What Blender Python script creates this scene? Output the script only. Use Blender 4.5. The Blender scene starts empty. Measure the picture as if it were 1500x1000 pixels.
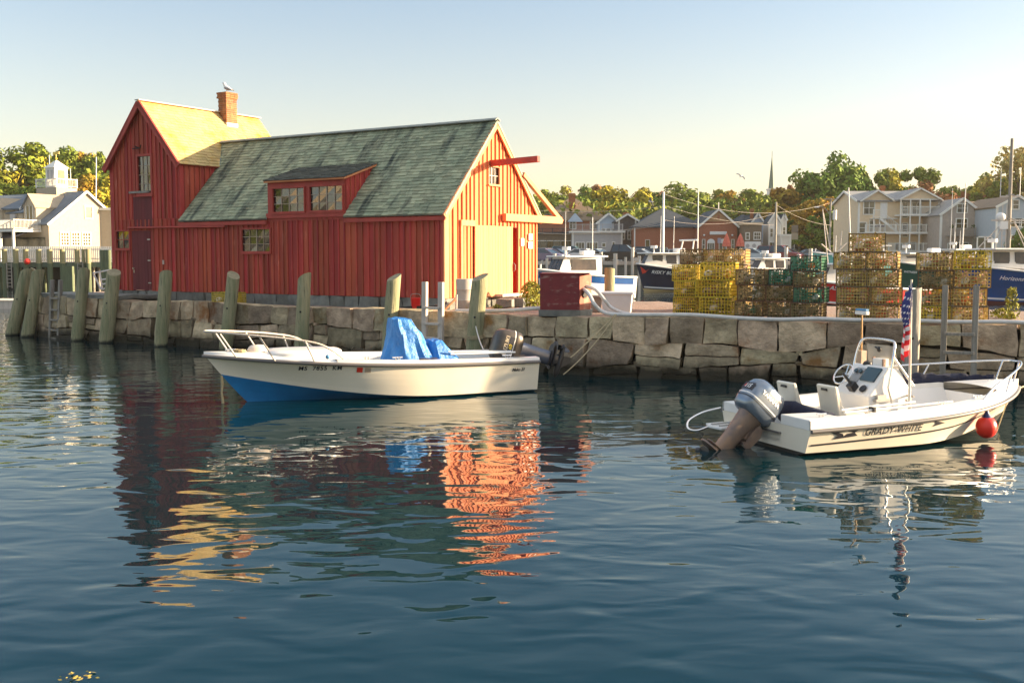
import bpy, bmesh, math, random
from mathutils import Vector, Matrix, Euler, noise
R = math.radians
random.seed(7)
SC = bpy.context.scene
COL = SC.collection

# ------------------------------------------------------------------ camera, sky, sun, exposure
HC = 2.72            # lens height above the water
F = 1550.0           # focal length in photo pixels (1500 wide)
PITCH = math.atan(123 / F)
cam_d = bpy.data.cameras.new("camera"); cam = bpy.data.objects.new("camera", cam_d); COL.objects.link(cam)
cam.location = (0, 0, HC); cam.rotation_euler = (R(90) - PITCH, 0, 0)
cam_d.sensor_width = 36; cam_d.lens = 36 * F / 1500; cam_d.clip_end = 3000; cam_d.clip_start = .1
SC.camera = cam
SUN_AZ, SUN_EL = R(85), R(12.3)      # compass from +Y towards +X
w = bpy.data.worlds.new("World"); SC.world = w; w.use_nodes = True
nt = w.node_tree; nt.nodes.clear()
sky = nt.nodes.new('ShaderNodeTexSky'); sky.sky_type = 'NISHITA'; sky.sun_disc = False
sky.sun_elevation = SUN_EL; sky.sun_rotation = SUN_AZ
sky.air_density = 1.0; sky.dust_density = 1.2; sky.ozone_density = 2.0; sky.altitude = 0
bg = nt.nodes.new('ShaderNodeBackground'); bg.inputs[1].default_value = 0.135
wo = nt.nodes.new('ShaderNodeOutputWorld')
hs = nt.nodes.new('ShaderNodeHueSaturation'); hs.inputs['Saturation'].default_value = .74
tn = nt.nodes.new('ShaderNodeMix'); tn.data_type = 'RGBA'; tn.blend_type = 'MULTIPLY'; tn.inputs[0].default_value = 1; tn.inputs[7].default_value = (1.12, 1.0, .92, 1)
nt.links.new(sky.outputs[0], hs.inputs['Color']); nt.links.new(hs.outputs[0], tn.inputs[6]); 
tcw = nt.nodes.new('ShaderNodeTexCoord'); sxw = nt.nodes.new('ShaderNodeSeparateXYZ'); nt.links.new(tcw.outputs['Generated'], sxw.inputs[0])
rw = nt.nodes.new('ShaderNodeValToRGB'); rw.color_ramp.elements[0].position = 0; rw.color_ramp.elements[0].color = (.74, .64, .53, 1); rw.color_ramp.elements[1].position = 1; rw.color_ramp.elements[1].color = (2.7, 2.25, 1.75, 1)  # zenith above the view brightened as added ambient fill
for ps, vl in ((.10, (.63, .585, .53)), (.24, (.46, .525, .57)), (.42, (.33, .47, .60)), (.62, (.95, .92, .85))): e_ = rw.color_ramp.elements.new(ps); e_.color = (*vl, 1)
nt.links.new(sxw.outputs['Z'], rw.inputs[0])
t2 = nt.nodes.new('ShaderNodeMix'); t2.data_type = 'RGBA'; t2.blend_type = 'MULTIPLY'; t2.inputs[0].default_value = 1; nt.links.new(tn.outputs[2], t2.inputs[6]); nt.links.new(rw.outputs[0], t2.inputs[7]); nt.links.new(t2.outputs[2], bg.inputs[0]); nt.links.new(bg.outputs[0], wo.inputs[0])
sd = bpy.data.lights.new("sun", 'SUN'); sd.energy = 5.0; sd.angle = R(0.6); sd.color = (1, .77, .50)
sun = bpy.data.objects.new("sun", sd); COL.objects.link(sun)
sdir = Vector((math.sin(SUN_AZ) * math.cos(SUN_EL), math.cos(SUN_AZ) * math.cos(SUN_EL), math.sin(SUN_EL)))
sun.rotation_euler = sdir.to_track_quat('Z', 'Y').to_euler(); sun.location = (60, 10, 40)
SC.view_settings.view_transform = 'Standard'; SC.view_settings.look = 'None'
SC.view_settings.gamma = 1; SC.view_settings.exposure = 1.88
SC.render.engine = 'CYCLES'
SC.cycles.max_bounces = 6; SC.cycles.transparent_max_bounces = 8

# ------------------------------------------------------------------ photo-ray helpers (used to measure places on the water, quay and walls)
def ray(u, v):
    x = (u - 750) / F; z = (500 - v) / F; c, s = math.cos(PITCH), math.sin(PITCH)
    return Vector((x, c + z * s, -s + z * c))
def atz(u, v, h): r = ray(u, v); return Vector((0, 0, HC)) + r * ((h - HC) / r.z)
def aty(u, v, Y): r = ray(u, v); return Vector((0, 0, HC)) + r * (Y / r.y)
def X(u, Y): return (u - 750) / F * Y * 1.0
def Zh(v, Y): return aty(750, v, Y).z
def lerp(a, b, t): return a + (b - a) * t
def clamp(x, a=0., b=1.): return max(a, min(b, x))

# ------------------------------------------------------------------ mesh builder
class MB:
    def __init__(s): s.v = []; s.f = []; s.m = []
    def add(s, vs, fs, m=0):
        n = len(s.v); s.v += [tuple(p) for p in vs]
        for f in fs: s.f.append([i + n for i in f]); s.m.append(m)
        return s
    def box(s, c, d, rot=None, m=0):
        c = Vector(c); x, y, z = d[0] / 2, d[1] / 2, d[2] / 2
        P = [Vector((sx * x, sy * y, sz * z)) for sz in (-1, 1) for sy in (-1, 1) for sx in (-1, 1)]
        if rot is not None:
            Mx = Euler(rot).to_matrix() if not isinstance(rot, Matrix) else rot
            P = [Mx @ p for p in P]
        return s.add([p + c for p in P], [(0, 2, 3, 1), (4, 5, 7, 6), (0, 1, 5, 4), (2, 6, 7, 3), (0, 4, 6, 2), (1, 3, 7, 5)], m)
    def bx(s, x0, x1, y0, y1, z0, z1, m=0):
        return s.box(((x0 + x1) / 2, (y0 + y1) / 2, (z0 + z1) / 2), (abs(x1 - x0), abs(y1 - y0), abs(z1 - z0)), None, m)
    def bar(s, p, q, w, h, up=(0, 0, 1), m=0):
        p, q = Vector(p), Vector(q); d = q - p; L = d.length
        if L < 1e-6: return s
        d /= L; up = Vector(up); sd_ = d.cross(up)
        if sd_.length < 1e-4: sd_ = d.cross(Vector((1, 0, 0)))
        sd_.normalize(); u2 = sd_.cross(d)
        vs = []
        for e in (p, q):
            for a, b in ((-1, -1), (1, -1), (1, 1), (-1, 1)): vs.append(e + sd_ * (a * w / 2) + u2 * (b * h / 2))
        return s.add(vs, [(3, 2, 1, 0), (4, 5, 6, 7), (0, 1, 5, 4), (1, 2, 6, 5), (2, 3, 7, 6), (3, 0, 4, 7)], m)
    def tube(s, pts, r, n=8, m=0, caps=True):
        pts = [Vector(p) for p in pts]; rr = r if isinstance(r, (list, tuple)) else [r] * len(pts)
        rings = []; prev = None
        for i, p in enumerate(pts):
            t = (pts[min(i + 1, len(pts) - 1)] - pts[max(i - 1, 0)])
            if t.length < 1e-9: t = Vector((0, 0, 1))
            t.normalize()
            if prev is None:
                a = t.cross(Vector((0, 0, 1)))
                if a.length < .05: a = t.cross(Vector((1, 0, 0)))
            else:
                a = prev - t * prev.dot(t)
            a.normalize(); prev = a; b = t.cross(a)
            rings.append([p + (a * math.cos(2 * math.pi * k / n) + b * math.sin(2 * math.pi * k / n)) * rr[i] for k in range(n)])
        return s.loft(rings, m, caps)
    def loft(s, rings, m=0, caps=True, closed=True):
        n = len(rings[0]); vs = [p for r_ in rings for p in r_]; fs = []
        for i in range(len(rings) - 1):
            for k in range(n if closed else n - 1):
                k2 = (k + 1) % n
                fs.append((i * n + k, (i + 1) * n + k, (i + 1) * n + k2, i * n + k2))
        if caps:
            fs.append(tuple(range(n))); fs.append(tuple(range((len(rings) - 1) * n, len(rings) * n))[::-1])
        return s.add(vs, fs, m)
    def ball(s, c, r, nu=12, nv=8, m=0):
        r = r if isinstance(r, (tuple, list)) else (r, r, r); c = Vector(c); rings = []
        for j in range(nv + 1):
            th = math.pi * (j + .02 * (j == 0) - .02 * (j == nv)) / nv
            rings.append([c + Vector((r[0] * math.sin(th) * math.cos(2 * math.pi * k / nu), r[1] * math.sin(th) * math.sin(2 * math.pi * k / nu), r[2] * math.cos(th))) for k in range(nu)])
        return s.loft(rings, m)
    def prism(s, poly, axis, a, b, m=0):
        """poly: 2D points; axis 0/1/2 = the axis extruded from a to b"""
        def P(p, t):
            if axis == 0: return (t, p[0], p[1])
            if axis == 1: return (p[0], t, p[1])
            return (p[0], p[1], t)
        n = len(poly); vs = [P(p, a) for p in poly] + [P(p, b) for p in poly]
        fs = [tuple(range(n))[::-1], tuple(range(n, 2 * n))] + [(k, (k + 1) % n, n + (k + 1) % n, n + k) for k in range(n)]
        return s.add(vs, fs, m)
    def quad(s, a, b, c, d, m=0): return s.add([a, b, c, d], [(0, 1, 2, 3)], m)
    def xf(s, M):
        s.v = [tuple(M @ Vector(p)) for p in s.v]; return s
    def merge(s, o, m=None):
        n = len(s.v); s.v += o.v
        for f, mm in zip(o.f, o.m): s.f.append([i + n for i in f]); s.m.append(mm if m is None else m)
        return s
    def mesh(s, name, mats, smooth=None):
        me = bpy.data.meshes.new(name); me.from_pydata(s.v, [], s.f)
        for mt in (mats if isinstance(mats, (list, tuple)) else [mats]): me.materials.append(mt)
        me.polygons.foreach_set('material_index', s.m)
        bm = bmesh.new(); bm.from_mesh(me); bmesh.ops.recalc_face_normals(bm, faces=bm.faces); bm.to_mesh(me); bm.free()
        if smooth is not None:
            me.polygons.foreach_set('use_smooth', [True] * len(me.polygons))
            me.set_sharp_from_angle(angle=R(smooth))
        me.update(); return me
    def build(s, name, mats, parent=None, smooth=None, bevel=None):
        o = bpy.data.objects.new(name, s.mesh(name, mats, smooth)); COL.objects.link(o)
        if parent is not None: o.parent = parent
        if bevel:
            b = o.modifiers.new('bevel', 'BEVEL'); b.width = bevel; b.segments = 2; b.limit_method = 'ANGLE'
        return o

def tag(o, label=None, cat=None, group=None, kind=None):
    if label: o['label'] = label
    if cat: o['category'] = cat
    if group: o['group'] = group
    if kind: o['kind'] = kind
    return o
def thing(name, label, cat, loc=(0, 0, 0), rz=0, group=None):
    o = bpy.data.objects.new(name, None); o.empty_display_size = .3; COL.objects.link(o)
    o.location = loc; o.rotation_euler = (0, 0, rz)
    return tag(o, label, cat, group)
def kids(o): return [c for c in COL.objects if c.parent is o]
def dup(root, loc, rz=None, label=None, group=None, scale=None, table=None):
    def cp(o, par):
        c = o.copy(); COL.objects.link(c)
        if par is not None: c.parent = par
        for ch in table[o.name]: cp(ch, c)
        return c
    if table is None:
        table = {}
        def walk(o):
            table[o.name] = kids(o)
            for c in table[o.name]: walk(c)
        walk(root)
    r = cp(root, None); r.location = loc
    if rz is not None: r.rotation_euler = (r.rotation_euler[0], r.rotation_euler[1], rz)
    if scale is not None: r.scale = scale
    if label: r['label'] = label
    if group: r['group'] = group
    return r

# ------------------------------------------------------------------ materials
def srgb(r, g, b):
    f = lambda c: (c / 255 / 12.92) if c / 255 <= .04045 else ((c / 255 + .055) / 1.055) ** 2.4
    return (f(r), f(g), f(b))
MATS = {}
def mat(name, c1, c2=None, rough=.7, scale=4., stretch=(1, 1, 1), island=0., bump=0., bscale=None, metal=0., detail=6., c3=None, s3=1.2, t3=.55, spec=.5, coords='Object', alpha=None, stretch3=(1, 1, 1), tide=None):
    if name in MATS: return MATS[name]
    m = bpy.data.materials.new(name); m.use_nodes = True; MATS[name] = m
    N = m.node_tree.nodes; Lk = m.node_tree.links; p = N['Principled BSDF']
    p.inputs['Roughness'].default_value = rough; p.inputs['Metallic'].default_value = metal
    p.inputs['Specular IOR Level'].default_value = spec
    def rgb(c): return (c[0], c[1], c[2], 1)
    tc = N.new('ShaderNodeTexCoord')
    def nz(sc, st, det=detail):
        mp = N.new('ShaderNodeMapping'); mp.inputs['Scale'].default_value = st; Lk.new(tc.outputs[coords], mp.inputs[0])
        n = N.new('ShaderNodeTexNoise'); n.inputs['Scale'].default_value = sc; n.inputs['Detail'].default_value = det; n.inputs['Roughness'].default_value = .6
        Lk.new(mp.outputs[0], n.inputs['Vector']); return n.outputs['Fac']
    def mix(a, b, f, lo=.35, hi=.65):
        r = N.new('ShaderNodeMapRange'); r.inputs['From Min'].default_value = lo; r.inputs['From Max'].default_value = hi; Lk.new(f, r.inputs['Value'])
        x = N.new('ShaderNodeMix'); x.data_type = 'RGBA'; Lk.new(r.outputs[0], x.inputs['Factor'])
        for sock, val in ((x.inputs[6], a), (x.inputs[7], b)):
            if isinstance(val, tuple): sock.default_value = rgb(val)
            else: Lk.new(val, sock)
        return x.outputs[2]
    col = c1
    if c2 is not None: col = mix(c1, c2, nz(scale, stretch))
    if c3 is not None: col = mix(col, c3, nz(s3, stretch3, 8), t3, t3 + .13)
    if island:
        g = N.new('ShaderNodeNewGeometry'); mr = N.new('ShaderNodeMapRange'); Lk.new(g.outputs['Random Per Island'], mr.inputs['Value'])
        mr.inputs['To Min'].default_value = 1 - island; mr.inputs['To Max'].default_value = 1 + island * .8
        h = N.new('ShaderNodeHueSaturation'); Lk.new(mr.outputs[0], h.inputs['Value'])
        wn = N.new('ShaderNodeTexWhiteNoise'); wn.noise_dimensions = '1D'; Lk.new(g.outputs['Random Per Island'], wn.inputs['W'])
        mh = N.new('ShaderNodeMapRange'); Lk.new(wn.outputs['Value'], mh.inputs['Value']); mh.inputs['To Min'].default_value = .5 - island * .035; mh.inputs['To Max'].default_value = .5 + island * .035
        Lk.new(mh.outputs[0], h.inputs['Hue'])
        if isinstance(col, tuple): h.inputs['Color'].default_value = rgb(col)
        else: Lk.new(col, h.inputs['Color'])
        col = h.outputs[0]
    if tide is not None:      # weed and wet stain left by the tide below a height
        g2 = N.new('ShaderNodeNewGeometry'); sx = N.new('ShaderNodeSeparateXYZ'); Lk.new(g2.outputs['Position'], sx.inputs[0])
        ad = N.new('ShaderNodeMath'); ad.operation = 'MULTIPLY_ADD'; ad.inputs[1].default_value = .35; Lk.new(nz(3, (1, 1, .4)), ad.inputs[0]); Lk.new(sx.outputs['Z'], ad.inputs[2])
        col = mix(tide[1], col, ad.outputs[0], tide[0] + .1, tide[0] + .1 + tide[2])
    if isinstance(col, tuple): p.inputs['Base Color'].default_value = rgb(col)
    else: Lk.new(col, p.inputs['Base Color'])
    if bump:
        b = N.new('ShaderNodeBump'); b.inputs['Strength'].default_value = min(1, bump); b.inputs['Distance'].default_value = .02 * max(1, bump)
        Lk.new(nz(bscale or scale * 3, stretch), b.inputs['Height']); Lk.new(b.outputs[0], p.inputs['Normal'])
    return m

M = {}
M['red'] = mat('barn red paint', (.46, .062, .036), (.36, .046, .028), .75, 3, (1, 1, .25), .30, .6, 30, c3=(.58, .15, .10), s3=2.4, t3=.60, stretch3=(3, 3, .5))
M['red_gable'] = mat('sunlit red paint', (.70, .23, .085), (.62, .17, .06), .8, 4, (1, 1, .15), .12, .5, 30)  # barn red made paler, strong sun on the gable put into the colour
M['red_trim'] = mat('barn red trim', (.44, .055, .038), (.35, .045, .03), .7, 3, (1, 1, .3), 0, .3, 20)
M['trim_gable'] = mat('sunlit trim', (.70, .27, .12), (.64, .22, .09), .75, 3, (1, 1, .3), 0, .3, 20)  # lit copy of the red trim, sunlight put into its colour
M['door_pale'] = mat('sunlit door boards', (.72, .31, .14), (.68, .25, .10), .8, 3, (6, 6, .15), .06, .4, 30)  # boards coloured paler for the sunlight falling on the door
M['jamb'] = mat('deep red jamb', (.60, .035, .010), (.5, .03, .01), .6)
M['door_dark'] = mat('dark maroon door', (.16, .022, .024), (.12, .018, .02), .8, 3, (1, 1, .2), .1, .3, 30)
M['roof_green'] = mat('green grey shingle', (.34, .35, .22), (.23, .265, .17), .9, 1.6, (1, 1, 1), .28, .8, 25, c3=(.048, .062, .048), s3=1.15, t3=.53, stretch3=(1.6, .35, .35))
M['roof_gold'] = mat('lichened golden shingle', (.56, .40, .17), (.46, .33, .13), .9, 1.8, (1, 1, 1), .16, .6, 25, c3=(.64, .34, .05), s3=.9, t3=.54)
M['roof_dormer'] = mat('dormer dark shingle', (.10, .105, .08), (.06, .065, .055), .9, 2, (1, 1, 1), .3, .6, 25)
M['ridge'] = mat('weathered ridge board', (.30, .31, .27), (.2, .22, .19), .8)
M['flash_blue'] = mat('blue flashing', (.06, .22, .42), (.1, .28, .5), .5)
M['brick'] = mat('chimney brick', (.26, .085, .03), (.36, .15, .05), .85, 6, (1, 1, 1), .25, .6, 40)
M['mortar'] = mat('mortar', (.32, .26, .2), (.25, .2, .16), .9)
M['glass'] = mat('window glass', (.02, .02, .02), None, .03, spec=1.0, bump=.10, bscale=1.6)
M['mullion'] = mat('pale mullion', (.45, .35, .25), (.35, .25, .18), .7)
M['stone'] = mat('sea wall granite', (.56, .43, .27), (.30, .225, .14), .85, 3.2, (1, 1, 1), .46, 3.0, 11, c3=(.26, .12, .035), s3=1.3, t3=.55, tide=(.26, (.035, .028, .014), .28))
M['stone_dark'] = mat('wall core', (.012, .010, .008), None, .95)
M['stone_found'] = mat('foundation granite', (.22, .22, .19), (.14, .14, .12), .85, 4, (1, 1, 1), .25, .8, 20, c3=(.2, .13, .05), s3=1.2, t3=.6)
M['pile'] = mat('weathered green piling', (.37, .33, .19), (.20, .215, .11), .85, 4, (3, 3, .22), .2, 1.6, 16, c3=(.055, .055, .03), s3=7, t3=.57, stretch3=(4, 4, .12), tide=(.12, (.014, .016, .010), .10))
M['pile_top'] = mat('piling end grain', (.32, .28, .18), (.22, .19, .11), .9, 8)
M['grey_wood'] = mat('grey weathered timber', (.34, .31, .26), (.22, .2, .165), .85, 5, (4, 4, .3), .12, .8, 16, tide=(-.05, (.05, .035, .012), .25))
M['pale_wood'] = mat('pale painted timber', (.62, .55, .47), (.5, .43, .36), .8, 5, (3, 3, .3), .1, .5, 16)
M['gravel'] = mat('quay gravel', (.36, .25, .19), (.20, .135, .10), .95, 26, (1, 1, 1), 0, 1.5, 22, c3=(.44, .36, .3), s3=9, t3=.56)
M['shore'] = mat('shore ground', (.10, .10, .09), (.14, .13, .11), .95, 1.5)
M['grass'] = mat('hill grass', (.06, .09, .02), (.05, .07, .02), .95, .3)
M['white'] = mat('white paint', (.78, .76, .72), (.70, .68, .64), .5, 2)
M['hull_white'] = mat('cream gelcoat', (.78, .71, .58), (.74, .66, .52), .22, 1.2, spec=.5, tide=(-.16, (.42, .30, .12), .16))
M['gel_white'] = mat('white gelcoat', (.78, .76, .72), (.72, .70, .66), .3, 2)
M['hull_blue'] = mat('blue bottom paint', (.008, .17, .42), (.008, .13, .34), .4, 3)
M['rub_grey'] = mat('grey rub rail', (.13, .12, .115), None, .5)
M['steel'] = mat('polished steel', (.75, .73, .70), None, .18, metal=1)
M['steel_dull'] = mat('dull steel', (.45, .44, .42), (.35, .33, .3), .4, metal=.8)
M['black'] = mat('black plastic', (.014, .014, .016), None, .4)
M['black_matt'] = mat('matt black', (.02, .02, .022), (.012, .012, .012), .7)
M['navy'] = mat('navy canvas', (.004, .006, .022), (.008, .012, .036), .85, 8, bump=.8, bscale=12)
M['tarp'] = mat('blue tarpaulin', (.03, .22, .58), (.015, .15, .44), .42, 5, bump=2.5, bscale=6, c3=(.10, .30, .62), s3=3, t3=.6)
M['rope'] = mat('tan rope', (.42, .34, .2), (.3, .24, .14), .9, 40)
M['rope_white'] = mat('white hose', (.62, .6, .56), (.52, .5, .46), .5, 6)
M['red_plastic'] = mat('red plastic', (.60, .012, .015), None, .4)
M['buoy'] = mat('orange red buoy vinyl', (.85, .035, .018), (.78, .03, .016), .35, 3)
M['buoy_blue'] = mat('buoy collar', (.01, .02, .10), None, .4)
M['white_fender'] = mat('white fender', (.75, .66, .55), (.65, .5, .4), .5, 6)
M['motor_silver'] = mat('silver blue engine paint', (.24, .28, .33), (.20, .24, .29), .25, 2, metal=.55)
M['motor_brown'] = mat('orange lit engine leg', (.34, .22, .15), (.20, .15, .13), .4, 5, metal=.4)  # orange sunlight on the leg put into its brown
M['motor_dark'] = mat('graphite engine paint', (.11, .12, .15), (.08, .09, .12), .3, 2, metal=.5)
M['motor_warm'] = mat('warm lit engine paint', (.11, .09, .07), (.07, .06, .055), .3, 2, metal=.5)  # golden reflected light put into the engine colour
M['text_black'] = mat('black lettering', (.012, .012, .02), None, .5)
M['text_white'] = mat('white lettering', (.78, .78, .76), None, .5)
M['text_gold'] = mat('gold lettering', (.75, .52, .05), None, .4)
M['text_pale'] = mat('pale lettering', (.62, .5, .34), None, .4)
M['sticker_red'] = mat('red sticker', (.6, .03, .01), None, .5)

def text_mb(s, size=1., shear=0., spacing=1., thick=0.):
    cu = bpy.data.curves.new('t', 'FONT'); cu.body = s; cu.size = size; cu.shear = shear; cu.space_character = spacing; cu.offset = thick
    cu.resolution_u = 3
    o = bpy.data.objects.new('t', cu); COL.objects.link(o)
    dg = bpy.context.evaluated_depsgraph_get(); me = bpy.data.meshes.new_from_object(o.evaluated_get(dg))
    mb = MB(); mb.v = [tuple(v.co) for v in me.vertices]; mb.f = [list(p.vertices) for p in me.polygons]; mb.m = [0] * len(mb.f)
    bpy.data.objects.remove(o); bpy.data.curves.remove(cu); bpy.data.meshes.remove(me)
    if mb.v:
        x0 = min(p[0] for p in mb.v); mb.v = [(p[0] - x0, p[1], p[2]) for p in mb.v]
    return mb
# ================================================================== SETTING
def water_material():
    m = bpy.data.materials.new('harbour water'); m.use_nodes = True
    N = m.node_tree.nodes; Lk = m.node_tree.links; p = N['Principled BSDF']
    p.inputs['Base Color'].default_value = (.0004, .018, .023, 1); p.inputs['Roughness'].default_value = .0
    p.inputs['IOR'].default_value = 1.33; p.inputs['Specular Tint'].default_value = (.2, .7, 1, 1); p.inputs['Specular IOR Level'].default_value = .52
    tc = N.new('ShaderNodeTexCoord')
    def nz(sc, st, det, rot=0, dist=0):
        mp = N.new('ShaderNodeMapping'); mp.inputs['Scale'].default_value = st; mp.inputs['Rotation'].default_value = (0, 0, R(rot)); Lk.new(tc.outputs['Object'], mp.inputs[0])
        n = N.new('ShaderNodeTexNoise'); n.inputs['Scale'].default_value = sc; n.inputs['Detail'].default_value = det; n.inputs['Roughness'].default_value = .45; n.inputs['Distortion'].default_value = dist
        Lk.new(mp.outputs[0], n.inputs['Vector']); return n.outputs['Fac']
    def mul(a, k):
        x = N.new('ShaderNodeMath'); x.operation = 'MULTIPLY'; Lk.new(a, x.inputs[0])
        if isinstance(k, float): x.inputs[1].default_value = k
        else: Lk.new(k, x.inputs[1])
        return x.outputs[0]
    def add(a, b):
        x = N.new('ShaderNodeMath'); x.operation = 'ADD'; Lk.new(a, x.inputs[0]); Lk.new(b, x.inputs[1]); return x.outputs[0]
    big = nz(.45, (.6, 1, 1), 1.5, 8, .3)
    med = nz(2.1, (.62, 1, 1), 1.2, -6, .6)
    sml = nz(5.0, (.5, 1, 1), 1.5, 4, .4)
    pat = nz(.16, (1, 1, 1), 2)                      # calmer and livelier patches
    mr = N.new('ShaderNodeMapRange'); mr.inputs['From Min'].default_value = .35; mr.inputs['From Max'].default_value = .65; mr.inputs['To Min'].default_value = .6; mr.inputs['To Max'].default_value = 1.25
    Lk.new(pat, mr.inputs['Value'])
    h = add(add(mul(big, .030), mul(mul(med, .021), mr.outputs[0])), mul(mul(sml, .0034), mr.outputs[0]))
    b = N.new('ShaderNodeBump'); b.inputs['Strength'].default_value = 1; b.inputs['Distance'].default_value = 1.0
    Lk.new(h, b.inputs['Height']); Lk.new(b.outputs[0], p.inputs['Normal'])
    return m
mb = MB(); mb.quad((-500, -60, 0), (500, -60, 0), (500, 420, 0), (-500, 420, 0))
tag(mb.build('harbour_water', water_material()), kind='structure')

# --- line of the granite sea wall (top front edge), left to right
WALL = [(-17.6, 37.6), (-14.8, 35.2), (-10.6, 32.9), (-4.0, 28.3), (1.75, 24.35), (6.6, 22.55), (16.5, 18.9)]
def wall_at(u):
    for i in range(len(WALL) - 1):
        a, b = Vector(WALL[i]), Vector(WALL[i + 1]); L = (b - a).length
        if u <= L or i == len(WALL) - 2:
            d = (b - a) / L; return a + d * u, d
        u -= L
WALL_LEN = sum((Vector(WALL[i + 1]) - Vector(WALL[i])).length for i in range(len(WALL) - 1))
def wall_top(u): return 1.36 + .03 * math.sin(u * .8) + (.06 if u < 6 else 0)
QZ = 1.33
def quay_point(X_, Y_): return X_, Y_, QZ
# quay gravel: a sheet with small unevenness between the wall and the far edge
far = [(-18.4, 39.6), (-16.5, 47.5), (-8, 42.5), (-1.5, 38.6), (4.2, 34.6), (8.5, 32.0), (13, 29.0), (19, 25.5)]
mb = MB(); bm = bmesh.new()
nearp = []
u = 0.
while u < WALL_LEN:
    p, d = wall_at(u); n = Vector((-d.y, d.x)); nearp.append(p + n * .18); u += .5
def far_at(t):
    t *= len(far) - 1; i = min(int(t), len(far) - 2); return Vector(far[i]).lerp(Vector(far[i + 1]), t - i)
NR = 26; rows = []
for i, p in enumerate(nearp):
    q = far_at(i / (len(nearp) - 1)); row = []
    for k in range(NR + 1):
        x = p.lerp(q, (k / NR) ** 1.3); z = QZ - .05 + .05 * noise.noise(Vector((x.x * 1.2, x.y * 1.2, 0))) + .02 * noise.noise(Vector((x.x * 6, x.y * 6, 3)))
        row.append((x.x, x.y, z))
    rows.append(row)
vs = [p for r_ in rows for p in r_]; fs = []
for i in range(len(rows) - 1):
    for k in range(NR):
        a = i * (NR + 1) + k; fs.append((a, a + 1, a + NR + 2, a + NR + 1))
mb.add(vs, fs)
# far face of the quay going down into the inner harbour
for i in range(len(rows) - 1):
    a, b = rows[i][-1], rows[i + 1][-1]; mb.quad(a, (a[0], a[1], -1), (b[0], b[1], -1), b)
tag(mb.build('quay_ground', M['gravel'], smooth=60), kind='structure')

# far shore: parking wharf, streets, then a wooded rise
def ground_z(x, y):
    base = 2.15 if y > 104 else 2.15
    rise = max(0, y - 165) * .055
    if x < -10: rise = max(0, y - 120) * .07
    return base + min(rise, 9) + (.25 * noise.noise(Vector((x * .05, y * .05, 0))) if y > 125 else 0)
mb = MB(); xs = [-420 + 20 * i for i in range(43)]; ys = [103, 110, 120, 130, 140, 150, 165, 180, 200, 230, 270, 330, 415]
vs = [(x, y, ground_z(x, y)) for y in ys for x in xs]; fs = []
for j in range(len(ys) - 1):
    for i in range(len(xs) - 1):
        a = j * len(xs) + i; fs.append((a, a + 1, a + len(xs) + 1, a + len(xs)))
mb.add(vs, fs)
tag(mb.build('shore_ground', M['shore'], smooth=60), kind='structure')

# ================================================================== SEA WALL
def stone(mb, p00, p10, p11, p01, n, depth, seed):
    """one squared granite block: four front corners, outward direction n"""
    rnd = random.Random(seed); nx, nz_, ny = 6, 5, 3
    n = Vector(n); tilt = [rnd.uniform(-.035, .035) for _ in range(4)]
    c00, c10, c11, c01 = [Vector(p) + n * t for p, t in zip((p00, p10, p11, p01), tilt)]
    def P(a, b, c):        # a along, b up, c depth (0 front .. 1 back), all in -1..1
        k = .014
        a2 = a * (1 - k * (abs(b) ** 4 + max(0, -c) ** 4)); b2 = b * (1 - k * 1.3 * (abs(a) ** 4 + max(0, -c) ** 4))
        s_, t_ = (a2 + 1) / 2, (b2 + 1) / 2
        f = (c00 * (1 - s_) + c10 * s_) * (1 - t_) + (c01 * (1 - s_) + c11 * s_) * t_
        q = f - n * ((c + 1) / 2 * depth)
        if c < .9:
            q += Vector((noise.noise(q * 3.1 + Vector((seed, 0, 0))), noise.noise(q * 3.1 + Vector((0, seed, 0))), noise.noise(q * 3.1))) * .042
            q += n * (noise.noise(q * 1.6 + Vector((0, 0, seed * 1.3))) * .07 + noise.noise(q * 7) * .02)
        return q
    idx = {}; vs = []; fs = []
    def V(i, j, k):
        key = (i, j, k)
        if key not in idx:
            idx[key] = len(vs); vs.append(P(2 * i / nx - 1, 2 * j / nz_ - 1, 2 * k / ny - 1))
        return idx[key]
    for i in range(nx):
        for j in range(nz_): fs.append((V(i, j, 0), V(i + 1, j, 0), V(i + 1, j + 1, 0), V(i, j + 1, 0)))
    for k in range(ny):
        for i in range(nx):
            for j in (0, nz_): fs.append((V(i, j, k), V(i + 1, j, k), V(i + 1, j, k + 1), V(i, j, k + 1)))
        for j in range(nz_):
            for i in (0, nx): fs.append((V(i, j, k), V(i, j + 1, k), V(i, j + 1, k + 1), V(i, j, k + 1)))
    mb.add(vs, fs)
mb = MB(); rnd = random.Random(5)
def bound(row, u):
    base = [-.55, -.12, .36, .80][row]
    amp = [0, .06, .12, .13][row]
    return base + amp * 2 * noise.noise(Vector((u * .45, row * 7.7, 0))) + amp * .8 * noise.noise(Vector((u * 1.7, row * 3.1, 5)))
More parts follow.
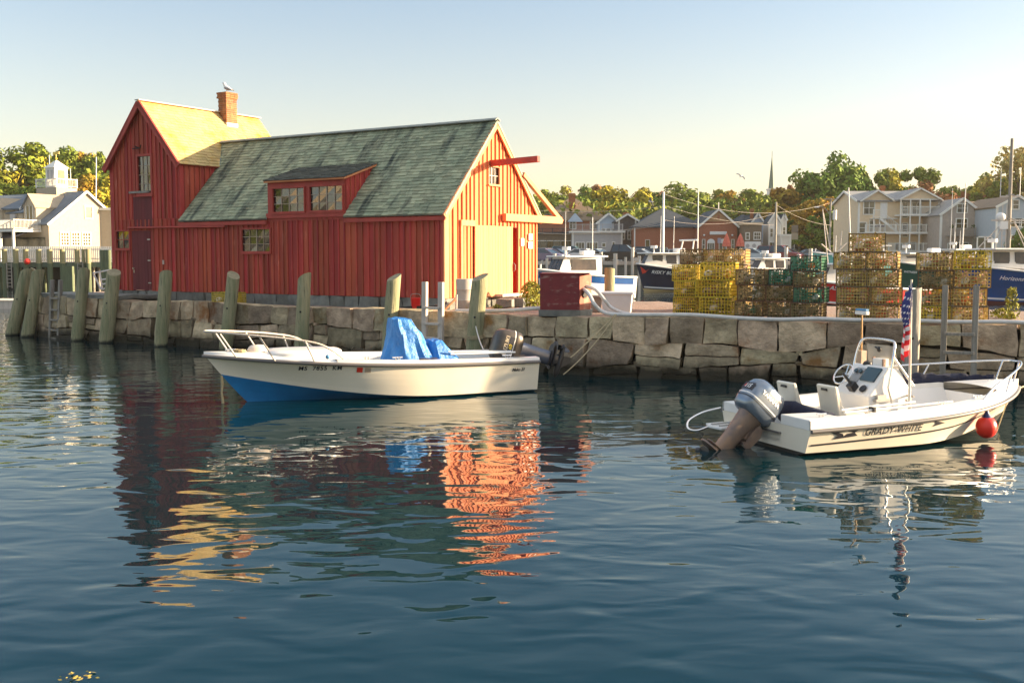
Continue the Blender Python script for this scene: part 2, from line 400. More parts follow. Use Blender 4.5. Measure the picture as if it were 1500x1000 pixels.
for row in range(4):
    u = -.3
    while u < WALL_LEN:
        wd = rnd.uniform(*[(.7, 1.2), (.55, 1.3), (.5, 1.35), (.5, 1.08)][row])
        if row == 3 and 18.4 < u < 19.2: wd = 2.5
        u2 = min(u + wd, WALL_LEN + .3)
        g = rnd.uniform(.002, .014)
        def corner(uu, top):
            p, d = wall_at(clamp(uu, 0, WALL_LEN)); z = (wall_top(uu) if row == 3 else bound(row + 1, uu)) - .012 if top else bound(row, uu) + .012
            lean = (1.36 - z) * .06
            o = Vector((d.y, -d.x)) * lean
            return (p.x + o.x, p.y + o.y, z)
        p, d = wall_at(clamp((u + u2) / 2, 0, WALL_LEN)); n = (d.y, -d.x, 0)
        j = [rnd.uniform(-.12, .12) for _ in range(2)] if row < 3 else [rnd.uniform(-.03, .03) for _ in range(2)]
        off = rnd.uniform(-.03, .05)
        cs = [corner(u + g + max(0, j[0]), 0), corner(u2 - g + min(0, j[1]), 0), corner(u2 - g - max(0, j[1]) * .5, 1), corner(u + g - min(0, j[0]) * .5, 1)]
        cs = [(c[0] + n[0] * off, c[1] + n[1] * off, c[2]) for c in cs]
        if row in (1, 2) and rnd.random() < .22:      # split into two thin courses
            m0 = [lerp(cs[0][i], cs[3][i], .5) for i in range(3)]; m1 = [lerp(cs[1][i], cs[2][i], .5 + rnd.uniform(-.12, .12)) for i in range(3)]
            stone(mb, cs[0], cs[1], (m1[0], m1[1], m1[2] - .012), (m0[0], m0[1], m0[2] - .012), n, .5, rnd.uniform(0, 90))
            stone(mb, (m0[0], m0[1], m0[2] + .012), (m1[0], m1[1], m1[2] + .012), cs[2], cs[3], n, .5, rnd.uniform(0, 90))
        else:
            stone(mb, *cs, n, .6, rnd.uniform(0, 90))
        if rnd.random() < .35 and row < 3:            # small chinking stone
            uc = u2; a = rnd.uniform(.05, .12); zc = bound(row + 1, uc)
            p, d = wall_at(clamp(uc, 0, WALL_LEN)); nn = (d.y, -d.x, 0); o = Vector((d.y, -d.x)) * (1.36 - zc) * .06
            q = lambda s_, z: (p.x + o.x + d.x * s_, p.y + o.y + d.y * s_, z)
            stone(mb, q(-a, zc - a * .6), q(a, zc - a * .6), q(a, zc + a * .6), q(-a, zc + a * .6), nn, .3, rnd.uniform(0, 90))
        u = u2
sea_wall = mb.build('granite_sea_wall', M['stone'], smooth=40)
tag(sea_wall, 'long sea wall of big rough granite blocks with rust stains, standing in the water under the red shack', 'sea wall')
core = MB(); u = 0.; pts = []
while u < WALL_LEN:
    p, d = wall_at(u); pts.append((p + Vector((-d.y, d.x)) * .16, d)); u += .6
for i in range(len(pts) - 1):
    a, b = pts[i][0], pts[i + 1][0]
    core.quad((a.x, a.y, -1), (b.x, b.y, -1), (b.x, b.y, 1.25), (a.x, a.y, 1.25))
a = pts[0][0]; core.quad((a.x, a.y, -1), (far[1][0], far[1][1], -1), (far[1][0], far[1][1], 1.25), (a.x, a.y, 1.25))
core.build('dark_core', M['stone_dark'], sea_wall)
# loose lighter cap slab at the left end of the wall
cap = MB()
for k, (u0, u1) in enumerate([(1.5, 3.6), (3.65, 6.2)]):
    p, d = wall_at(u0); q, _ = wall_at(u1); n = (d.y, -d.x, 0)
    stone(cap, (p.x, p.y, 1.36), (q.x, q.y, 1.36), (q.x, q.y, 1.50), (p.x, p.y, 1.50), n, 1.6, 3.3 + k)
tag(cap.build('granite_slab', M['stone_found'], smooth=40), 'low pale granite capping slab on the sea wall between the leaning piling row and the red door', 'slab')

# ================================================================== PILINGS AND LADDERS
def piling(base, top, r, label, rope=None, mat_='pile', z0=-1.0, cut=.12, facets=16, group='wooden pilings along the sea wall'):
    base, top = Vector(base), Vector(top); d = (top - base).normalized()
    o = thing('mooring_piling', label, 'piling', (base.x, base.y, 0), 0, group)
    mb = MB(); rings = []; n = 18; L = (top - base).length; a = d.cross(Vector((0, 1, 0))).normalized(); b = d.cross(a)
    sd_ = random.Random(len(label) * 7 + int(base.x * 31)).random() * 50
    for i in range(n + 1):
        t = i / n; c = base + d * (L * t) - Vector((base.x, base.y, 0)); ring = []
        for k in range(facets):
            th = 2 * math.pi * k / facets
            rr = r * (1.06 - .08 * t) * (1 + .10 * noise.noise(Vector((math.cos(th) * 2, math.sin(th) * 2, t * 1.2 + sd_))) + .035 * noise.noise(Vector((math.cos(th) * 7, math.sin(th) * 7, t * 3 + sd_))))
            q = c + (a * math.cos(th) + b * math.sin(th)) * rr
            if i == n: q += d * (cut * math.cos(th + sd_))
            ring.append(q)
        rings.append(ring)
    mb.loft(rings, 0, caps=False)
    mb.build('shaft', M[mat_], o, smooth=50)
    tp = MB(); cen = sum((Vector(p) for p in rings[-1]), Vector()) / facets
    tp.add([cen + Vector((0, 0, .012))] + [Vector(p) for p in rings[-1]], [(0, k + 1, (k + 1) % facets + 1) for k in range(facets)])
    tp.build('cut_top', M['pile_top'], o)
    bl = MB(); c = base + d * (L * .70) - Vector((base.x, base.y, 0)); bl.ball(c + Vector((-.2, -1, 0)).normalized() * r * 1.0, .028, 8, 6); bl.build('bolt', M['black_matt'], o, smooth=60)
    if rope:
        rp = MB(); c = base + d * rope - Vector((base.x, base.y, 0))
        for k in range(3):
            rp.tube([c + Vector((math.cos(t * .4) * (r + .02), math.sin(t * .4) * (r + .02), .03 * k + .01 * math.sin(t))) for t in range(17)], .016, 6)
        rp.build('rope_loop', M['rope'], o, smooth=60)
    return o
def pile_px(u0, v0, u1, v1, Y, r, label, lean_y=.15, **k):
    """v0: photo row where the shaft meets the water; the shaft top is seen at (u1, v1)"""
    b = aty(u0, v0, Y); b.z = -1.0; t = aty(u1, v1, Y + lean_y)
    b0 = aty(u0, v0, Y); b0.z = 0; d = (t - b0); b = b0 - d * (1.0 / t.z)
    return piling(b, t, r, label, **k)
pile_px(18, 490, 40, 397, 37.0, .21, 'leftmost green wooden piling, leaning to the right at the far end of the wall')
pile_px(30, 491, 51, 398, 38.2, .17, 'thin dark green piling squeezed behind the two leaning pilings at the far left')
pile_px(40, 492, 56, 398, 36.3, .21, 'thick leaning green piling just left of the grey ladder')
pile_px(113, 497, 123, 397, 34.6, .19, 'green piling between the grey left ladder and the red door')
pile_px(155, 499, 167, 399, 33.8, .215, 'thick green piling in front of the left corner of the red shack')
pile_px(235, 505, 243, 401, 32.4, .195, 'green piling in front of the red wall below the upper tall window')
pile_px(330, 508, 342, 403, 30.9, .185, 'green piling standing in front of the yellow trap')
pile_px(441, 521, 446, 405, 29.0, .185, 'upright green piling behind the bow half of the cream boat')
pile_px(568, 530, 577, 406, 27.4, .185, 'piling rising behind the blue tarpaulin, its right side lit by the sun')
pile_px(692, 548, 703, 406, 25.9, .20, 'dark green piling with a rope loop, right of the pale ladder', rope=1.75)
o = pile_px(1331, 577, 1338, 424, 20.4, .155, 'split grey weathered post behind the flag of the right boat', mat_='grey_wood', facets=9, cut=.05)
pile_px(893, 428, 893, 394, 33.0, .165, 'short green post standing alone behind the white bin on the quay', z0=0, cut=.04, group=None)

def ladder(u0, u1, vtop, vbot, Y, matname, label, lean=0., rungs=(.45, .95, 1.4), w=.10, dep=.12):
    pL, pR = aty(u0, vtop, Y), aty(u1, vtop, Y); base = atz((u0 + u1) / 2, vbot, 0)
    o = thing('wooden_ladder', label, 'ladder', ((pL.x + pR.x) / 2, Y, 0), math.atan2(-.54, .84) if u0 < 1000 else math.atan2(-.37, .93))
    Wd = (pR - pL).length / math.cos(o.rotation_euler.z) if True else 0
    hw = Wd / 2; zt = (pL.z + pR.z) / 2
    for sg in (-1, 1):
        r_ = MB(); r_.bar((sg * hw - lean, 0, -.8), (sg * hw + lean * .6, .05, zt), w, dep, up=(0, 1, 0)); r_.build('side_rail', M[matname], o, bevel=.008)
    for z in rungs:
        r_ = MB(); x = lerp(-lean, lean * .6, (z + .8) / (zt + .8)); r_.bar((-hw + x, -.02, z), (hw + x, -.02, z), .07, .06); r_.build('rung', M[matname], o, bevel=.006)
    return o
ladder(70, 87, 410, 494, 35.6, 'grey_wood', 'grey wooden ladder at the left end of the sea wall, leaning slightly', lean=.13, rungs=(.0, .28, .62, .96, 1.35))
ladder(620, 645, 413, 540, 26.55, 'pale_wood', 'pale pinkish wooden ladder behind the blue tarpaulin of the cream boat', rungs=(.3, .7, 1.06, 1.46), w=.14, dep=.10)
ladder(1388, 1427, 418, 560, 20.45, 'grey_wood', 'tall grey wooden ladder on the wall behind the bow of the right boat', rungs=(.42, .88, 1.24), w=.11, dep=.10)
# ================================================================== THE RED SHACK
BA = Vector((-.845, .535, 0)); BB = Vector((.535, .845, 0)); BC = Vector((-1.85, 29.03, 0)); BZ = 1.25
barn = thing('fishing_shack', 'big red board and batten fishing shack with green roof, standing on the granite wharf', 'shack', (BC.x, BC.y, BZ), math.atan2(-.535, .845))
# local frame: x = -s (s runs left along the long wall), y = t (depth), z = world z - BZ
def on_long(u, v):      # photo pixel -> (x, world z) on the long wall
    r = ray(u, v); o = Vector((0, 0, HC)); k = (BC - o).dot(BB) / r.dot(BB); P = o + r * k
    return -(P - BC).dot(BA), P.z
def on_gable(u, v):
    r = ray(u, v); o = Vector((0, 0, HC)); k = (BC - o).dot(BA) / r.dot(BA); P = o + r * k
    return (P - BC).dot(BB), P.z
EZ, RZ = 4.02, 6.66; TW = 4.95; HT = TW / 2; SL = (RZ - EZ) / HT
XT0, XT1 = -14.12, -10.6; XTP = (XT0 + XT1) / 2; TEZ, TPZ = 5.86, 7.86; TDEP = 5.15
WB = 1.60             # bottom of the boards
def poly_wall(name, lo, hi, u0, u1, place, thick, holes, material, parent, batten_step, batten_w, seed=1, batten_d=.028, breaks=(), board_mat=None, clean=0.):
    """vertical wall between heights lo(u) and hi(u); holes = (ua, ub, za, zb); place(u, w, z) -> local point (w = outward)"""
    rnd = random.Random(seed); cuts = {u0, u1} | set(breaks)
    for h in holes: cuts |= {h[0], h[1]}
    u = u0 + batten_step
    bl = []
    while u < u1 - .03: bl.append(u); u += batten_step * rnd.uniform(.86, 1.14)
    cuts |= set(bl); cuts = sorted(c for c in cuts if u0 <= c <= u1)
    mb = MB()
    def pillar(a, b, za0, zb0, za1, zb1, w0, w1):
        P = [place(a, w0, za0), place(b, w0, zb0), place(b, w0, zb1), place(a, w0, za1), place(a, w1, za0), place(b, w1, zb0), place(b, w1, zb1), place(a, w1, za1)]
        mb.add(P, [(0, 1, 2, 3), (7, 6, 5, 4), (0, 4, 5, 1), (1, 5, 6, 2), (2, 6, 7, 3), (3, 7, 4, 0)])
    def spans(a, b):
        c = (a + b) / 2; hs = sorted([(h[2], h[3]) for h in holes if h[0] <= c <= h[1]]); out = []
        z0a, z0b = lo(a), lo(b)
        for h in hs:
            out.append((z0a, z0b, h[0], h[0])); z0a = z0b = h[1]
        out.append((z0a, z0b, hi(a), hi(b))); return out
    for a, b in zip(cuts, cuts[1:]):
        if b - a < 1e-4: continue
        for za0, zb0, za1, zb1 in spans(a, b):
            if max(za1 - za0, zb1 - zb0) > .01: pillar(a, b, za0, zb0, za1, zb1, rnd.uniform(-.004, .004), -thick)
    for u in bl:
        a, b = u - batten_w / 2, u + batten_w / 2
        for za0, zb0, za1, zb1 in spans(a, b):
            if za1 - za0 > .05:
                e = rnd.uniform(0, .01); pillar(a, b, za0 + .01, zb0 + .01, za1 - .01, zb1 - .01, batten_d + e, .001)
    return mb.build(name, material, parent)
PL = lambda u, w_, z: (u, -w_, z - BZ)            # long wall, outward = -y
PG = lambda u, w_, z: (w_, u, z - BZ)             # gable wall, outward = +x
# window openings from the photo
def rect_long(u0, v0, u1, v1):
    a, b = on_long(u0, (v0 + v1) / 2), on_long(u1, (v0 + v1) / 2); z1 = on_long((u0 + u1) / 2, v0)[1]; z0 = on_long((u0 + u1) / 2, v1)[1]
    return [a[0], b[0], z0, z1]
W_big = rect_long(355.5, 336, 396.5, 368); W_small = rect_long(171.5, 339, 190.5, 363.5); W_tall = rect_long(203, 229, 222, 283)
D_door = rect_long(194.5, 338, 221.5, 427); D_up = rect_long(196, 288, 224.5, 334)
W_d1 = rect_long(402, 276, 447.5, 310); W_d2 = rect_long(456, 273, 503.5, 308)
DX0, DX1 = -6.62, -3.52; DTZ = 5.02
poly_wall('long_wall', lambda u: WB, lambda u: EZ - .03, -14.12, 0, PL, .12, [W_big, W_small, D_door], M['red'], barn, .205, .045, 3)
def th_top(u): return min(TEZ + (u - XT0) * (TPZ - TEZ) / (XTP - XT0), TEZ + (XT1 - u) * (TPZ - TEZ) / (XT1 - XTP)) - .06
poly_wall('upper_gable_wall', lambda u: EZ - .03, th_top, XT0, XT1, lambda u, w_, z: (u, -w_ - .004, z - BZ), .12, [W_tall, [D_up[0], D_up[1], EZ - .03, D_up[3]]], M['red'], barn, .205, .045, 4, breaks=(XTP,))
# right side wall of the tall part, above the main roof
poly_wall('upper_side_wall', lambda u: EZ - .2 + max(0, u) * SL, lambda u: TEZ - .02, 0, 1.78, lambda u, w_, z: (XT1 + w_, u, z - BZ), .1, [], M['red'], barn, .2, .045, 5)
mbk = MB(); mbk.bx(XT0, XT1, 4.9, 5.0, .35, TEZ - BZ); mbk.bx(XT0, XT0 + .1, 0.12, 4.95, .35, TEZ - BZ); mbk.prism([(XT0, TEZ - BZ), (XT1, TEZ - BZ), (XTP, TPZ - BZ - .06)], 1, 4.9, 5.0)
mbk.bx(XT0, 0, 4.83, 4.9, .35, EZ - BZ)
mbk.build('rear_wall', M['red'], barn)
# right gable wall
GD_pale = None
g = lambda u, v: on_gable(u, v)
gy = lambda u, v: g(u, v)[0]
door0, door1 = gy(692.5, 380), gy(757, 380); doorz1 = g(700, 331)[1]; doorz0 = g(745, 431)[1]
gw0, gw1 = gy(714.5, 258), gy(730, 258); gwz1, gwz0 = g(722, 245)[1], g(722, 270)[1]
sd0 = gy(673.5, 380); sdz1 = g(683, 331)[1]
def gab_top(u): return (EZ + (u if u < HT else TW - u) * SL) - .05
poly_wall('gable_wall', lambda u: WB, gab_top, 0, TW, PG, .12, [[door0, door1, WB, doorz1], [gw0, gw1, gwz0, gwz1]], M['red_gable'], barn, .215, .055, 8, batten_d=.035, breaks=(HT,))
# corner board
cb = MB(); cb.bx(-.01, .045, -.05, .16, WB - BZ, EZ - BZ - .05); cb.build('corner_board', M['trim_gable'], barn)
cb = MB(); cb.bx(-.10, -.012, -.05, -.004, WB - BZ, EZ - BZ - .05); cb.build('corner_board', M['red_trim'], barn)
# rake boards of the gable
for sg in (0, 1):
    rb = MB(); y0, y1 = (-.12, HT) if sg == 0 else (TW + .1, HT); 
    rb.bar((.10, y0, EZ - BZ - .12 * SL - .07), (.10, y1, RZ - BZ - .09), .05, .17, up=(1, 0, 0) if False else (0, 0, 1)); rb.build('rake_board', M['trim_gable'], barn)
# foundation
fd = MB(); rnd = random.Random(12); x = -14.3
while x < 0:
    w_ = rnd.uniform(.5, .95); stone(fd, (x + .01, -.03, -.1), (min(x + w_, .04) - .01, -.03, -.1), (min(x + w_, .04) - .01, -.03, .345), (x + .01, -.03, .345), (0, -1, 0), .4, rnd.uniform(0, 50)); x += w_
y = 0.
while y < TW:
    w_ = rnd.uniform(.5, .9); y2 = min(y + w_, TW + .02); stone(fd, (.03, y + .01, -.1), (.03, y2 - .01, -.1), (.03, y2 - .01, .345), (.03, y + .01, .345), (1, 0, 0), .4, rnd.uniform(0, 50)); y = y2
fd.build('stone_foundation', M['stone_found'], barn, smooth=40)

def shingles(name, o0, du, ds, nu_len, ns_len, material, parent, course=.135, wid=.19, seed=1, skip=None, lift=.018):
    """o0 = eave corner, du = unit along the eave, ds = unit up the slope; butt ends stand proud of the course below"""
    o0, du, ds = Vector(o0), Vector(du), Vector(ds); n = du.cross(ds); n.normalize()
    if n.z < 0: n = -n
    rnd = random.Random(seed); mb = MB(); s_ = 0.; row = 0
    while s_ < ns_len:
        s2 = min(s_ + course, ns_len); u = -rnd.uniform(0, wid)
        while u < nu_len:
            u2 = u + wid * rnd.uniform(.6, 1.4); a, b = max(u, 0), min(u2, nu_len)
            if b - a > .01 and not (skip and skip((a + b) / 2, (s_ + s2) / 2)):
                j = rnd.uniform(-.014, .014); l_ = lift * rnd.uniform(.7, 1.5); g_ = .003
                p = [o0 + du * (a + g_) + ds * (s_ + j) + n * l_, o0 + du * (b - g_) + ds * (s_ + j) + n * l_, o0 + du * (b - g_) + ds * (s2 + .03) + n * .002, o0 + du * (a + g_) + ds * (s2 + .03) + n * .002,
                     o0 + du * (a + g_) + ds * (s_ + j) - n * .004, o0 + du * (b - g_) + ds * (s_ + j) - n * .004]
                mb.add(p, [(0, 1, 2, 3), (4, 5, 1, 0), (1, 5, 2), (0, 3, 4)])
            u = u2
        s_ = s2; row += 1
    return mb.build(name, material, parent)
def deck(mb, o0, du, ds, a, b, c, d, th):
    o0, du, ds = Vector(o0), Vector(du), Vector(ds); n = du.cross(ds).normalized()
    if n.z < 0: n = -n
    P = [o0 + du * a + ds * c, o0 + du * b + ds * c, o0 + du * b + ds * d, o0 + du * a + ds * d]
    mb.add(P + [p - n * th for p in P], [(0, 1, 2, 3), (7, 6, 5, 4), (0, 4, 5, 1), (1, 5, 6, 2), (2, 6, 7, 3), (3, 7, 4, 0)])
# main roof
OV = .13; sl = Vector((0, 1, SL)).normalized(); slb = Vector((0, -1, SL)).normalized()
x0m, x1m = XT1 + .03, .14; xv = XT1 - .74; tv = 1.66 / sl.y
ef = (x0m, -OV, EZ - BZ - OV * SL + .02); eb = (x0m, TW + OV, EZ - BZ - OV * SL + .02)
LS = (HT + OV) / sl.y
main = MB(); LD0, LD1 = DX0 - x0m, DX1 - x0m
dl = 1.45 / sl.y
deck(main, ef, (1, 0, 0), sl, 0, LD0, 0, LS, .05); deck(main, ef, (1, 0, 0), sl, LD1, x1m - x0m, 0, LS, .05); deck(main, ef, (1, 0, 0), sl, LD0, LD1, dl, LS, .05)
deck(main, eb, (1, 0, 0), slb, 0, x1m - x0m, 0, LS, .05)
deck(main, (xv, ef[1], ef[2]), (1, 0, 0), sl, 0, x0m - xv, tv + .12, LS, .05); deck(main, (xv, eb[1], eb[2]), (1, 0, 0), slb, 0, x0m - xv, tv + .12, LS, .05)
roof = main.build('main_roof', M['ridge'], barn)
shingles('shingle_slope', ef, (1, 0, 0), sl, x1m - x0m, LS - .04, M['roof_green'], roof, seed=21, skip=lambda u, s_: LD0 - .02 < u < LD1 + .02 and s_ < dl)
shingles('shingle_slope', eb, (1, 0, 0), slb, x1m - x0m, LS - .04, M['roof_green'], roof, seed=22)
shingles('shingle_slope', (xv, ef[1], ef[2]), (1, 0, 0), sl, x0m - xv, LS - .04, M['roof_green'], roof, seed=23, skip=lambda u, s_: s_ < tv + .12)
rc = MB(); rc.bar((xv, HT - .06, RZ - BZ + .045), (x1m, HT - .06, RZ - BZ + .045), .15, .03, up=(0, -.5, 1)); rc.bar((xv, HT + .07, RZ - BZ + .04), (x1m, HT + .07, RZ - BZ + .04), .15, .03, up=(0, .5, 1)); rc.build('ridge_cap', M['ridge'], roof)
fb = MB(); fb.bar((x0m + .0, -OV + .03, EZ - BZ - OV * SL - .10), (DX0 - .02, -OV + .03, EZ - BZ - OV * SL - .10), .03, .11); fb.build('fascia', M['red_trim'], roof); fb = MB(); fb.bar((DX1 + .02, -OV + .03, EZ - BZ - OV * SL - .10), (x1m - .03, -OV + .03, EZ - BZ - OV * SL - .10), .03, .11); fb.build('fascia', M['red_trim'], roof)
# tall roof
ot = .12; TSL = (TPZ - TEZ) / (XT1 - XTP)
tr = Vector((-1, 0, TSL)).normalized(); tl = Vector((1, 0, TSL)).normalized(); LT = (XT1 - XTP + ot) / abs(tr.x)
er = (XT1 + ot, -.18, TEZ - BZ - ot * TSL + .02); el = (XT0 - ot, -.18, TEZ - BZ - ot * TSL + .02)
up = MB(); deck(up, er, (0, 1, 0), tr, 0, TDEP + .3, 0, LT, .05); deck(up, el, (0, 1, 0), tl, 0, TDEP + .3, 0, LT, .05)
uroof = up.build('upper_roof', M['red_trim'], barn)
shingles('shingle_slope', er, (0, 1, 0), tr, TDEP + .3, LT - .03, M['roof_gold'], uroof, seed=31)
shingles('shingle_slope', el, (0, 1, 0), tl, TDEP + .3, LT - .03, M['roof_gold'], uroof, seed=32)
rc = MB(); rc.bar((XTP, -.2, TPZ - BZ + .05), (XTP, TDEP + .15, TPZ - BZ + .05), .22, .03); rc.build('ridge_cap', M['pale_wood'], uroof)
for sg, xx in ((1, XT1), (-1, XT0)):
    rb = MB(); rb.bar((xx + sg * .12, -.15, TEZ - BZ - .12 * TSL - .06), (XTP, -.15, TPZ - BZ - .05), .06, .20, up=(0, 0, 1)); rb.build('rake_board', M['red_trim'], barn)
# blue flashing where the two roofs meet
fl = MB(); fl.bar((XT1 + .10, 1.70, TEZ - BZ - .02), (XT1 - .74, HT, RZ - BZ + .02), .16, .02, up=(.2, -.6, .7)); fl.build('flashing', M['flash_blue'], barn)
# chimney
ch = MB(); cy = 3.55; cx = XTP + .22; cw, cd = .42, .50; zb, zt = TPZ - BZ - .65, Zh(138, 38.4) - BZ
rnd = random.Random(9); z = zb; k = 0
while z < zt:
    big = .035 if z > zt - .20 else 0
    for side in range(4):
        L_ = (cw if side % 2 == 0 else cd) + 2 * big; n_ = 2 if side % 2 == 0 else 3; a0 = -L_ / 2 + (0 if k % 2 else .05)
        for q in range(n_):
            aa = -L_ / 2 + q * L_ / n_ + (.03 if k % 2 else 0) ; bb = aa + L_ / n_ - .012; bb = min(bb, L_ / 2)
            off = (cd if side % 2 == 0 else cw) / 2 + big + rnd.uniform(-.003, .003)
            if side == 0: ch.bx(cx + aa, cx + bb, cy - off, cy - off + .05, z, z + .062)
            if side == 2: ch.bx(cx + aa, cx + bb, cy + off - .05, cy + off, z, z + .062)
            if side == 1: ch.bx(cx + off - .05, cx + off, cy + aa, cy + bb, z, z + .062)
            if side == 3: ch.bx(cx - off, cx - off + .05, cy + aa, cy + bb, z, z + .062)
    z += .073; k += 1
chim = ch.build('chimney', M['brick'], uroof)
cm = MB(); cm.bx(cx - cw / 2 + .008, cx + cw / 2 - .008, cy - cd / 2 + .008, cy + cd / 2 - .008, zb, zt - .02); cm.build('mortar_core', M['mortar'], chim)
cf = MB(); cf.bx(cx - cw / 2 - .02, cx + cw / 2 + .03, cy - cd / 2 - .02, cy + cd / 2 + .02, zb, zb + .30); cf.build('lead_flashing', M['pale_wood'], chim)

# dormer
dm = MB(); rp = SL * 1.36 + EZ - BZ; zt_ = DTZ - BZ
df = [W_d1, W_d2]
poly_wall('dormer_front', lambda u: EZ - .2, lambda u: DTZ, DX0, DX1, lambda u, w_, z: (u, -w_ - .03, z - BZ), .08, df, M['red_trim'], barn, 9, .05)
for xx in (DX0, DX1 - .06):
    sdm = MB(); sdm.prism([(-.02, EZ - BZ - .1), (1.45, EZ - BZ + 1.36 * SL), (1.45, rp + .0), (-.02, zt_)], 0, xx, xx + .06)
    if xx > DX0:
        for q in range(1, 6): yy = q * .21; sdm.bx(xx + .05, xx + .085, yy - .02, yy + .02, EZ - BZ + yy * SL, zt_ + (rp - zt_) * (yy / 1.45) - .02)
    sdm.build('dormer_side', M['red'], barn)
dv = Vector((0, 1.60, rp - zt_ + .07)); dlen = dv.length; dv.normalize()
dd = MB(); deck(dd, (DX0 - .06, -.14, zt_ + .0), (1, 0, 0), dv, 0, DX1 - DX0 + .14, 0, dlen, .05); drf = dd.build('dormer_roof', M['trim_gable'], barn)
shingles('shingle_slope', (DX0 - .07, -.15, zt_ + .015), (1, 0, 0), dv, DX1 - DX0 + .16, dlen, M['roof_dormer'], drf, seed=41)
sb = MB(); sb.bx(DX0 - .03, DX1 + .03, -.085, -.03, EZ - BZ - .12, EZ - BZ + .03); sb.build('dormer_sill', M['red_trim'], barn)

def window(name, rc, place, cols, rows, parent, fw=.045, split=True, inset=.03, frame='red_trim', bar='mullion', seed=0):
    x0, x1, z0, z1 = rc
    def pb(mb, a, b, za, zb_, w0, w1): 
        P = [place(a, w0, za), place(b, w0, za), place(b, w0, zb_), place(a, w0, zb_), place(a, w1, za), place(b, w1, za), place(b, w1, zb_), place(a, w1, zb_)]
        mb.add(P, [(0, 1, 2, 3), (7, 6, 5, 4), (0, 4, 5, 1), (1, 5, 6, 2), (2, 6, 7, 3), (3, 7, 4, 0)])
    fr = MB()
    pb(fr, x0 - fw, x1 + fw, z0 - fw, z0, .05, -.07); pb(fr, x0 - fw, x1 + fw, z1, z1 + fw, .05, -.07)
    pb(fr, x0 - fw, x0, z0, z1, .05, -.07); pb(fr, x1, x1 + fw, z0, z1, .05, -.07)
    pb(fr, x0 - fw - .02, x1 + fw + .02, z0 - fw - .04, z0 - fw, .08, -.02)
    win = fr.build(name, M[frame], parent)
    mu = MB(); xs = []
    for i in range(1, cols):
        x = lerp(x0, x1, i / cols); t = .016 if split and i == cols // 2 and cols > 2 else .008
        pb(mu, x - t, x + t, z0, z1, -.0, -.028)
    for j in range(1, rows):
        z = lerp(z0, z1, j / rows); pb(mu, x0, x1, z - .009, z + .009, -.002, -.026)
    if cols > 1 or rows > 1: mu.build('glazing_bars', M[bar], win)
    gl = MB(); rnd = random.Random(seed + int(x0 * 10))
    for i in range(cols):
        for j in range(rows):
            a, b = lerp(x0, x1, i / cols), lerp(x0, x1, (i + 1) / cols); c, d = lerp(z0, z1, j / rows), lerp(z0, z1, (j + 1) / rows)
            e = [rnd.uniform(-.006, .006) for _ in range(4)]
            gl.add([place(a, -.02 + e[0], c), place(b, -.02 + e[1], c), place(b, -.02 + e[2], d), place(a, -.02 + e[3], d)], [(0, 1, 2, 3)])
    gl.build('pane', M['glass'], win)
    return win
window('window', W_big, PL, 4, 3, barn)
window('window', W_small, PL, 2, 2, barn, bar='red_trim')
window('window', W_tall, PL, 3, 4, barn, fw=.08)
PD = lambda u, w_, z: (u, -w_ - .03, z - BZ)
window('window', W_d1, PD, 4, 3, barn, fw=.03)
window('window', W_d2, PD, 4, 3, barn, fw=.03)
window('window', [gw0, gw1, gwz0, gwz1], PG, 3, 2, barn, fw=.02, frame='trim_gable', bar='pale_wood')
# doors on the long wall
def planks(mb, place, x0, x1, z0, z1, w0, step, th=.04, seed=0):
    rnd = random.Random(seed); n = max(1, round((x1 - x0) / step))
    for i in range(n):
        a, b = lerp(x0, x1, i / n) + .003, lerp(x0, x1, (i + 1) / n) - .003; w1 = w0 + rnd.uniform(-.004, .004)
        P = [place(a, w1, z0), place(b, w1, z0), place(b, w1, z1), place(a, w1, z1), place(a, w1 - th, z0), place(b, w1 - th, z0), place(b, w1 - th, z1), place(a, w1 - th, z1)]
        mb.add(P, [(0, 1, 2, 3), (7, 6, 5, 4), (0, 4, 5, 1), (1, 5, 6, 2), (2, 6, 7, 3), (3, 7, 4, 0)])
mb = MB(); planks(mb, PL, D_door[0], D_door[1], WB + .02, D_door[3], .012, .15, seed=3); dr = mb.build('door', M['door_dark'], barn)
for z in (1.85, 2.6, 3.3):
    hn = MB(); hn.bx(D_door[1] - .14, D_door[1], -.03, -.012, z - BZ, z - BZ + .035); hn.build('hinge', M['steel_dull'], dr)
kn = MB(); kn.ball((D_door[0] + .08, -.05, 2.35 - BZ), .035, 8, 6); kn.bx(D_door[0] + .07, D_door[0] + .10, -.03, -.01, 2.2 - BZ, 2.3 - BZ); kn.build('door_knob', M['text_pale'], dr, smooth=60)
lb = MB(); lb.bx(D_door[0] - .02, D_door[1] + .02, -.075, -.01, D_door[3], D_door[3] + .07); lb.build('lintel', M['grey_wood'], dr)
mb = MB(); planks(mb, PL, D_up[0], D_up[1], D_up[2], D_up[3], .02, .15, seed=4); mb.build('loft_hatch', M['door_dark'], barn)
# long rail on the wall
a = on_long(190, 334); b = on_long(332.5, 332); mb = MB(); mb.tube([(a[0], -.09, a[1] - BZ), (b[0], -.09, b[1] - BZ)], .035, 8); mb.build('wall_rail', M['red_trim'], barn, smooth=60)
# small iron bracket above the tall window
a = on_long(200, 218); mb = MB(); mb.tube([(a[0] - .1, -.08, a[1] - BZ), (a[0] + .32, -.10, a[1] - BZ), (a[0] + .42, -.16, a[1] - BZ + .08)], .02, 6); mb.tube([(a[0] + .2, -.04, a[1] - BZ), (a[0] + .2, -.24, a[1] - BZ + .05)], .02, 6); mb.build('iron_bracket', M['black_matt'], barn)
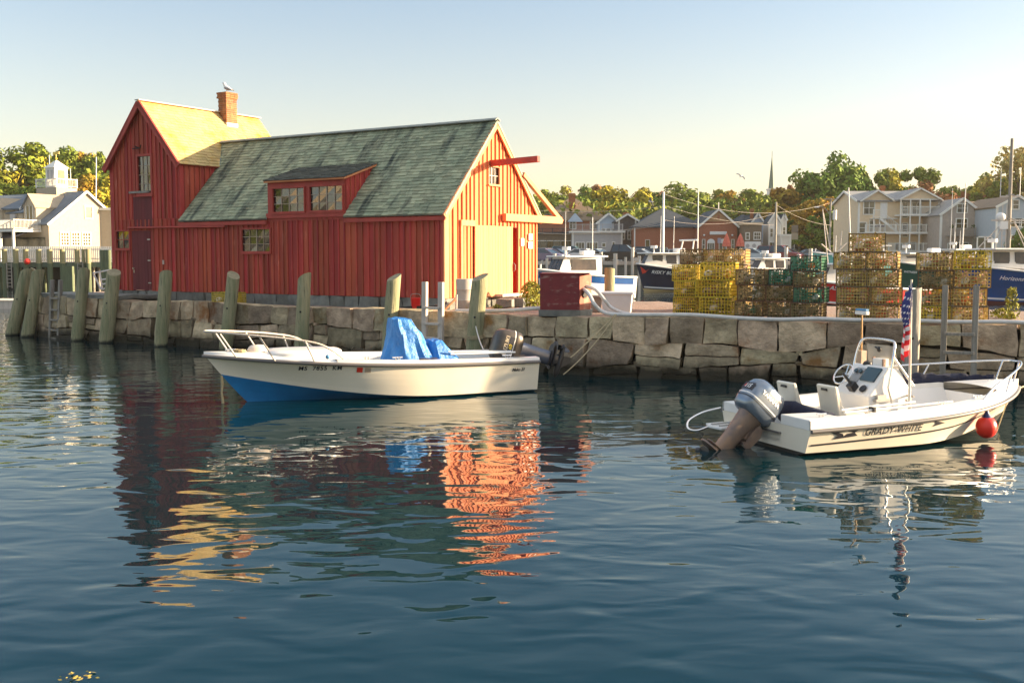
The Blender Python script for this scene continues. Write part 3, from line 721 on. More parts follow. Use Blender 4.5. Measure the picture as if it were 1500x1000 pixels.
# white vent plate on the long wall
a = on_long(241, 384); mb = MB(); mb.bx(a[0] - .03, a[0] + .03, -.06, -.03, a[1] - BZ - .07, a[1] - BZ + .07); mb.build('socket_plate', M['pale_wood'], barn)
# gable doors: small battened panel, big pale sliding door standing partly open, deep jamb
mb = MB(); planks(mb, lambda u, w_, z: (w_ + .10, u, z - BZ), door0 - .02, gy(747, 380), WB - .02, doorz1 + .02, 0, .085, .045, 5)
sd_ = mb.build('sliding_door', M['door_pale'], barn)
hd = MB(); yy = gy(748.5, 380); hd.tube([(.12, yy - .04, 2.55 - BZ), (.17, yy - .03, 2.5 - BZ), (.17, yy - .03, 2.35 - BZ), (.12, yy - .04, 2.3 - BZ)], .012, 6); hd.build('door_handle', M['steel_dull'], sd_)
mb = MB(); mb.bx(-.5, .0, door1 - .005, door1 + .10, WB - BZ, doorz1 - BZ); mb.bx(-.6, -.5, door0, door1 + .1, WB - BZ, doorz1 - BZ); mb.bx(-.5, 0, door0 - .1, door1, doorz1 - BZ, doorz1 - BZ + .08); mb.build('door_jamb', M['jamb'], barn)
mb = MB(); mb.bx(-.02, .10, gy(672, 380) - .0, gy(692, 380), sdz1 - BZ - .0, sdz1 - BZ + .16)
mb.bx(-.02, .09, gy(672, 380), gy(672, 380) + .09, WB - BZ, sdz1 - BZ); mb.build('door_header', M['trim_gable'], barn)
mb = MB()
for uu in (679, 684.5): mb.bx(.0, .055, gy(uu, 380) - .05, gy(uu, 380) + .06, WB - BZ, sdz1 - BZ)
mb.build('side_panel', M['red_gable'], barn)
mb = MB(); mb.bx(.0, .34, gy(722, 380), gy(757, 380), WB - BZ - .03, WB - BZ + .05); mb.build('door_sill', M['pale_wood'], barn, bevel=.01)
# notices
for (u0, v0, u1, v1) in ((761, 349, 765.5, 360), (772.5, 342.5, 777.8, 352), (772, 354, 778, 364)):
    a, b = g(u0, v0), g(u1, v1); mb = MB(); mb.bx(.045, .06, a[0], b[0], b[1] - BZ, a[1] - BZ); mb.build('notice', M['white'], barn)
# hoist beam out of the gable peak
a = g(719, 238); mb = MB(); mb.bar((-.1, a[0], a[1] - BZ - .03), (1.62, a[0], a[1] - BZ + .02), .15, .17); mb.build('hoist_beam', M['red_trim'], barn, bevel=.01)
# open bracket frame on the far side of the gable
zbm = 3.90 - BZ
mb = MB(); mb.bar((.13, 2.82, zbm), (.13, 6.15, zbm), .14, .22); mb.build('bracket_beam', M['trim_gable'], barn, bevel=.01)
mb = MB(); mb.bar((.13, 3.86, 5.22 - BZ), (.13, 6.22, 3.86 - BZ), .12, .14); mb.build('bracket_brace', M['trim_gable'], barn, bevel=.01)
mb = MB(); mb.bx(-.1, .13, 5.95, 6.25, zbm - .09, zbm + .09); mb.build('beam_end', M['trim_gable'], barn)
# ================================================================== BOATS
class Hull:
    """x forward from the transom, y to port, z up from the water"""
    def __init__(s, L, B, x0, tip, sheer, chine, zk=-.3, full=.35, pw=2.6, cb=.86, flare=.5, stern=.93, rail_w=.16):
        s.L, s.B, s.x0, s.tip, s.sheer, s.chine, s.zk, s.full, s.pw, s.cb, s.flare, s.stern, s.rw = L, B, x0, tip, sheer, chine, zk, full, pw, cb, flare, stern, rail_w
    def half(s, u):
        b = s.B / 2 * (s.stern + (1 - s.stern) * min(1, u / .3))
        if u > s.full: b *= max(0, 1 - ((u - s.full) / (1 - s.full)) ** s.pw)
        return b
    def pt(s, u, v, side=1):
        """v 0 keel, 1 chine, 2 sheer"""
        zs, zc = s.sheer(u), s.chine(u); zk = s.zk
        b = s.half(u); bc = b * (s.cb - s.flare * max(0, (u - .45) / .55) ** 1.5)
        if v <= 1: y = bc * v; z = lerp(zk, zc, v ** 1.15)
        else:
            t = v - 1; z = lerp(zc, zs, t); y = lerp(bc, b, t ** (1 + .9 * max(0, (u - .4) / .6)))
        g = clamp((z - zk) / (s.sheer(1) - zk)); xm = lerp(s.x0, s.L, g ** .85 if g > 0 else 0)
        return Vector((u * xm if u < 1 else xm, side * y, z)) if True else None
    def shell(s, nb=5, nt=6, nu=36, side=(1, -1), bottom=0, top=1):
        mb = MB()
        us = [1 - (1 - i / nu) ** 1.35 for i in range(nu + 1)]
        vs_ = [i / nb for i in range(nb + 1)] + [1 + (i + 1) / nt for i in range(nt)]
        for sd_ in side:
            V = [[s.pt(u, v, sd_) for v in vs_] for u in us]
            n = len(vs_)
            for k in range(n - 1):
                vs = [V[i][k + e] for i in range(nu + 1) for e in (0, 1)]
                fs = [(2 * i, 2 * i + 2, 2 * i + 3, 2 * i + 1) for i in range(nu)]
                mb.add(vs, fs, bottom if k < nb else top)
        # transom
        Vp = [s.pt(0, v, 1) for v in vs_]; Vn = [s.pt(0, v, -1) for v in vs_]
        for k in range(len(vs_) - 1): mb.add([Vp[k], Vp[k + 1], Vn[k + 1], Vn[k]], [(0, 1, 2, 3)], bottom if k < nb else top)
        return mb
    def side_pt(s, x, t, side=1, off=0.):
        """point on the topside at distance x forward, t 0 chine .. 1 sheer, pushed off along the normal"""
        lo, hi = 0., 1.
        for _ in range(30):
            m_ = (lo + hi) / 2
            if s.pt(m_, 1 + t).x < x: lo = m_
            else: hi = m_
        u = lo; p = s.pt(u, 1 + t, side); e = .01
        a = s.pt(min(1, u + e), 1 + t, side) - s.pt(max(0, u - e), 1 + t, side); b = s.pt(u, 1 + min(1, t + .05), side) - s.pt(u, 1 + max(0, t - .05), side)
        n = a.cross(b)
        if n.length < 1e-9: return p
        n.normalize()
        if n.y * side < 0: n = -n
        return p + n * off
    def text(s, tm, x, t0, h, side, name, material, parent, drop=0.):
        """wrap flat lettering tm (unit: metres) on the topside; reads left to right for someone looking at that side"""
        out = MB(); H_ = 1.0; dirx = -1 if side > 0 else 1
        vs = []
        for (a, b, c) in tm.v:
            xx = x + dirx * a
            zs = None; p0 = s.side_pt(xx, 0, side); p1 = s.side_pt(xx, 1, side)
            z = s._zat(x, t0, side) + b - drop * a
            t = clamp((z - p0.z) / (p1.z - p0.z), 0, 1); vs.append(s.side_pt(xx, t, side, .008))
        out.v = [tuple(v) for v in vs]; out.f = tm.f; out.m = tm.m
        return out.build(name, material, parent)
    def _zat(s, x, t, side): return s.side_pt(x, t, side).z
    def strip(s, xa, xb, ta, tb, w, side, name, material, parent, n=30, off=.006):
        mb = MB(); vs = []
        for i in range(n + 1):
            x = lerp(xa, xb, i / n); t = lerp(ta, tb, i / n); p0 = s.side_pt(x, 0, side); p1 = s.side_pt(x, 1, side); dt = w / 2 / max(.05, (p1.z - p0.z))
            vs += [s.side_pt(x, clamp(t - dt), side, off), s.side_pt(x, clamp(t + dt), side, off)]
        mb.add(vs, [(2 * i, 2 * i + 2, 2 * i + 3, 2 * i + 1) for i in range(n)]); return mb.build(name, material, parent)
    def rail(s, off=.02, r=.028, z=-.02, u0=0., n=44):
        mb = MB()
        for sd_ in (1, -1):
            pts = []
            for i in range(n + 1):
                p = s.pt(lerp(u0, 1, i / n), 2, sd_); pts.append(p + Vector((off * (i / n) ** 6, sd_ * off * (1 - (i / n) ** 8), z)))
            mb.tube(pts, r, 8)
        return mb
    def inside(s, u1, floor, w, nu=26, mb=None, lip=.05):
        """gunwale cap, liner and floor of the open cockpit from the transom to station u1; crowned foredeck beyond"""
        cap = MB(); lin = MB(); deck_ = MB()
        us = [i / nu * u1 for i in range(nu + 1)]
        for sd_ in (1, -1):
            o = [s.pt(u, 2, sd_) + Vector((0, 0, 0)) for u in us]; up = [p + Vector((0, -sd_ * .01, lip)) for p in o]
            inn = [Vector((p.x, sd_ * max(.02, abs(p.y) - w), p.z + lip + .01)) for p in o]; dn = [Vector((p.x, p.y, p.z - .07)) for p in inn]
            fl_ = [Vector((p.x, sd_ * max(.02, min(abs(p.y) - .03, abs(s.side_pt(p.x, .05).y) - .05)), floor + .0)) for p, u in zip(inn, us)]
            for A, B_, T in ((o, up, cap), (up, inn, cap), (inn, dn, cap), (dn, fl_, lin)):
                n = len(A); T.add(A + B_, [(i, i + 1, n + i + 1, n + i) for i in range(n - 1)])
            cen = [Vector((p.x, 0, floor)) for p in fl_]; n = len(cen); lin.add(fl_ + cen, [(i, i + 1, n + i + 1, n + i) for i in range(n - 1)])
        # foredeck
        uf = [lerp(u1, 1, i / 20) for i in range(21)]; K = 8; vs = []
        for u in uf:
            p = s.pt(u, 2, 1)
            for k in range(K + 1):
                y = lerp(-p.y, p.y, k / K); c = 1 - (2 * k / K - 1) ** 2
                vs.append((p.x, y, p.z + lip * min(1, abs(1 - abs(2 * k / K - 1)) * 20) + .05 * c * min(1, p.y * 2)))
        deck_.add(vs, [(i * (K + 1) + k, (i + 1) * (K + 1) + k, (i + 1) * (K + 1) + k + 1, i * (K + 1) + k + 1) for i in range(20) for k in range(K)])
        # bulkhead closing the cockpit under the deck
        p = s.pt(u1, 2, 1); lin.add([(p.x, -p.y + .02, p.z + .03), (p.x, p.y - .02, p.z + .03), (p.x, abs(s.side_pt(p.x, .05).y) - .05, floor), (p.x, -abs(s.side_pt(p.x, .05).y) + .05, floor)], [(0, 1, 2, 3)])
        return cap, lin, deck_

def se_ring(cx, cy, cz, a, b, n=20, e=3., tilt=0.):
    out = []
    for k in range(n):
        th = 2 * math.pi * k / n; c, s_ = math.cos(th), math.sin(th)
        x = a * math.copysign(abs(c) ** (2 / e), c); y = b * math.copysign(abs(s_) ** (2 / e), s_)
        out.append(Vector((cx + x, cy + y, cz + tilt * x)))
    return out
def outboard(boat, x, z, tilt, cowl_m, leg_m, name_txt, num_txt, low_m=None, scale=1., txt_m='text_pale', num_m='text_gold', patch=None, back_label=True):
    """hangs on the transom at (x, 0, z); tilt swings the leg up and aft"""
    root = bpy.data.objects.new('outboard_motor', None); COL.objects.link(root); root.parent = boat
    root.location = (x, 0, z); root.rotation_euler = (0, tilt, 0); root.scale = (scale,) * 3
    cw = MB(); prof = [(.12, -.26, .27, .17), (.17, -.26, .335, .20), (.27, -.26, .35, .215), (.42, -.255, .345, .213), (.55, -.25, .33, .20), (.63, -.245, .30, .18), (.675, -.24, .25, .145), (.69, -.24, .15, .09)]
    cw.loft([se_ring(c, 0, zz, a, b, 28, 3.6, .0) for zz, c, a, b in prof]); o_c = cw.build('cowling', M[cowl_m], root, smooth=45)
    seam = MB(); seam.loft([se_ring(-.26, 0, .285, .356, .221, 28, 3.6), se_ring(-.26, 0, .30, .356, .221, 28, 3.6)], caps=False); seam.build('seam', M['black'], o_c)
    bd = MB(); bd.loft([se_ring(-.26, 0, .33, .352, .218, 28, 3.6), se_ring(-.26, 0, .352, .352, .218, 28, 3.6)], caps=False); bd.build('stripe', M['gel_white'], o_c, smooth=40)
    # leg
    lg = MB(); lg.loft([se_ring(c, 0, zz, a, b, 16, 2.6) for zz, c, a, b in [(.14, -.24, .23, .15), (.05, -.26, .19, .125), (-.10, -.28, .165, .10), (-.35, -.29, .15, .075), (-.58, -.30, .15, .06), (-.66, -.32, .17, .055)]])
    lg.build('leg', M[leg_m], root, smooth=45)
    lw = low_m or leg_m
    pl = MB(); pl.loft([se_ring(-.38, 0, zz, .30, .13, 18, 2.4) for zz in (-.66, -.685)]); pl.loft([se_ring(-.36, 0, zz, .24, .10, 18, 2.4) for zz in (-.60, -.612)]); pl.build('cavitation_plate', M[lw], root, smooth=40)
    gc = MB(); gc.loft([se_ring(-.30, 0, zz, a, b, 14, 2.2) for zz, a, b in [(-.68, .14, .045), (-.84, .12, .035)]])
    gc.tube([(.06, 0, -.86), (.02, 0, -.86), (-.05, 0, -.86), (-.30, 0, -.86), (-.48, 0, -.86), (-.52, 0, -.86)], [.012, .04, .062, .068, .055, .05], 14)
    gc.prism([(-.14, -.90), (-.42, -.90), (-.44, -1.10), (-.34, -1.12)], 1, -.011, .011); gc.build('gearcase', M[lw], root, smooth=45)
    pr = MB(); pr.tube([(-.52, 0, -.86), (-.62, 0, -.86), (-.66, 0, -.86)], [.05, .042, .015], 12)
    for k in range(3):
        th = 2 * math.pi * k / 3 + .5; vs = []
        for i in range(6):
            rr = lerp(.04, .17, i / 5); wd = .085 * math.sin(math.pi * (.25 + .7 * i / 5)) + .015
            for sg in (-1, 1):
                ang = th + sg * wd / max(rr, .06) * .8; vs.append((-.57 + sg * wd * .55, rr * math.cos(ang), -.86 + rr * math.sin(ang)))
        vs2 = [(a + .006, b, c) for a, b, c in vs]; m_ = len(vs)
        pr.add(vs + vs2, [(2 * i, 2 * i + 1, 2 * i + 3, 2 * i + 2) for i in range(5)] + [(m_ + 2 * i, m_ + 2 * i + 2, m_ + 2 * i + 3, m_ + 2 * i + 1) for i in range(5)] + [(0, 2, m_ + 2, m_), (10, 11, m_ + 11, m_ + 10)] )
    pr.build('propeller', M['black'], root, smooth=35)
    # clamp bracket (stays with the leg here)
    br = MB()
    for sy in (-1, 1): br.prism([(.0, .06), (-.10, .08), (-.13, -.10), (-.09, -.34), (.0, -.34), (.05, -.05)], 1, sy * .11, sy * .14)
    br.tube([(-.06, -.15, .03), (-.06, .15, .03)], .022, 8); br.tube([(-.10, -.1, -.28), (-.10, .1, -.28)], .03, 8); br.box((-.12, 0, -.1), (.06, .16, .25)); br.build('clamp_bracket', M['motor_brown'] if leg_m == 'motor_brown' else M['black'], root)
    # lettering on both sides and the back
    for side in (1, -1):
        t = text_mb(name_txt, .13, 0, 1.0, .004); W = max(p[0] for p in t.v); k = .40 / W
        t.v = [(-.26 + (-side) * (p[0] * k - .20), side * (.2135 + .004), .475 + p[1] * min(k, 1) - .02) for p in t.v]
        # follow the cowl's taper
        t.v = [(a, side * (.216 if c < .44 else lerp(.216, .203, (c - .44) / .11)), c) for a, b, c in t.v]
        t.build('maker_lettering', M[txt_m], o_c)
        if patch:
            pp = MB(); pp.bx(-.46, -.06, side * .217, side * .2185, .345, .455); pp.build('number_patch', M['text_black'], o_c)
            t = text_mb(num_txt, .10, .15, 1.0, .004); W = max(p[0] for p in t.v); t.v = [(-.26 + (-side) * (p[0] - W / 2), side * .2205, .37 + p[1]) for p in t.v]; t.build('number_lettering', M[num_m], o_c)
    if back_label:
        pp = MB(); pp.box((-.5985, 0, .46), (.004, .27, .13), (0, R(4), 0)); pp.build('number_patch', M['text_black'], o_c)
        t = text_mb(num_txt, .105, .2, 1.0, .003); W = max(p[0] for p in t.v); t.v = [(-.604 + .07 * (p[1] + .42 - .46) * 1, -(p[0] - W / 2) + -.01, .425 + p[1]) for p in t.v]; t.build('number_lettering', M['text_white'], o_c)
        pp = MB(); pp.add([(-.605, .10, .44), (-.605, .045, .44), (-.604, .07, .50)], [(0, 1, 2)]); pp.build('red_mark', M['sticker_red'], o_c)
    return root

# ------------------------------------------------------------------ the cream boat (left)
LB_C = Vector((.10, 22.30, 0)); LB_H = R(205.5)
hl = Hull(6.44, 2.30, 5.45, 0, lambda u: .655 + .05 * u + .23 * u ** 2.6, lambda u: .045 + (.0 if u < .35 else .50 * ((u - .35) / .65) ** 1.9), zk=-.18, full=.30, pw=2.5, cb=.90, flare=.42)
lb = thing('motorboat', 'cream open motorboat with blue bottom moored in front of the red shack', 'motorboat', LB_C, LB_H)
hl.shell(bottom=0, top=1).build('hull', [M['hull_blue'], M['hull_white']], lb, smooth=35)
hl.rail(.018, .034, -.035).build('rub_rail', M['rub_grey'], lb, smooth=60)
cap_, lin_, dk_ = hl.inside(.66, .28, .17)
cap_.build('gunwale', M['gel_white'], lb, smooth=40); lin_.build('cockpit_liner', M['gel_white'], lb, smooth=40); fd_ = dk_.build('foredeck', M['gel_white'], lb, smooth=40)
mb = MB(); mb.loft([se_ring(4.62, 0, z, a, b, 28, 2.6) for z, a, b in ((.78, .78, .62), (.93, .77, .60), (.965, .72, .55), (.97, .5, .35))]); mb.build('cabin_hatch', M['gel_white'], fd_, smooth=40)
tx = text_mb('MS  7855  KM', .115, 0, 1.15, .002); hl.text(tx, 4.82, .66, .1, 1, 'registration_lettering', M['text_black'], lb, drop=.0)
for i, mt_ in enumerate(('sticker_red', 'mullion')):
    mb = MB(); x0_ = 3.80 - i * .15; vs = [hl.side_pt(x0_, .70, 1, .007), hl.side_pt(x0_ - .11, .70, 1, .007), hl.side_pt(x0_ - .11, .86, 1, .007), hl.side_pt(x0_, .86, 1, .007)]
    mb.add(vs, [(0, 1, 2, 3)]); mb.build('registration_sticker', M[mt_], lb)
tx = text_mb('Mako 21', .085, .35, .95, .003); hl.text(tx, .62, .66, .1, 1, 'maker_script', M['text_black'], lb)
# stainless bow rail
def tubes(name, lists, r, mt, parent, n=8):
    mb = MB()
    for pts in lists: mb.tube(pts, r, n)
    return mb.build(name, M[mt], parent, smooth=60)
def curve(pts, n=8):
    out = []; P = [Vector(p) for p in pts]
    for i in range(len(P) - 1):
        a, b, c, d = P[max(i - 1, 0)], P[i], P[i + 1], P[min(i + 2, len(P) - 1)]
        for k in range(n):
            t = k / n; out.append(.5 * ((2 * b) + (-a + c) * t + (2 * a - 5 * b + 4 * c - d) * t * t + (-a + 3 * b - 3 * c + d) * t ** 3))
    out.append(P[-1]); return out
rp_ = [(4.0, hl.pt(.66, 2).y - .06, .80), (4.45, .93, 1.10), (5.0, .80, 1.22), (5.7, .56, 1.30), (6.25, .24, 1.35), (6.42, 0, 1.355)]
rail_pts = curve(rp_ + [(a, -b, c) for a, b, c in rp_[::-1][1:]], 8)
rl = tubes('bow_rail', [rail_pts], .019, 'pale_wood', lb)
st = []
for (tx_, ty_, tz_, bx_, by_) in ((6.2, .27, 1.345, 5.85, .30), (5.55, .61, 1.29, 5.25, .62), (4.75, .88, 1.17, 4.6, .93)):
    for s_ in (1, -1):
        mb = MB(); mb.tube([(tx_, s_ * ty_, tz_), (bx_, s_ * by_, .80)], .016, 8); mb.build('stanchion', M['pale_wood'], rl, smooth=60)
# small deck gear
for (x_, y_) in ((5.95, 0), (3.6, .93), (.7, 1.0), (3.0, .98)):
    mb = MB(); z_ = hl.sheer(x_ / 6.4) + .07; mb.tube([(x_ - .10, y_, z_ + .04), (x_ + .10, y_, z_ + .04)], .014, 6); mb.box((x_ - .03, y_, z_ + .01), (.02, .03, .06)); mb.box((x_ + .03, y_, z_ + .01), (.02, .03, .06)); mb.build('cleat', M['steel'], lb)
mb = MB(); mb.ball((4.35, .92, .88), .045, 10, 8); mb.build('deck_vent', M['flash_blue'], lb, smooth=60)
mb = MB(); mb.bx(2.2, 2.55, .93, 1.03, .765, .78); mb.build('teak_pad', M['motor_warm'], lb)
mb = MB(); mb.bx(.3, .55, .95, 1.04, .735, .75); mb.build('teak_pad', M['motor_warm'], lb)
tubes('rod_rest', [[(.3, .55, .78), (1.75, .6, .80)], [(.35, .45, .79), (1.7, .35, .83)]], .018, 'gel_white', lb)
mb = MB(); mb.bx(.02, .10, -.55, .55, .38, .58); mb.build('motor_board', M['gel_white'], lb)
om = outboard(lb, -.06, .47, R(72), 'motor_warm', 'motor_dark', 'SUZUKI', '60', low_m='black', scale=1.05, txt_m='text_pale', num_m='text_gold', patch=True, back_label=False)
# things lying in or on the boat
def lboat(x, y, z): 
    return LB_C + Matrix.Rotation(LB_H, 3, 'Z') @ Vector((x, y, z))
p = lboat(5.45, .05, .97)
mb = MB(); mb.tube([(-.20, 0, 0), (-.17, 0, 0), (-.12, 0, 0), (0, 0, 0), (.12, 0, 0), (.17, 0, 0), (.2, 0, 0)], [.02, .07, .105, .115, .105, .07, .02], 14); o = mb.build('boat_fender', M['white_fender'], smooth=60); o.location = p; o.rotation_euler = (0, 0, R(200))
tag(o, 'white sausage fender lying on the bow deck of the cream boat', 'fender')
mb = MB(); 
for k in range(60): 
    t = k / 60 * 2 * math.pi * 5
    if k: mb.tube([last, (.13 * math.cos(t) * (1 - k * .004), .10 * math.sin(t), .01 + k * .001)], .012, 5, caps=False)
    last = (.13 * math.cos(t) * (1 - k * .004), .10 * math.sin(t), .01 + k * .001)
o = mb.build('coiled_rope', M['rope']); o.location = lboat(5.8, .1, .935); tag(o, 'small coil of rope on the bow tip of the cream boat', 'rope')
# rope hanging from the bow eye into the water
e = hl.pt(1, 1.0); q = lboat(e.x - .01, 0, .52)
mb = MB(); mb.tube([Vector((.0, .0, .0)), (.01, 0, -.15), (-.01, .02, -.32), (.015, .0, -.5), (-.01, .01, -.75)], [.02, .03, .02, .028, .02], 7); o = mb.build('hanging_rope', M['rope'], smooth=60); o.location = q; tag(o, 'weedy rope hanging from the cream boat bow into the water', 'rope')

def drape(name, ringspec, seed, folds, material, label, cat, loc, rz, n=72):
    """cloth thrown over something: rings (z, cx, cy, a, b, squareness) with folds that deepen downward"""
    rnd = random.Random(seed); ph = [rnd.uniform(0, 6.28) for _ in range(5)]; rings = []; m_ = len(ringspec)
    for i, (z, cx_, cy_, a, b, e) in enumerate(ringspec):
        ring = []; t = i / (m_ - 1)
        for k in range(n):
            th = 2 * math.pi * k / n; c, s_ = math.cos(th), math.sin(th)
            f = 1 + folds * t * (.9 * (1 - 2 * abs(math.sin(3.5 * th + ph[0] + 1.1 * t))) + .6 * (1 - 2 * abs(math.sin(5.5 * th + ph[1] - 2 * t))) + .3 * math.sin(19 * th + ph[2]))
            nn = noise.noise(Vector((c * 2.2, s_ * 2.2, t * 3 + seed))) * .12 * (t + .2) + noise.noise(Vector((c * 7, s_ * 7, t * 6 + seed))) * .05
            x = a * math.copysign(abs(c) ** (2 / e), c) * (f + nn); y = b * math.copysign(abs(s_) ** (2 / e), s_) * (f + nn)
            ring.append(Vector((cx_ + x, cy_ + y, z + .03 * noise.noise(Vector((c * 1.5, s_ * 1.5, seed + i))) * (1 + t))))
        rings.append(ring)
    mb = MB(); mb.loft(rings, caps=True); o = mb.build(name, material, smooth=22); o.location = loc; o.rotation_euler = (0, 0, rz)
    return tag(o, label, cat)
drape('console_tarp', [(1.27, -.0, 0, .08, .12, 3.4), (1.25, -.02, 0, .20, .25, 4), (1.10, -.05, 0, .25, .30, 4), (.95, -.10, 0, .33, .34, 2.8), (.75, -.13, 0, .40, .38, 2.6), (.52, -.17, 0, .50, .45, 2.5), (.30, -.22, 0, .62, .50, 2.4)], 3, .085, M['tarp'], 'tall blue tarpaulin tied over the steering console of the cream boat', 'tarpaulin', lboat(2.62, -.02, .245), LB_H)
drape('seat_tarp', [(.78, 0, 0, .05, .10, 2.4), (.75, 0, 0, .15, .24, 2.6), (.62, -.03, 0, .22, .33, 2.8), (.40, -.12, 0, .36, .38, 2.6), (.15, -.20, 0, .50, .42, 2.5), (.02, -.22, 0, .54, .44, 2.4)], 8, .06, M['tarp'], 'lower crumpled blue tarpaulin over the seat just behind the tall one', 'tarpaulin', lboat(1.86, -.05, .285), LB_H)

# ------------------------------------------------------------------ the white boat (right)
RB_C = Vector((3.65, 15.21, 0)); RB_H = R(22)
hr = Hull(4.92, 2.24, 4.15, 0, lambda u: .375 + .06 * u + .20 * u ** 2.2, lambda u: .05 + (.0 if u < .45 else .20 * ((u - .45) / .55) ** 1.8), zk=-.22, full=.36, pw=2.7, cb=.90, flare=.42, stern=.96)
rb_ = thing('motorboat', 'white centre console motorboat with navy stripe and grey engine, bow to the right', 'motorboat', RB_C, RB_H)
M['boot_black'] = mat('black boot stripe', (.012, .012, .014), (.03, .022, .012), .6, 5)
hr.shell(bottom=0, top=1).build('hull', [M['boot_black'], M['hull_white']], rb_, smooth=35)
hr.rail(.02, .030, -.01).build('rub_rail', M['rub_grey'], rb_, smooth=60)
cap_, lin_, dk_ = hr.inside(.80, .16, .17, lip=.13)
cap_.build('gunwale', M['gel_white'], rb_, smooth=40); lin_.build('cockpit_liner', M['gel_white'], rb_, smooth=40); dk_.build('foredeck', M['gel_white'], rb_, smooth=40)
# stern quarters, motor well and low transom
for s_ in (1, -1):
    mb = MB(); mb.loft([[Vector((x_, s_ * y_, z_)) for (x_, y_) in ((.0, .40), (.0, 1.04), (.62, 1.06), (.62, .45))] for z_ in (.37, .515)]); mb.loft([[Vector((x_, s_ * y_, z_)) for (x_, y_) in ((.01, .40), (.01, .90), (.61, .92), (.61, .45))] for z_ in (.16, .372)]); mb.build('quarter_deck', M['gel_white'], rb_, bevel=.012)
mb = MB(); mb.bx(.0, .42, -.42, .42, .10, .235); mb.bx(.40, .46, -.45, .45, .16, .44); mb.build('motor_well', M['gel_white'], rb_, bevel=.01)
mb = MB(); mb.bx(-.03, .0, -.42, .42, .235, .26); mb.build('transom_trim', M['rub_grey'], rb_)
tubes('control_cables', [curve([(.02, -.1, .34), (.14, -.32, .26), (.3, -.2, .30), (.42, -.3, .3)]), curve([(.02, .0, .36), (.2, -.12, .25), (.42, -.1, .3)])], .018, 'black', rb_)
# swim platform with rail on the far quarter
sp = MB(); sp.loft([[Vector((x_, y_, z_)) for (x_, y_) in ((-.0, .50), (-.0, 1.05), (-.34, 1.0), (-.42, .80), (-.38, .52))] for z_ in (.165, .20)]); spo = sp.build('swim_platform', M['gel_white'], rb_, bevel=.008)
tubes('platform_rail', [curve([(.0, 1.12, .40), (-.3, 1.16, .34), (-.58, 1.1, .24), (-.66, .98, .14), (-.55, .88, .12), (-.3, .85, .2)], 5)], .017, 'steel', spo)
tubes('boarding_ladder', [[(-.02, .60, .23), (-.36, .60, .22)], [(-.02, .78, .23), (-.38, .78, .22)], [(-.1, .6, .23), (-.1, .78, .23)]], .013, 'steel_dull', spo)
# stripe, lettering
hr.strip(.05, 2.6, .34, .52, .026, -1, 'side_stripe', M['text_black'], rb_); hr.strip(2.6, 4.55, .52, .93, .024, -1, 'side_stripe', M['text_black'], rb_)
tx = text_mb('GRADY-WHITE', .145, .22, 1.02, .003); hr.text(tx, .92, .60, .1, -1, 'maker_lettering', M['text_black'], rb_, drop=-.012)
def mark(pts, name='maker_emblem'):
    mb = MB(); mb.v = [tuple(p) for p in pts]; mb.f = [list(range(len(pts)))]; mb.m = [0]; return mb
em = mark([(0, .11, 0), (.52, .13, 0), (.44, .07, 0), (.50, .02, 0), (.10, -.01, 0), (.16, .04, 0)])
hr.text(em, .30, .58, .1, -1, 'maker_emblem', M['text_black'], rb_)
em = MB(); em.add([(.16, .085, .001), (.30, .10, .001), (.40, .075, .001), (.30, .06, .001), (.26, .03, .001), (.24, .062, .001)], [(0, 1, 2, 3, 4, 5)])
o = hr.text(em, .30, .58, .1, -1, 'emblem_bird', M['hull_white'], rb_); o.location = (0, -.004, 0)
em = MB(); em.add([(0, .10, 0), (.24, .055, 0), (0, .01, 0), (.06, .055, 0)], [(0, 1, 2, 3)]); hr.text(em, 2.12, .64, .1, -1, 'maker_arrow', M['text_black'], rb_)
# console
con = MB(); con.prism([(1.62, .16), (2.42, .16), (2.36, .74), (2.15, 1.06), (1.94, 1.10), (1.58, .68)], 1, -.36, .40); cono = con.build('console', M['gel_white'], rb_, bevel=.025)
dn_ = Vector((-.42, 0, .36)).normalized()
def on_dash(t, y, off=.02):        # t along the dash slope 0 bottom .. 1 top
    return Vector((lerp(1.60, 1.92, t), y, lerp(.70, 1.075, t))) + Vector((-.76, 0, .65)) * off
def dash_panel(name, t0, t1, y0, y1, mt, off=.012):
    mb = MB(); a = [on_dash(t0, y0, off), on_dash(t0, y1, off), on_dash(t1, y1, off), on_dash(t1, y0, off)]; b = [p - Vector((-.76, 0, .65)) * .03 for p in a]
    mb.add(a + b, [(0, 1, 2, 3), (0, 4, 5, 1), (1, 5, 6, 2), (2, 6, 7, 3), (3, 7, 4, 0)]); return mb.build(name, mt, cono)
M['screen'] = mat('chart plotter glass', (.012, .05, .07), None, .08, spec=.8)
dash_panel('chart_plotter', .45, .95, -.28, .02, M['screen'], .03)
dash_panel('switch_panel', .35, .9, .06, .24, M['steel_dull'], .015)
for y_, t_ in ((.10, .75), (.20, .75)):
    mb = MB(); c = on_dash(t_, y_, .03); mb.tube([c, c + Vector((-.76, 0, .65)) * .015], .035, 14); mb.build('gauge', M['screen'], cono, smooth=40)
mb = MB(); c = on_dash(.15, -.18, .02); mb.tube([c, c + Vector((-.76, 0, .65)) * .02], .06, 16); mb.build('compass', M['black'], cono, smooth=40)
mb = MB(); c = on_dash(.18, .02, .0); mb.box(c + Vector((-.06, 0, .02)), (.12, .12, .12), (0, R(-40), 0)); mb.tube([c + Vector((-.08, 0, .05)), c + Vector((-.20, .05, .22))], .022, 8); mb.build('throttle_lever', M['black'], cono, bevel=.01)
wh = MB(); c = on_dash(.42, .27, .14); ax = Vector((-.80, 0, .60)); u1_ = Vector((0, 1, 0)); u2_ = ax.cross(u1_)
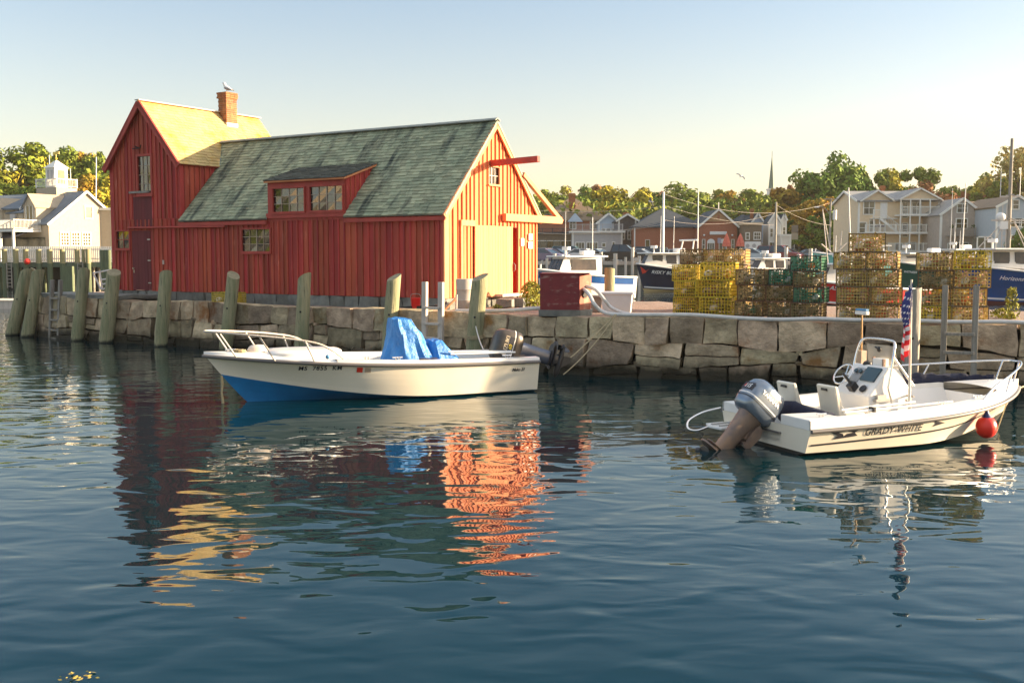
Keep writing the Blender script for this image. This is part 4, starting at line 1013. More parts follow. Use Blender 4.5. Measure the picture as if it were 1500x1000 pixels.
ringp = [c + (u1_ * math.cos(2 * math.pi * k / 28) + u2_ * math.sin(2 * math.pi * k / 28)) * .175 for k in range(29)]
wh.tube(ringp, .013, 8, caps=False)
for k in range(3): wh.tube([c - ax * .05, c + (u1_ * math.cos(2.1 * k + .5) + u2_ * math.sin(2.1 * k + .5)) * .175], .009, 6)
wh.tube([c - ax * .14, c - ax * .03], .04, 12); wh.build('steering_wheel', M['steel'], cono, smooth=50)
mb = MB(); mb.bx(1.60, 1.605, .06, .12, .42, .60); mb.build('switch_plate', M['text_black'], cono)
mb = MB(); mb.bx(1.60, 1.606, -.30, -.16, .40, .55); mb.build('warning_plate', M['mullion'], cono)
mb = MB(); mb.bx(1.66, 1.90, -.44, -.37, .60, .64); mb.bx(1.70, 1.86, -.42, -.37, .64, .70); mb.build('cup_holder', M['steel_dull'], cono)
mb = MB(); mb.bx(1.98, 2.12, -.16, .04, 1.08, 1.20); mb.build('radio_box', M['gel_white'], cono, bevel=.01); mb = MB(); mb.bx(1.99, 2.03, .03, .06, 1.08, 1.22); mb.build('radio_strap', M['motor_brown'], cono); mb = MB(); mb.bx(1.99, 2.03, -.19, -.16, 1.08, 1.2); mb.build('radio_strap', M['motor_brown'], cono)
mb = MB(); mb.ball((1.99, .16, 1.10), (.07, .07, .05), 12, 8); mb.build('dome_compass', M['black'], cono, smooth=60)
# windscreen with tube frame
wsm = bpy.data.materials.new('clear acrylic'); wsm.use_nodes = True; _p = wsm.node_tree.nodes['Principled BSDF']; _p.inputs['Base Color'].default_value = (.8, .75, .65, 1); _p.inputs['Alpha'].default_value = .35; _p.inputs['Roughness'].default_value = .12
ws = MB(); ws.add([(2.18, .34, 1.02), (2.18, -.32, 1.02), (2.10, -.30, 1.40), (2.10, .32, 1.40)], [(0, 1, 2, 3)]); ws.build('windscreen', wsm, cono)
tubes('windscreen_frame', [curve([(1.93, .42, .95), (1.99, .42, 1.22), (2.04, .38, 1.42), (2.07, .30, 1.475), (2.07, 0, 1.49), (2.07, -.28, 1.475), (2.04, -.36, 1.42), (1.98, -.40, 1.22), (1.90, -.40, .80)], 6), [(1.90, -.40, .82), (2.0, -.40, .5)], [(2.0, -.38, 1.25), (2.42, -.36, .80)]], .019, 'steel', cono)
mb = MB(); mb.ball((2.08, .02, 1.33), (.02, .045, .045), 10, 6); mb.tube([(2.08, .02, 1.34), (2.08, .10, 1.36)], .014, 6); mb.build('horn', M['black'], cono, smooth=60)
mb = MB(); mb.tube([(2.30, -.43, .38), (2.30, -.43, .66)], .02, 8); mb.tube([(2.30, -.36, .66), (2.30, -.50, .66)], .014, 8); mb.tube([(2.22, -.43, .60), (2.30, -.43, .60)], .02, 8); mb.build('pump_handle', M['steel_dull'], rb_, smooth=60)
# two folding seats
for k, (sx_, sy_) in enumerate(((.72, .34), (1.02, -.22))):
    st_ = MB()
    for y0_, y1_ in ((sy_ - .21, sy_ + .21),):
        st_.prism([(sx_ - .12, .86), (sx_ - .06, .87), (sx_ + .04, .58), (sx_ + .10, .50), (sx_ + .44, .46), (sx_ + .48, .40), (sx_ + .44, .30), (sx_ + .0, .30), (sx_ - .02, .42)], 1, y0_, y1_)
    so = st_.build('seat', M['hull_white'], rb_, bevel=.02)
    mb = MB(); mb.box((sx_ - .115, sy_ + .02, .80), (.03, .12, .035), (0, R(8), 0)); mb.build('grip_slot', M['black'], so)
mb = MB(); mb.bx(.60, 1.5, -.45, .56, .16, .31); mb.build('seat_box', M['gel_white'], rb_, bevel=.015)
# bow rail, side rails
zr = lambda u: hr.sheer(u) + .13
rp_ = [(3.25, hr.half(.66) - .12, .66), (3.55, .86, .83), (4.0, .70, .95), (4.5, .40, 1.02), (4.78, .16, 1.05), (4.82, 0, 1.05)]
rlp = curve(rp_ + [(a, -b, c) for a, b, c in rp_[::-1][1:]], 8); far_ext = curve([(2.4, 1.0, .86), (3.0, .98, .90), (3.5, .88, .94), (4.0, .70, .98), (4.5, .40, 1.03), (4.82, 0, 1.05)], 6)
rl = tubes('bow_rail', [curve([(2.3, 1.0, .72), (2.6, 1.0, .90), (3.2, .96, .94), (3.8, .79, .97), (4.4, .46, 1.02), (4.78, .16, 1.05), (4.82, 0, 1.05), (4.78, -.16, 1.05), (4.5, -.40, 1.01), (4.0, -.68, .92), (3.5, -.86, .78), (3.2, -.95, .62)], 8)], .018, 'steel', rb_)
for a, b in (((2.9, .98, .93), (2.8, 1.0, .62)), ((3.8, .79, .97), (3.65, .84, .66)), ((4.74, .16, 1.05), (4.6, .18, .70)), ((4.74, -.16, 1.05), (4.6, -.18, .70)), ((4.1, -.62, .94), (3.95, -.66, .66))):
    mb = MB(); mb.tube([a, b], .014, 8); mb.build('stanchion', M['steel'], rl, smooth=60)
tubes('fishing_rods', [[(.75, -.85, .55), (2.75, -.80, .60)], [(.75, -.78, .58), (2.1, -.74, .62)]], .018, 'gel_white', rb_)
mb = MB(); mb.box((1.25, -.83, .57), (.04, .10, .07)); mb.build('rod_clip', M['black'], rb_)
for (x_, y_) in ((.35, -.85), (.35, .85), (3.2, -.84), (2.45, -.92), (4.35, 0)):
    mb = MB(); z_ = hr.sheer(x_ / 4.9) + .15; mb.tube([(x_ - .08, y_, z_ + .03), (x_ + .08, y_, z_ + .03)], .012, 6); mb.box((x_ - .025, y_, z_), (.02, .03, .06)); mb.box((x_ + .025, y_, z_), (.02, .03, .06)); mb.build('cleat', M['steel'], rb_)
mb = MB(); mb.ball((3.0, -.88, .60), (.045, .045, .02), 12, 6); mb.build('deck_cap', M['text_black'], rb_, smooth=50)
outboard(rb_, -.14, .20, R(42), 'motor_silver', 'motor_brown', 'YAMAHA', '115', scale=.93, txt_m='text_white', num_m='text_white')
def rboat(x, y, z): return RB_C + Matrix.Rotation(RB_H, 3, 'Z') @ Vector((x, y, z))
# navy sack over the stern seat, navy cover on the far gunwale
mb = MB(); mb.tube([(.0, .25, .0), (.02, .10, .02), (0, -.1, .0), (.05, -.35, -.02), (.12, -.55, -.01), (.16, -.72, .0), (.17, -.80, 0)], [.06, .19, .20, .15, .13, .12, .03], 16)
for i, v in enumerate(mb.v): q = Vector(v); mb.v[i] = tuple(q + Vector((noise.noise(q * 6), noise.noise(q * 6 + Vector((3, 0, 0))), noise.noise(q * 6 + Vector((0, 5, 0))))) * .06)
o = mb.build('navy_sail_bag', M['navy'], smooth=50); o.location = rboat(.54, .1, .42); o.rotation_euler = (0, 0, RB_H); tag(o, 'navy blue canvas bag lying across the stern behind the seats of the white boat', 'bag')
cp = curve([(2.95, .96, .67), (3.3, .95, .66), (3.7, .86, .68), (4.1, .68, .71), (4.5, .42, .74), (4.62, .2, .78)], 6)
mb = MB(); mb.tube(cp, [.05 + .07 * math.sin(math.pi * min(1, (i + 3) / len(cp))) * (1.2 - i / len(cp) * .5) for i in range(len(cp))], 12)
for i, v in enumerate(mb.v): q = Vector(v); mb.v[i] = tuple(q + Vector((noise.noise(q * 7), noise.noise(q * 7 + Vector((3, 0, 0))), noise.noise(q * 7 + Vector((0, 5, 0))))) * .06)
o = mb.build('navy_boat_cover', M['navy'], smooth=50); o.location = RB_C; o.rotation_euler = (0, 0, RB_H); tag(o, 'rolled navy canvas cover draped along the far bow gunwale of the white boat', 'canvas cover')
# red round buoy over the side
by = thing('round_buoy', 'bright red round buoy with navy cap hanging over the side of the white boat', 'buoy', rboat(3.24, -.98, .22))
mb = MB(); mb.ball((0, 0, 0), (.152, .152, .168), 24, 16); mb.build('ball', M['buoy'], by, smooth=80)
mb = MB(); mb.tube([(0, 0, .13), (0, 0, .17), (0, 0, .215), (0, 0, .26)], [.085, .06, .03, .018], 14); mb.build('collar', M['buoy_blue'], by, smooth=60)
mb = MB(); tp = Matrix.Rotation(RB_H, 3, 'Z') @ Vector((-.08, .20, .40)); mb.tube([(0, 0, .25), tp * .6 + Vector((0, 0, .12)), tp], .009, 6); mb.build('lanyard', M['rope'], by)
# flag on a white staff
fx, fy = 2.02, -.72
flg = thing('flag', 'American flag hanging limp from a white staff on the white boat', 'flag', rboat(fx, fy, .18), RB_H)
mb = MB(); mb.tube([(0, 0, 0), (-.03, 0, 2.22)], [.022, .014], 10); mb.build('staff', M['hull_white'], flg, smooth=60)
M['flag_red'] = mat('flag red', (.62, .02, .03), None, .8); M['flag_white'] = mat('flag white', (.72, .68, .66), None, .8); M['flag_blue'] = mat('flag blue', (.03, .035, .16), None, .8)
fb_ = MB(); FH, FW_ = 1.0, .17; NU, NV = 18, 39
def flag_pt(a, b):
    a2 = a * (.75 + .45 * b); return Vector((-.02 - .115 * a2 + .03 * math.sin(b * 9 + a * 3) * a, -.05 * math.sin(a * 10 + b * 4) * (.3 + a), 2.2 - b * (FH + .02) - a * (.16 + .05 * math.sin(b * 6))))
for j in range(NV):
    for i in range(NU):
        a0_, a1_, b0_, b1_ = i / NU, (i + 1) / NU, j / NV, (j + 1) / NV
        canton = a0_ < .97 and b0_ < .50
        m_ = 2 if canton else (0 if (j // 3) % 2 == 0 else 1)
        if canton and (i * 5 + j * 3) % 7 == 0: m_ = 1
        fb_.add([flag_pt(a0_, b0_), flag_pt(a1_, b0_), flag_pt(a1_, b1_), flag_pt(a0_, b1_)], [(0, 1, 2, 3)], m_)
fb_.build('cloth', [M['flag_red'], M['flag_white'], M['flag_blue']], flg, smooth=60)
# deck brush standing by the console
bq = thing('deck_brush', 'white deck brush with blue bristle edge standing upright beside the console', 'brush', rboat(2.10, .42, .16), RB_H)
mb = MB(); mb.tube([(0, 0, .0), (0, .02, 1.68)], .013, 8); mb.build('handle', mat('varnished handle', (.5, .28, .08), (.4, .2, .06), .5, 6), bq, smooth=60)
mb = MB(); mb.box((0, .02, 1.70), (.07, .26, .055)); mb.build('brush_head', M['gel_white'], bq, bevel=.012)
mb = MB(); mb.box((0, .02, 1.75), (.055, .24, .03)); mb.build('bristles', M['flash_blue'], bq)
mb = MB(); mb.bx(-.05, .05, -.05, .07, .9, 1.12); mb.build('handle_bracket', M['mullion'], bq)

# ------------------------------------------------------------------ mooring lines
def sag(a, b, s_, n=14):
    a, b = Vector(a), Vector(b); return [a.lerp(b, i / n) - Vector((0, 0, s_ * 4 * (i / n) * (1 - i / n))) for i in range(n + 1)]
def line(a, b, s_, r, label, mt='rope', name='mooring_line'):
    mb = MB(); o_ = Vector(a); mb.tube([p - o_ for p in sag(a, b, s_)], r, 6); o = mb.build(name, M[mt], smooth=60); o.location = o_
    return tag(o, label, 'rope')
wp = Vector((X(901, 24.02), 24.02, 1.43))
line(lboat(-1.02, -.06, .34), wp, .05, .013, 'upper tan mooring line from the cream boat engine to the white hose')
line(lboat(-1.10, .04, .20), wp + Vector((.03, -.02, 0)), .10, .013, 'lower tan mooring line slung from the engine propeller to the wall')
line(lboat(.35, -.95, .72), aty(697, 478, 25.75), .06, .014, 'pale line from the cream boat stern to the dark piling', 'rope_white')
line(rboat(4.85, 0, .62), aty(1512, 556, 19.2), .05, .014, 'bow line of the white boat leading out to the right')
line(rboat(4.72, -.05, .62), Vector((7.55, 16.4, -.1)), .02, .010, 'thin yellow line from the white boat bow into the water')
# ================================================================== THINGS ON THE QUAY
# cream drum beside the shack corner
def put(o, x, y, z=None): o.location = (x, y, QZ - .03 if z is None else z); return o
Yd = 28.3; xd = X(681, Yd)
mb = MB(); n = 12; rings = []
for z, r_ in ((0, .235), (.02, .24), (.26, .235), (.28, .245), (.30, .235), (.55, .235), (.57, .245), (.59, .235), (.83, .24), (.85, .23)):
    rings.append([Vector((r_ * math.cos(2 * math.pi * k / 28), r_ * math.sin(2 * math.pi * k / 28), z)) for k in range(28)])
mb.loft(rings); M['drum'] = mat('stained cream drum', (.46, .40, .34), (.38, .32, .26), .6, 3, c3=(.45, .28, .03), s3=2.5, t3=.6)
o = mb.build('steel_drum', M['drum'], smooth=40); tag(o, 'stained cream drum at the sunlit corner of the red shack', 'drum'); put(o, xd, Yd)
# planks, red bucket, scrap
def plank(p, q, w, h, mt, label, name='loose_plank'):
    p, q = Vector(p), Vector(q); mb = MB(); mb.bar(Vector((0, 0, 0)), q - p, w, h); o = mb.build(name, M[mt], bevel=.005); o.location = p; return tag(o, label, 'plank')
plank((X(650, 27.6), 27.6, 1.34), (X(667, 27.7), 27.7, 1.63), .10, .04, 'door_pale', 'sunlit plank propped at a slant beside the cream drum')
plank((X(668, 27.7), 27.7, 1.32), (X(668.5, 27.7), 27.75, 1.75), .05, .05, 'pale_wood', 'short upright stake touching the cream drum')
plank((X(590, 28.9), 28.4, 1.37), (X(640, 28.4), 28.1, 1.42), .14, .07, 'black_matt', 'dark timber lying on the wall behind the pale ladder')
plank((X(625, 28.2), 28.1, 1.36), (X(654, 28.2), 28.3, 1.52), .12, .05, 'motor_brown', 'brown plank leaning low between the ladder and the drum')
mb = MB(); mb.loft([[Vector((r_ * math.cos(2 * math.pi * k / 20), r_ * math.sin(2 * math.pi * k / 20), z)) for k in range(20)] for z, r_ in ((0, .11), (.30, .135), (.31, .145), (.325, .145), (.325, .125), (.03, .10))], caps=True)
bk = thing('bucket', 'bright red plastic bucket on the wall between the lit piling and the pale ladder', 'bucket', (X(609, 28.3), 28.3, 1.32)); mb.build('pail', M['red_plastic'], bk, smooth=40)
mb = MB(); mb.tube(curve([(-.14, 0, .3), (-.1, -.05, .42), (.1, -.05, .42), (.14, 0, .3)], 5), .008, 6); mb.build('bail', M['steel_dull'], bk)
# low granite block and step in front of the gable
Yb = 30.2
for k, (u, w_, h_, lab) in enumerate(((748, .36, .26, 'small sunlit granite block lying in front of the pale barn door'), (738, .22, .24, 'rounded grey stone against the granite block by the door'))):
    mb = MB(); stone(mb, (-w_, 0, 0), (w_, 0, 0), (w_, 0, h_), (-w_, 0, h_), (0, -1, 0), .35, 4 + k); o = mb.build('granite_block', M['stone_found'], smooth=40); put(o, X(u, Yb - .3 * k), Yb - .35 * k, QZ - .02); o.rotation_euler = (0, 0, R(-15)); tag(o, lab, 'stone block')
# weathered dark red cabinet on a concrete foot, with hoses coming out
Yc = 24.9; xa, xb_ = X(791, Yc), X(849, Yc)
cb_ = thing('pump_cabinet', 'weathered dark red wooden cabinet on the sea wall with two white hoses coming out', 'cabinet', (xa, Yc, 1.36), R(-6))
M['cab_red'] = mat('flaking dark red paint', (.20, .022, .025), (.15, .018, .02), .75, 5, c3=(.30, .17, .14), s3=3.2, t3=.56, stretch3=(1, 1, 3), bump=.5, bscale=14)
M['cab_side'] = mat('sunlit cabinet side', (.42, .15, .09), (.34, .09, .055), .75, 5, (1, 1, .5), c3=(.5, .3, .2), s3=3, t3=.58)  # lighter orange than the front: sunlight put into the side's colour
cw_ = xb_ - xa; hh = Zh(402, Yc) - 1.36
mb = MB(); mb.bx(0, cw_, 0, .02, .13, hh); mb.bx(.01, cw_ - .01, .03, 1.02, .14, hh - .02); mb.build('front_board', M['cab_red'], cb_, bevel=.004)
mb = MB(); mb.prism([(cw_ - .02, .005), (cw_ + .24, .36), (cw_ + .24, 1.02), (cw_ - .02, 1.02)], 2, .13, hh - .01); mb.build('side_board', M['cab_side'], cb_, bevel=.006)
mb = MB(); mb.bx(-.02, cw_ + .22, -.02, 1.0, hh, hh + .03); mb.build('lid', M['cab_red'], cb_, bevel=.006)
mb = MB(); mb.bx(-.03, cw_ + .02, -.03, 1.02, -.02, .128); mb.prism([(cw_ + .02, -.03), (cw_ + .27, .35), (cw_ + .27, 1.02), (cw_ + .02, 1.02)], 2, -.02, .128); mb.build('concrete_foot', M['stone_found'], cb_, bevel=.01)
mb = MB(); c = Vector((cw_ + .115, .17, .50)); nrm = Vector((.81, -.585, 0)).normalized(); mb.tube([c, c + nrm * .02], .09, 14); mb.build('hose_hole', M['black_matt'], cb_)
def hose(pts, r, label, name='water_hose', mt='rope_white'):
    P = curve(pts, 6); o0 = P[0].copy(); mb = MB(); mb.tube([p - o0 for p in P], r, 8); o = mb.build(name, M[mt], smooth=60); o.location = o0; return tag(o, label, 'hose')
def top_pt(u, v=None, z=1.42, inn=.05):
    # a point on the wall top seen at photo column u
    best = None; s_ = 0
    while s_ < WALL_LEN:
        p, d = wall_at(s_); q = p + Vector((-d.y, d.x)) * inn
        e = abs(750 + F * q.x / (q.y) - u)
        if best is None or e < best[0]: best = (e, q)
        s_ += .1
    return Vector((best[1].x, best[1].y, z))
hc = aty(853, 422, 25.0)
hose([hc, aty(862, 430, 24.7), aty(871, 446, 24.5), aty(884, 457, 24.5), top_pt(905), top_pt(960, z=1.43), top_pt(1010, z=1.44, inn=.12), top_pt(1050, z=1.42, inn=.06), top_pt(1090, z=1.39), top_pt(1140, z=1.38, inn=.02), top_pt(1200, z=1.41), top_pt(1260, z=1.40), top_pt(1330, z=1.41, inn=.1), top_pt(1400, z=1.40), top_pt(1470, z=1.42), top_pt(1540, z=1.4)], .045, 'long white hose from the cabinet along the top of the sea wall')
hose([hc + Vector((.03, .06, .05)), aty(872, 424, 24.9), aty(886, 440, 24.8), aty(898, 452, 24.8), top_pt(930, z=1.41, inn=.25), top_pt(985, z=1.40, inn=.35)], .042, 'second shorter white hose curving out of the cabinet')
hose([(X(668, 27.0), 27.0, 1.36), (X(712, 26.6), 26.6, 1.38), (X(745, 26.2), 26.2, 1.41), (X(775, 25.8), 25.8, 1.47), (X(793, 25.6), 25.6, 1.50)], .05, 'white hose lying on the gravel between the barn door and the red cabinet')
# white tote and beige container behind the cabinet
Yt = 29.2
def bin_(u0, u1, v0, v1, Y, mt, label, taper=.06, rot=-8, depth=.9):
    w_ = (u1 - u0) / F * Y; h_ = Zh(v0, Y) - Zh(v1, Y); z0 = Zh(v1, Y)
    o = thing('storage_bin', label, 'bin', (X((u0 + u1) / 2, Y), Y + depth / 2, z0), R(rot))
    mb = MB(); mb.loft([[Vector((sx * (w_ / 2 - tp), sy * (depth / 2 - tp), z)) for sx, sy in ((-1, -1), (1, -1), (1, 1), (-1, 1))] for z, tp in ((0, taper), (h_ - .05, .01))]); mb.build('tub', M[mt], o, bevel=.02)
    mb = MB(); mb.bx(-w_ / 2 - .02, w_ / 2 + .02, -depth / 2 - .02, depth / 2 + .02, h_ - .06, h_); mb.build('rim', M[mt], o, bevel=.015)
    return o
bin_(884, 931, 428, 460, 27.6, 'white', 'big white plastic bin on the gravel just right of the cabinet hoses', rot=-10)
bin_(862, 884, 433, 458, 26.6, 'mullion', 'low beige crate between the red cabinet and the white bin', depth=.5)
# green weeds: leafy clumps
def bush(name, loc, r, h, mt, label, n=420, seed=1, leaf=.05, cat='bush', spike=False):
    rnd = random.Random(seed); mb = MB()
    for i in range(n):
        if spike: th = rnd.uniform(0, 6.28); rr = r * rnd.random() ** .5; z = h * rnd.random() ** 1.0; rr *= (1 - .6 * z / h)
        else: th = rnd.uniform(0, 6.28); z = h * rnd.random(); rr = r * math.sqrt(max(.05, 1 - (z / h) ** 2)) * rnd.uniform(.3, 1)
        p = Vector((rr * math.cos(th), rr * math.sin(th), z)); a = Vector((rnd.gauss(0, 1), rnd.gauss(0, 1), rnd.gauss(.4, 1))).normalized(); b = a.cross(Vector((rnd.gauss(0, 1), rnd.gauss(0, 1), rnd.gauss(0, 1)))).normalized(); s_ = leaf * rnd.uniform(.5, 1.4)
        mb.add([p - a * s_, p + b * s_ * .4, p + a * s_, p - b * s_ * .4], [(0, 1, 2, 3)])
    o = thing(name, label, cat, loc); mb.build('leaves', mt, o)
    sm = MB()
    for k in range(7):
        th = k * .9; sm.tube([(0, 0, -.02), (r * .3 * math.cos(th), r * .3 * math.sin(th), h * .5), (r * .55 * math.cos(th), r * .55 * math.sin(th), h * .9)], .008, 5)
    sm.build('stems', M['grass'], o); return o
M['weed'] = mat('yellow green weed', (.34, .30, .03), (.22, .26, .03), .8, 6, island=.3)
bush('weed_bush', (X(779, 30.6), 30.6, 1.3), .46, .72, M['weed'], 'sunlit yellow green weeds at the far corner of the red shack', 900, 2, .055)
bush('weed_clump', (X(728, 28.3), 28.3, 1.3), .20, .16, M['weed'], 'tiny weed clump in the gravel in front of the barn door', 150, 4, .035)
bush('tall_weed', (X(1482, 24.5), 24.5, 1.28), .22, .75, M['weed'], 'tall thin yellow weed on the gravel right of the trap stacks', 260, 6, .05, 'weed', True)
bush('weed_clump', (X(1466, 25.2), 25.2, 1.28), .35, .22, M['weed'], 'low tangle of dry weeds between the last trap stack and the tall weed', 260, 7, .045)

# ------------------------------------------------------------------ lobster traps
def trap_mesh(style, seed):
    """unit trap 1 x 1 x 1 scaled per copy; wire grid with runners, netting and contents"""
    rnd = random.Random(seed); W, D, H = .80, .80, .38; sp = .070; t = .0120
    wires = MB(); nx, ny, nz_ = round(W / sp), round(D / sp), round(H / sp)
    def wire(p, q, tt=t): 
        wires.bar(p, q, tt, tt)
    for i in range(nx + 1):
        x = -W / 2 + W * i / nx
        wire((x, -D / 2, 0), (x, -D / 2, H)); wire((x, D / 2, 0), (x, D / 2, H)); wire((x, -D / 2, H), (x, D / 2, H))
        if i % 2 == 0: wire((x, -D / 2, 0), (x, D / 2, 0))
    for j in range(ny + 1):
        y = -D / 2 + D * j / ny
        wire((-W / 2, y, 0), (-W / 2, y, H)); wire((W / 2, y, 0), (W / 2, y, H)); wire((-W / 2, y, H), (W / 2, y, H))
        if j % 2 == 0: wire((-W / 2, y, 0), (W / 2, y, 0))
    for k in range(nz_ + 1):
        z = H * k / nz_
        for y in (-D / 2, D / 2): wire((-W / 2, y, z), (W / 2, y, z))
        for x in (-W / 2, W / 2): wire((x, -D / 2, z), (x, D / 2, z))
    frame = MB()
    for a in (-1, 1):
        for b in (-1, 1):
            frame.bar((a * W / 2, b * D / 2, 0), (a * W / 2, b * D / 2, H), .02, .02); frame.bar((-W / 2, a * D / 2, H if b > 0 else 0), (W / 2, a * D / 2, H if b > 0 else 0), .018, .018); frame.bar((a * W / 2, -D / 2, H if b > 0 else 0), (a * W / 2, D / 2, H if b > 0 else 0), .018, .018)
    net = [MB(), MB()]       # netting funnels as an uneven mesh of strands
    for c, (cx_, ax) in enumerate(((-W * .25, 1), (W * .25, -1))):
        rings = []
        for q in range(5):
            r_ = lerp(.17, .06, q / 4); rings.append([Vector((cx_ + ax * (q / 4 - .5) * .2 + .01 * rnd.uniform(-1, 1), r_ * 1.6 * math.cos(2 * math.pi * k / 14), H / 2 + r_ * .95 * math.sin(2 * math.pi * k / 14))) for k in range(14)])
        for q in range(5):
            for k in range(14):
                net[c].bar(rings[q][k], rings[q][(k + 1) % 14], .012, .012)
                if q < 4: net[c].bar(rings[q][k], rings[q + 1][(k + q % 2) % 14], .012, .012)
    run = [MB(), MB()]
    for q_, x in enumerate((-W * .42, W * .42)): run[q_].bx(x - .022, x + .022, -D / 2, D / 2, -.012, .018)
    rope = MB(); pts = []; c = Vector((rnd.uniform(-.1, .1), -.12, .07))
    for k in range(70):
        th = k * .55; r_ = .13 + .05 * math.sin(k * .37); pts.append(c + Vector((r_ * 1.5 * math.cos(th), r_ * math.sin(th), .02 + .0022 * k + .02 * math.sin(k * 1.3))))
    rope.tube(pts, .012, 4)
    weed = MB()
    for k in range(120):
        face = rnd.random(); p = Vector((rnd.uniform(-W / 2, W / 2), rnd.choice((-1, -1, 1)) * D / 2 * rnd.uniform(.8, 1.01), rnd.uniform(0, H))) if face < .6 else Vector((rnd.uniform(-W / 2, W / 2), rnd.uniform(-D / 2, D / 2), rnd.choice((.02, H))))
        s_ = rnd.uniform(.012, .035); a = Vector((rnd.gauss(0, 1), rnd.gauss(0, .3), rnd.gauss(0, 1))).normalized(); b = a.cross(Vector((rnd.gauss(0, 1), rnd.gauss(0, 1), rnd.gauss(0, 1)))).normalized()
        weed.add([p - a * s_ * 1.6, p + b * s_, p + a * s_ * 1.6, p - b * s_], [(0, 1, 2, 3)])
    fl_ = MB(); bx_ = rnd.uniform(-.25, .25); fl_.tube([(bx_ - .09, -.25, .10), (bx_ - .05, -.25, .12), (bx_ + .05, -.24, .16), (bx_ + .09, -.24, .18)], [.03, .07, .07, .03], 10)
    bag = MB(); bag.ball((rnd.uniform(-.22, .22), rnd.uniform(-.1, .1), .15), (.07, .06, .11), 10, 8)
    brick = MB(); brick.bx(-.25, -.05, -.2, -.1, .01, .07)
    return dict(wires=wires, frame=frame, net=net, run=run, rope=rope, weed=weed, bag=bag, brick=brick, fl=fl_)
M['parasol_'] = mat('orange float', (.7, .2, .05), None, .6)
TM = {
 'yellow': dict(w=mat('yellow coated wire', (.75, .52, .012), (.62, .44, .02), .5, 6), f=mat('yellow frame', (.50, .38, .02), None, .6), n=mat('yellow net', (.40, .34, .05), None, .8), g=mat('olive weed', (.20, .18, .03), (.12, .12, .03), .9, 8, island=.3), b=mat('orange bait bag', (.45, .10, .02), None, .8)),
 'green': dict(w=mat('green coated wire', (.05, .26, .14), (.04, .16, .09), .5, 6), f=mat('black wire frame', (.03, .03, .025), None, .6), n=mat('green net', (.04, .20, .12), None, .8), g=mat('brown weed', (.13, .09, .03), (.07, .06, .03), .9, 8, island=.3), b=mat('yellow bait bag', (.45, .33, .03), None, .8)),
 'dark': dict(w=mat('dark coated wire', (.16, .12, .05), (.32, .24, .09), .6, 9), f=mat('rust brown frame', (.13, .06, .025), None, .7), n=mat('tan net', (.48, .38, .22), None, .8), g=mat('mixed weed', (.16, .13, .03), (.08, .07, .03), .9, 8, island=.35), b=mat('green bait bag', (.03, .22, .10), None, .8)),
 'brown': dict(w=mat('weedy brown wire', (.66, .48, .16), (.48, .35, .11), .7, 9), f=mat('shadow dark frame', (.12, .08, .04), None, .7), n=mat('pink net', (.62, .42, .34), None, .8), g=mat('golden weed', (.44, .32, .05), (.24, .19, .05), .9, 8, island=.35), b=mat('red bait bag', (.42, .07, .03), None, .8))}  # brown style frame darkened to stand for shadow gaps between rows
def make_trap(style, seed):
    g_ = trap_mesh(style, seed); t = TM[style]; root = thing('lobster_trap', '', 'lobster trap', (0, 0, 0))
    g_['frame'].build('frame', t['f'], root); g_['wires'].build('wire_mesh', t['w'], root); [n_.build('netting', t['n'], root) for n_ in g_['net']]; [n_.build('runner', M['pale_wood'] if style == 'brown' else t['f'], root) for n_ in g_['run']]
    g_['rope'].build('rope_coil', M['rope'] if style != 'green' else TM['green']['n'], root, smooth=40); g_['weed'].build('dried_weed', t['g'], root)['kind'] = 'stuff'; g_['bag'].build('bait_bag', t['b'], root, smooth=60); g_['fl'].build('trap_buoy', [M['white'], TM['green']['w'], M['hull_white'], M['parasol_'], M['mullion']][seed % 5], root, smooth=50); g_['brick'].build('ballast_brick', M['brick'], root)
    return root
protos = {s_: [make_trap(s_, 10 + k * 7 + i * 31) for k in range(3)] for i, s_ in enumerate(TM)}
used = set()
tabs = {}
def trap_at(style, x, y, z, W, D, H, rz, label, group, k):
    pr = protos[style][k % 3]; key = (style, k % 3)
    if key not in tabs:
        t_ = {}; t_[pr.name] = kids(pr)
        for c in t_[pr.name]: t_[c.name] = []
        tabs[key] = t_
    if key not in used:
        used.add(key); o = pr; o.location = (x, y, z); o.rotation_euler = (0, 0, rz); o['label'] = label; o['group'] = group
    else: o = dup(pr, (x, y, z), rz, label, group, table=tabs[key])
    o.scale = (W / .8, D / .8, H / .38); return o
ORD = ['lowest', 'second up', 'third up', 'fourth up']
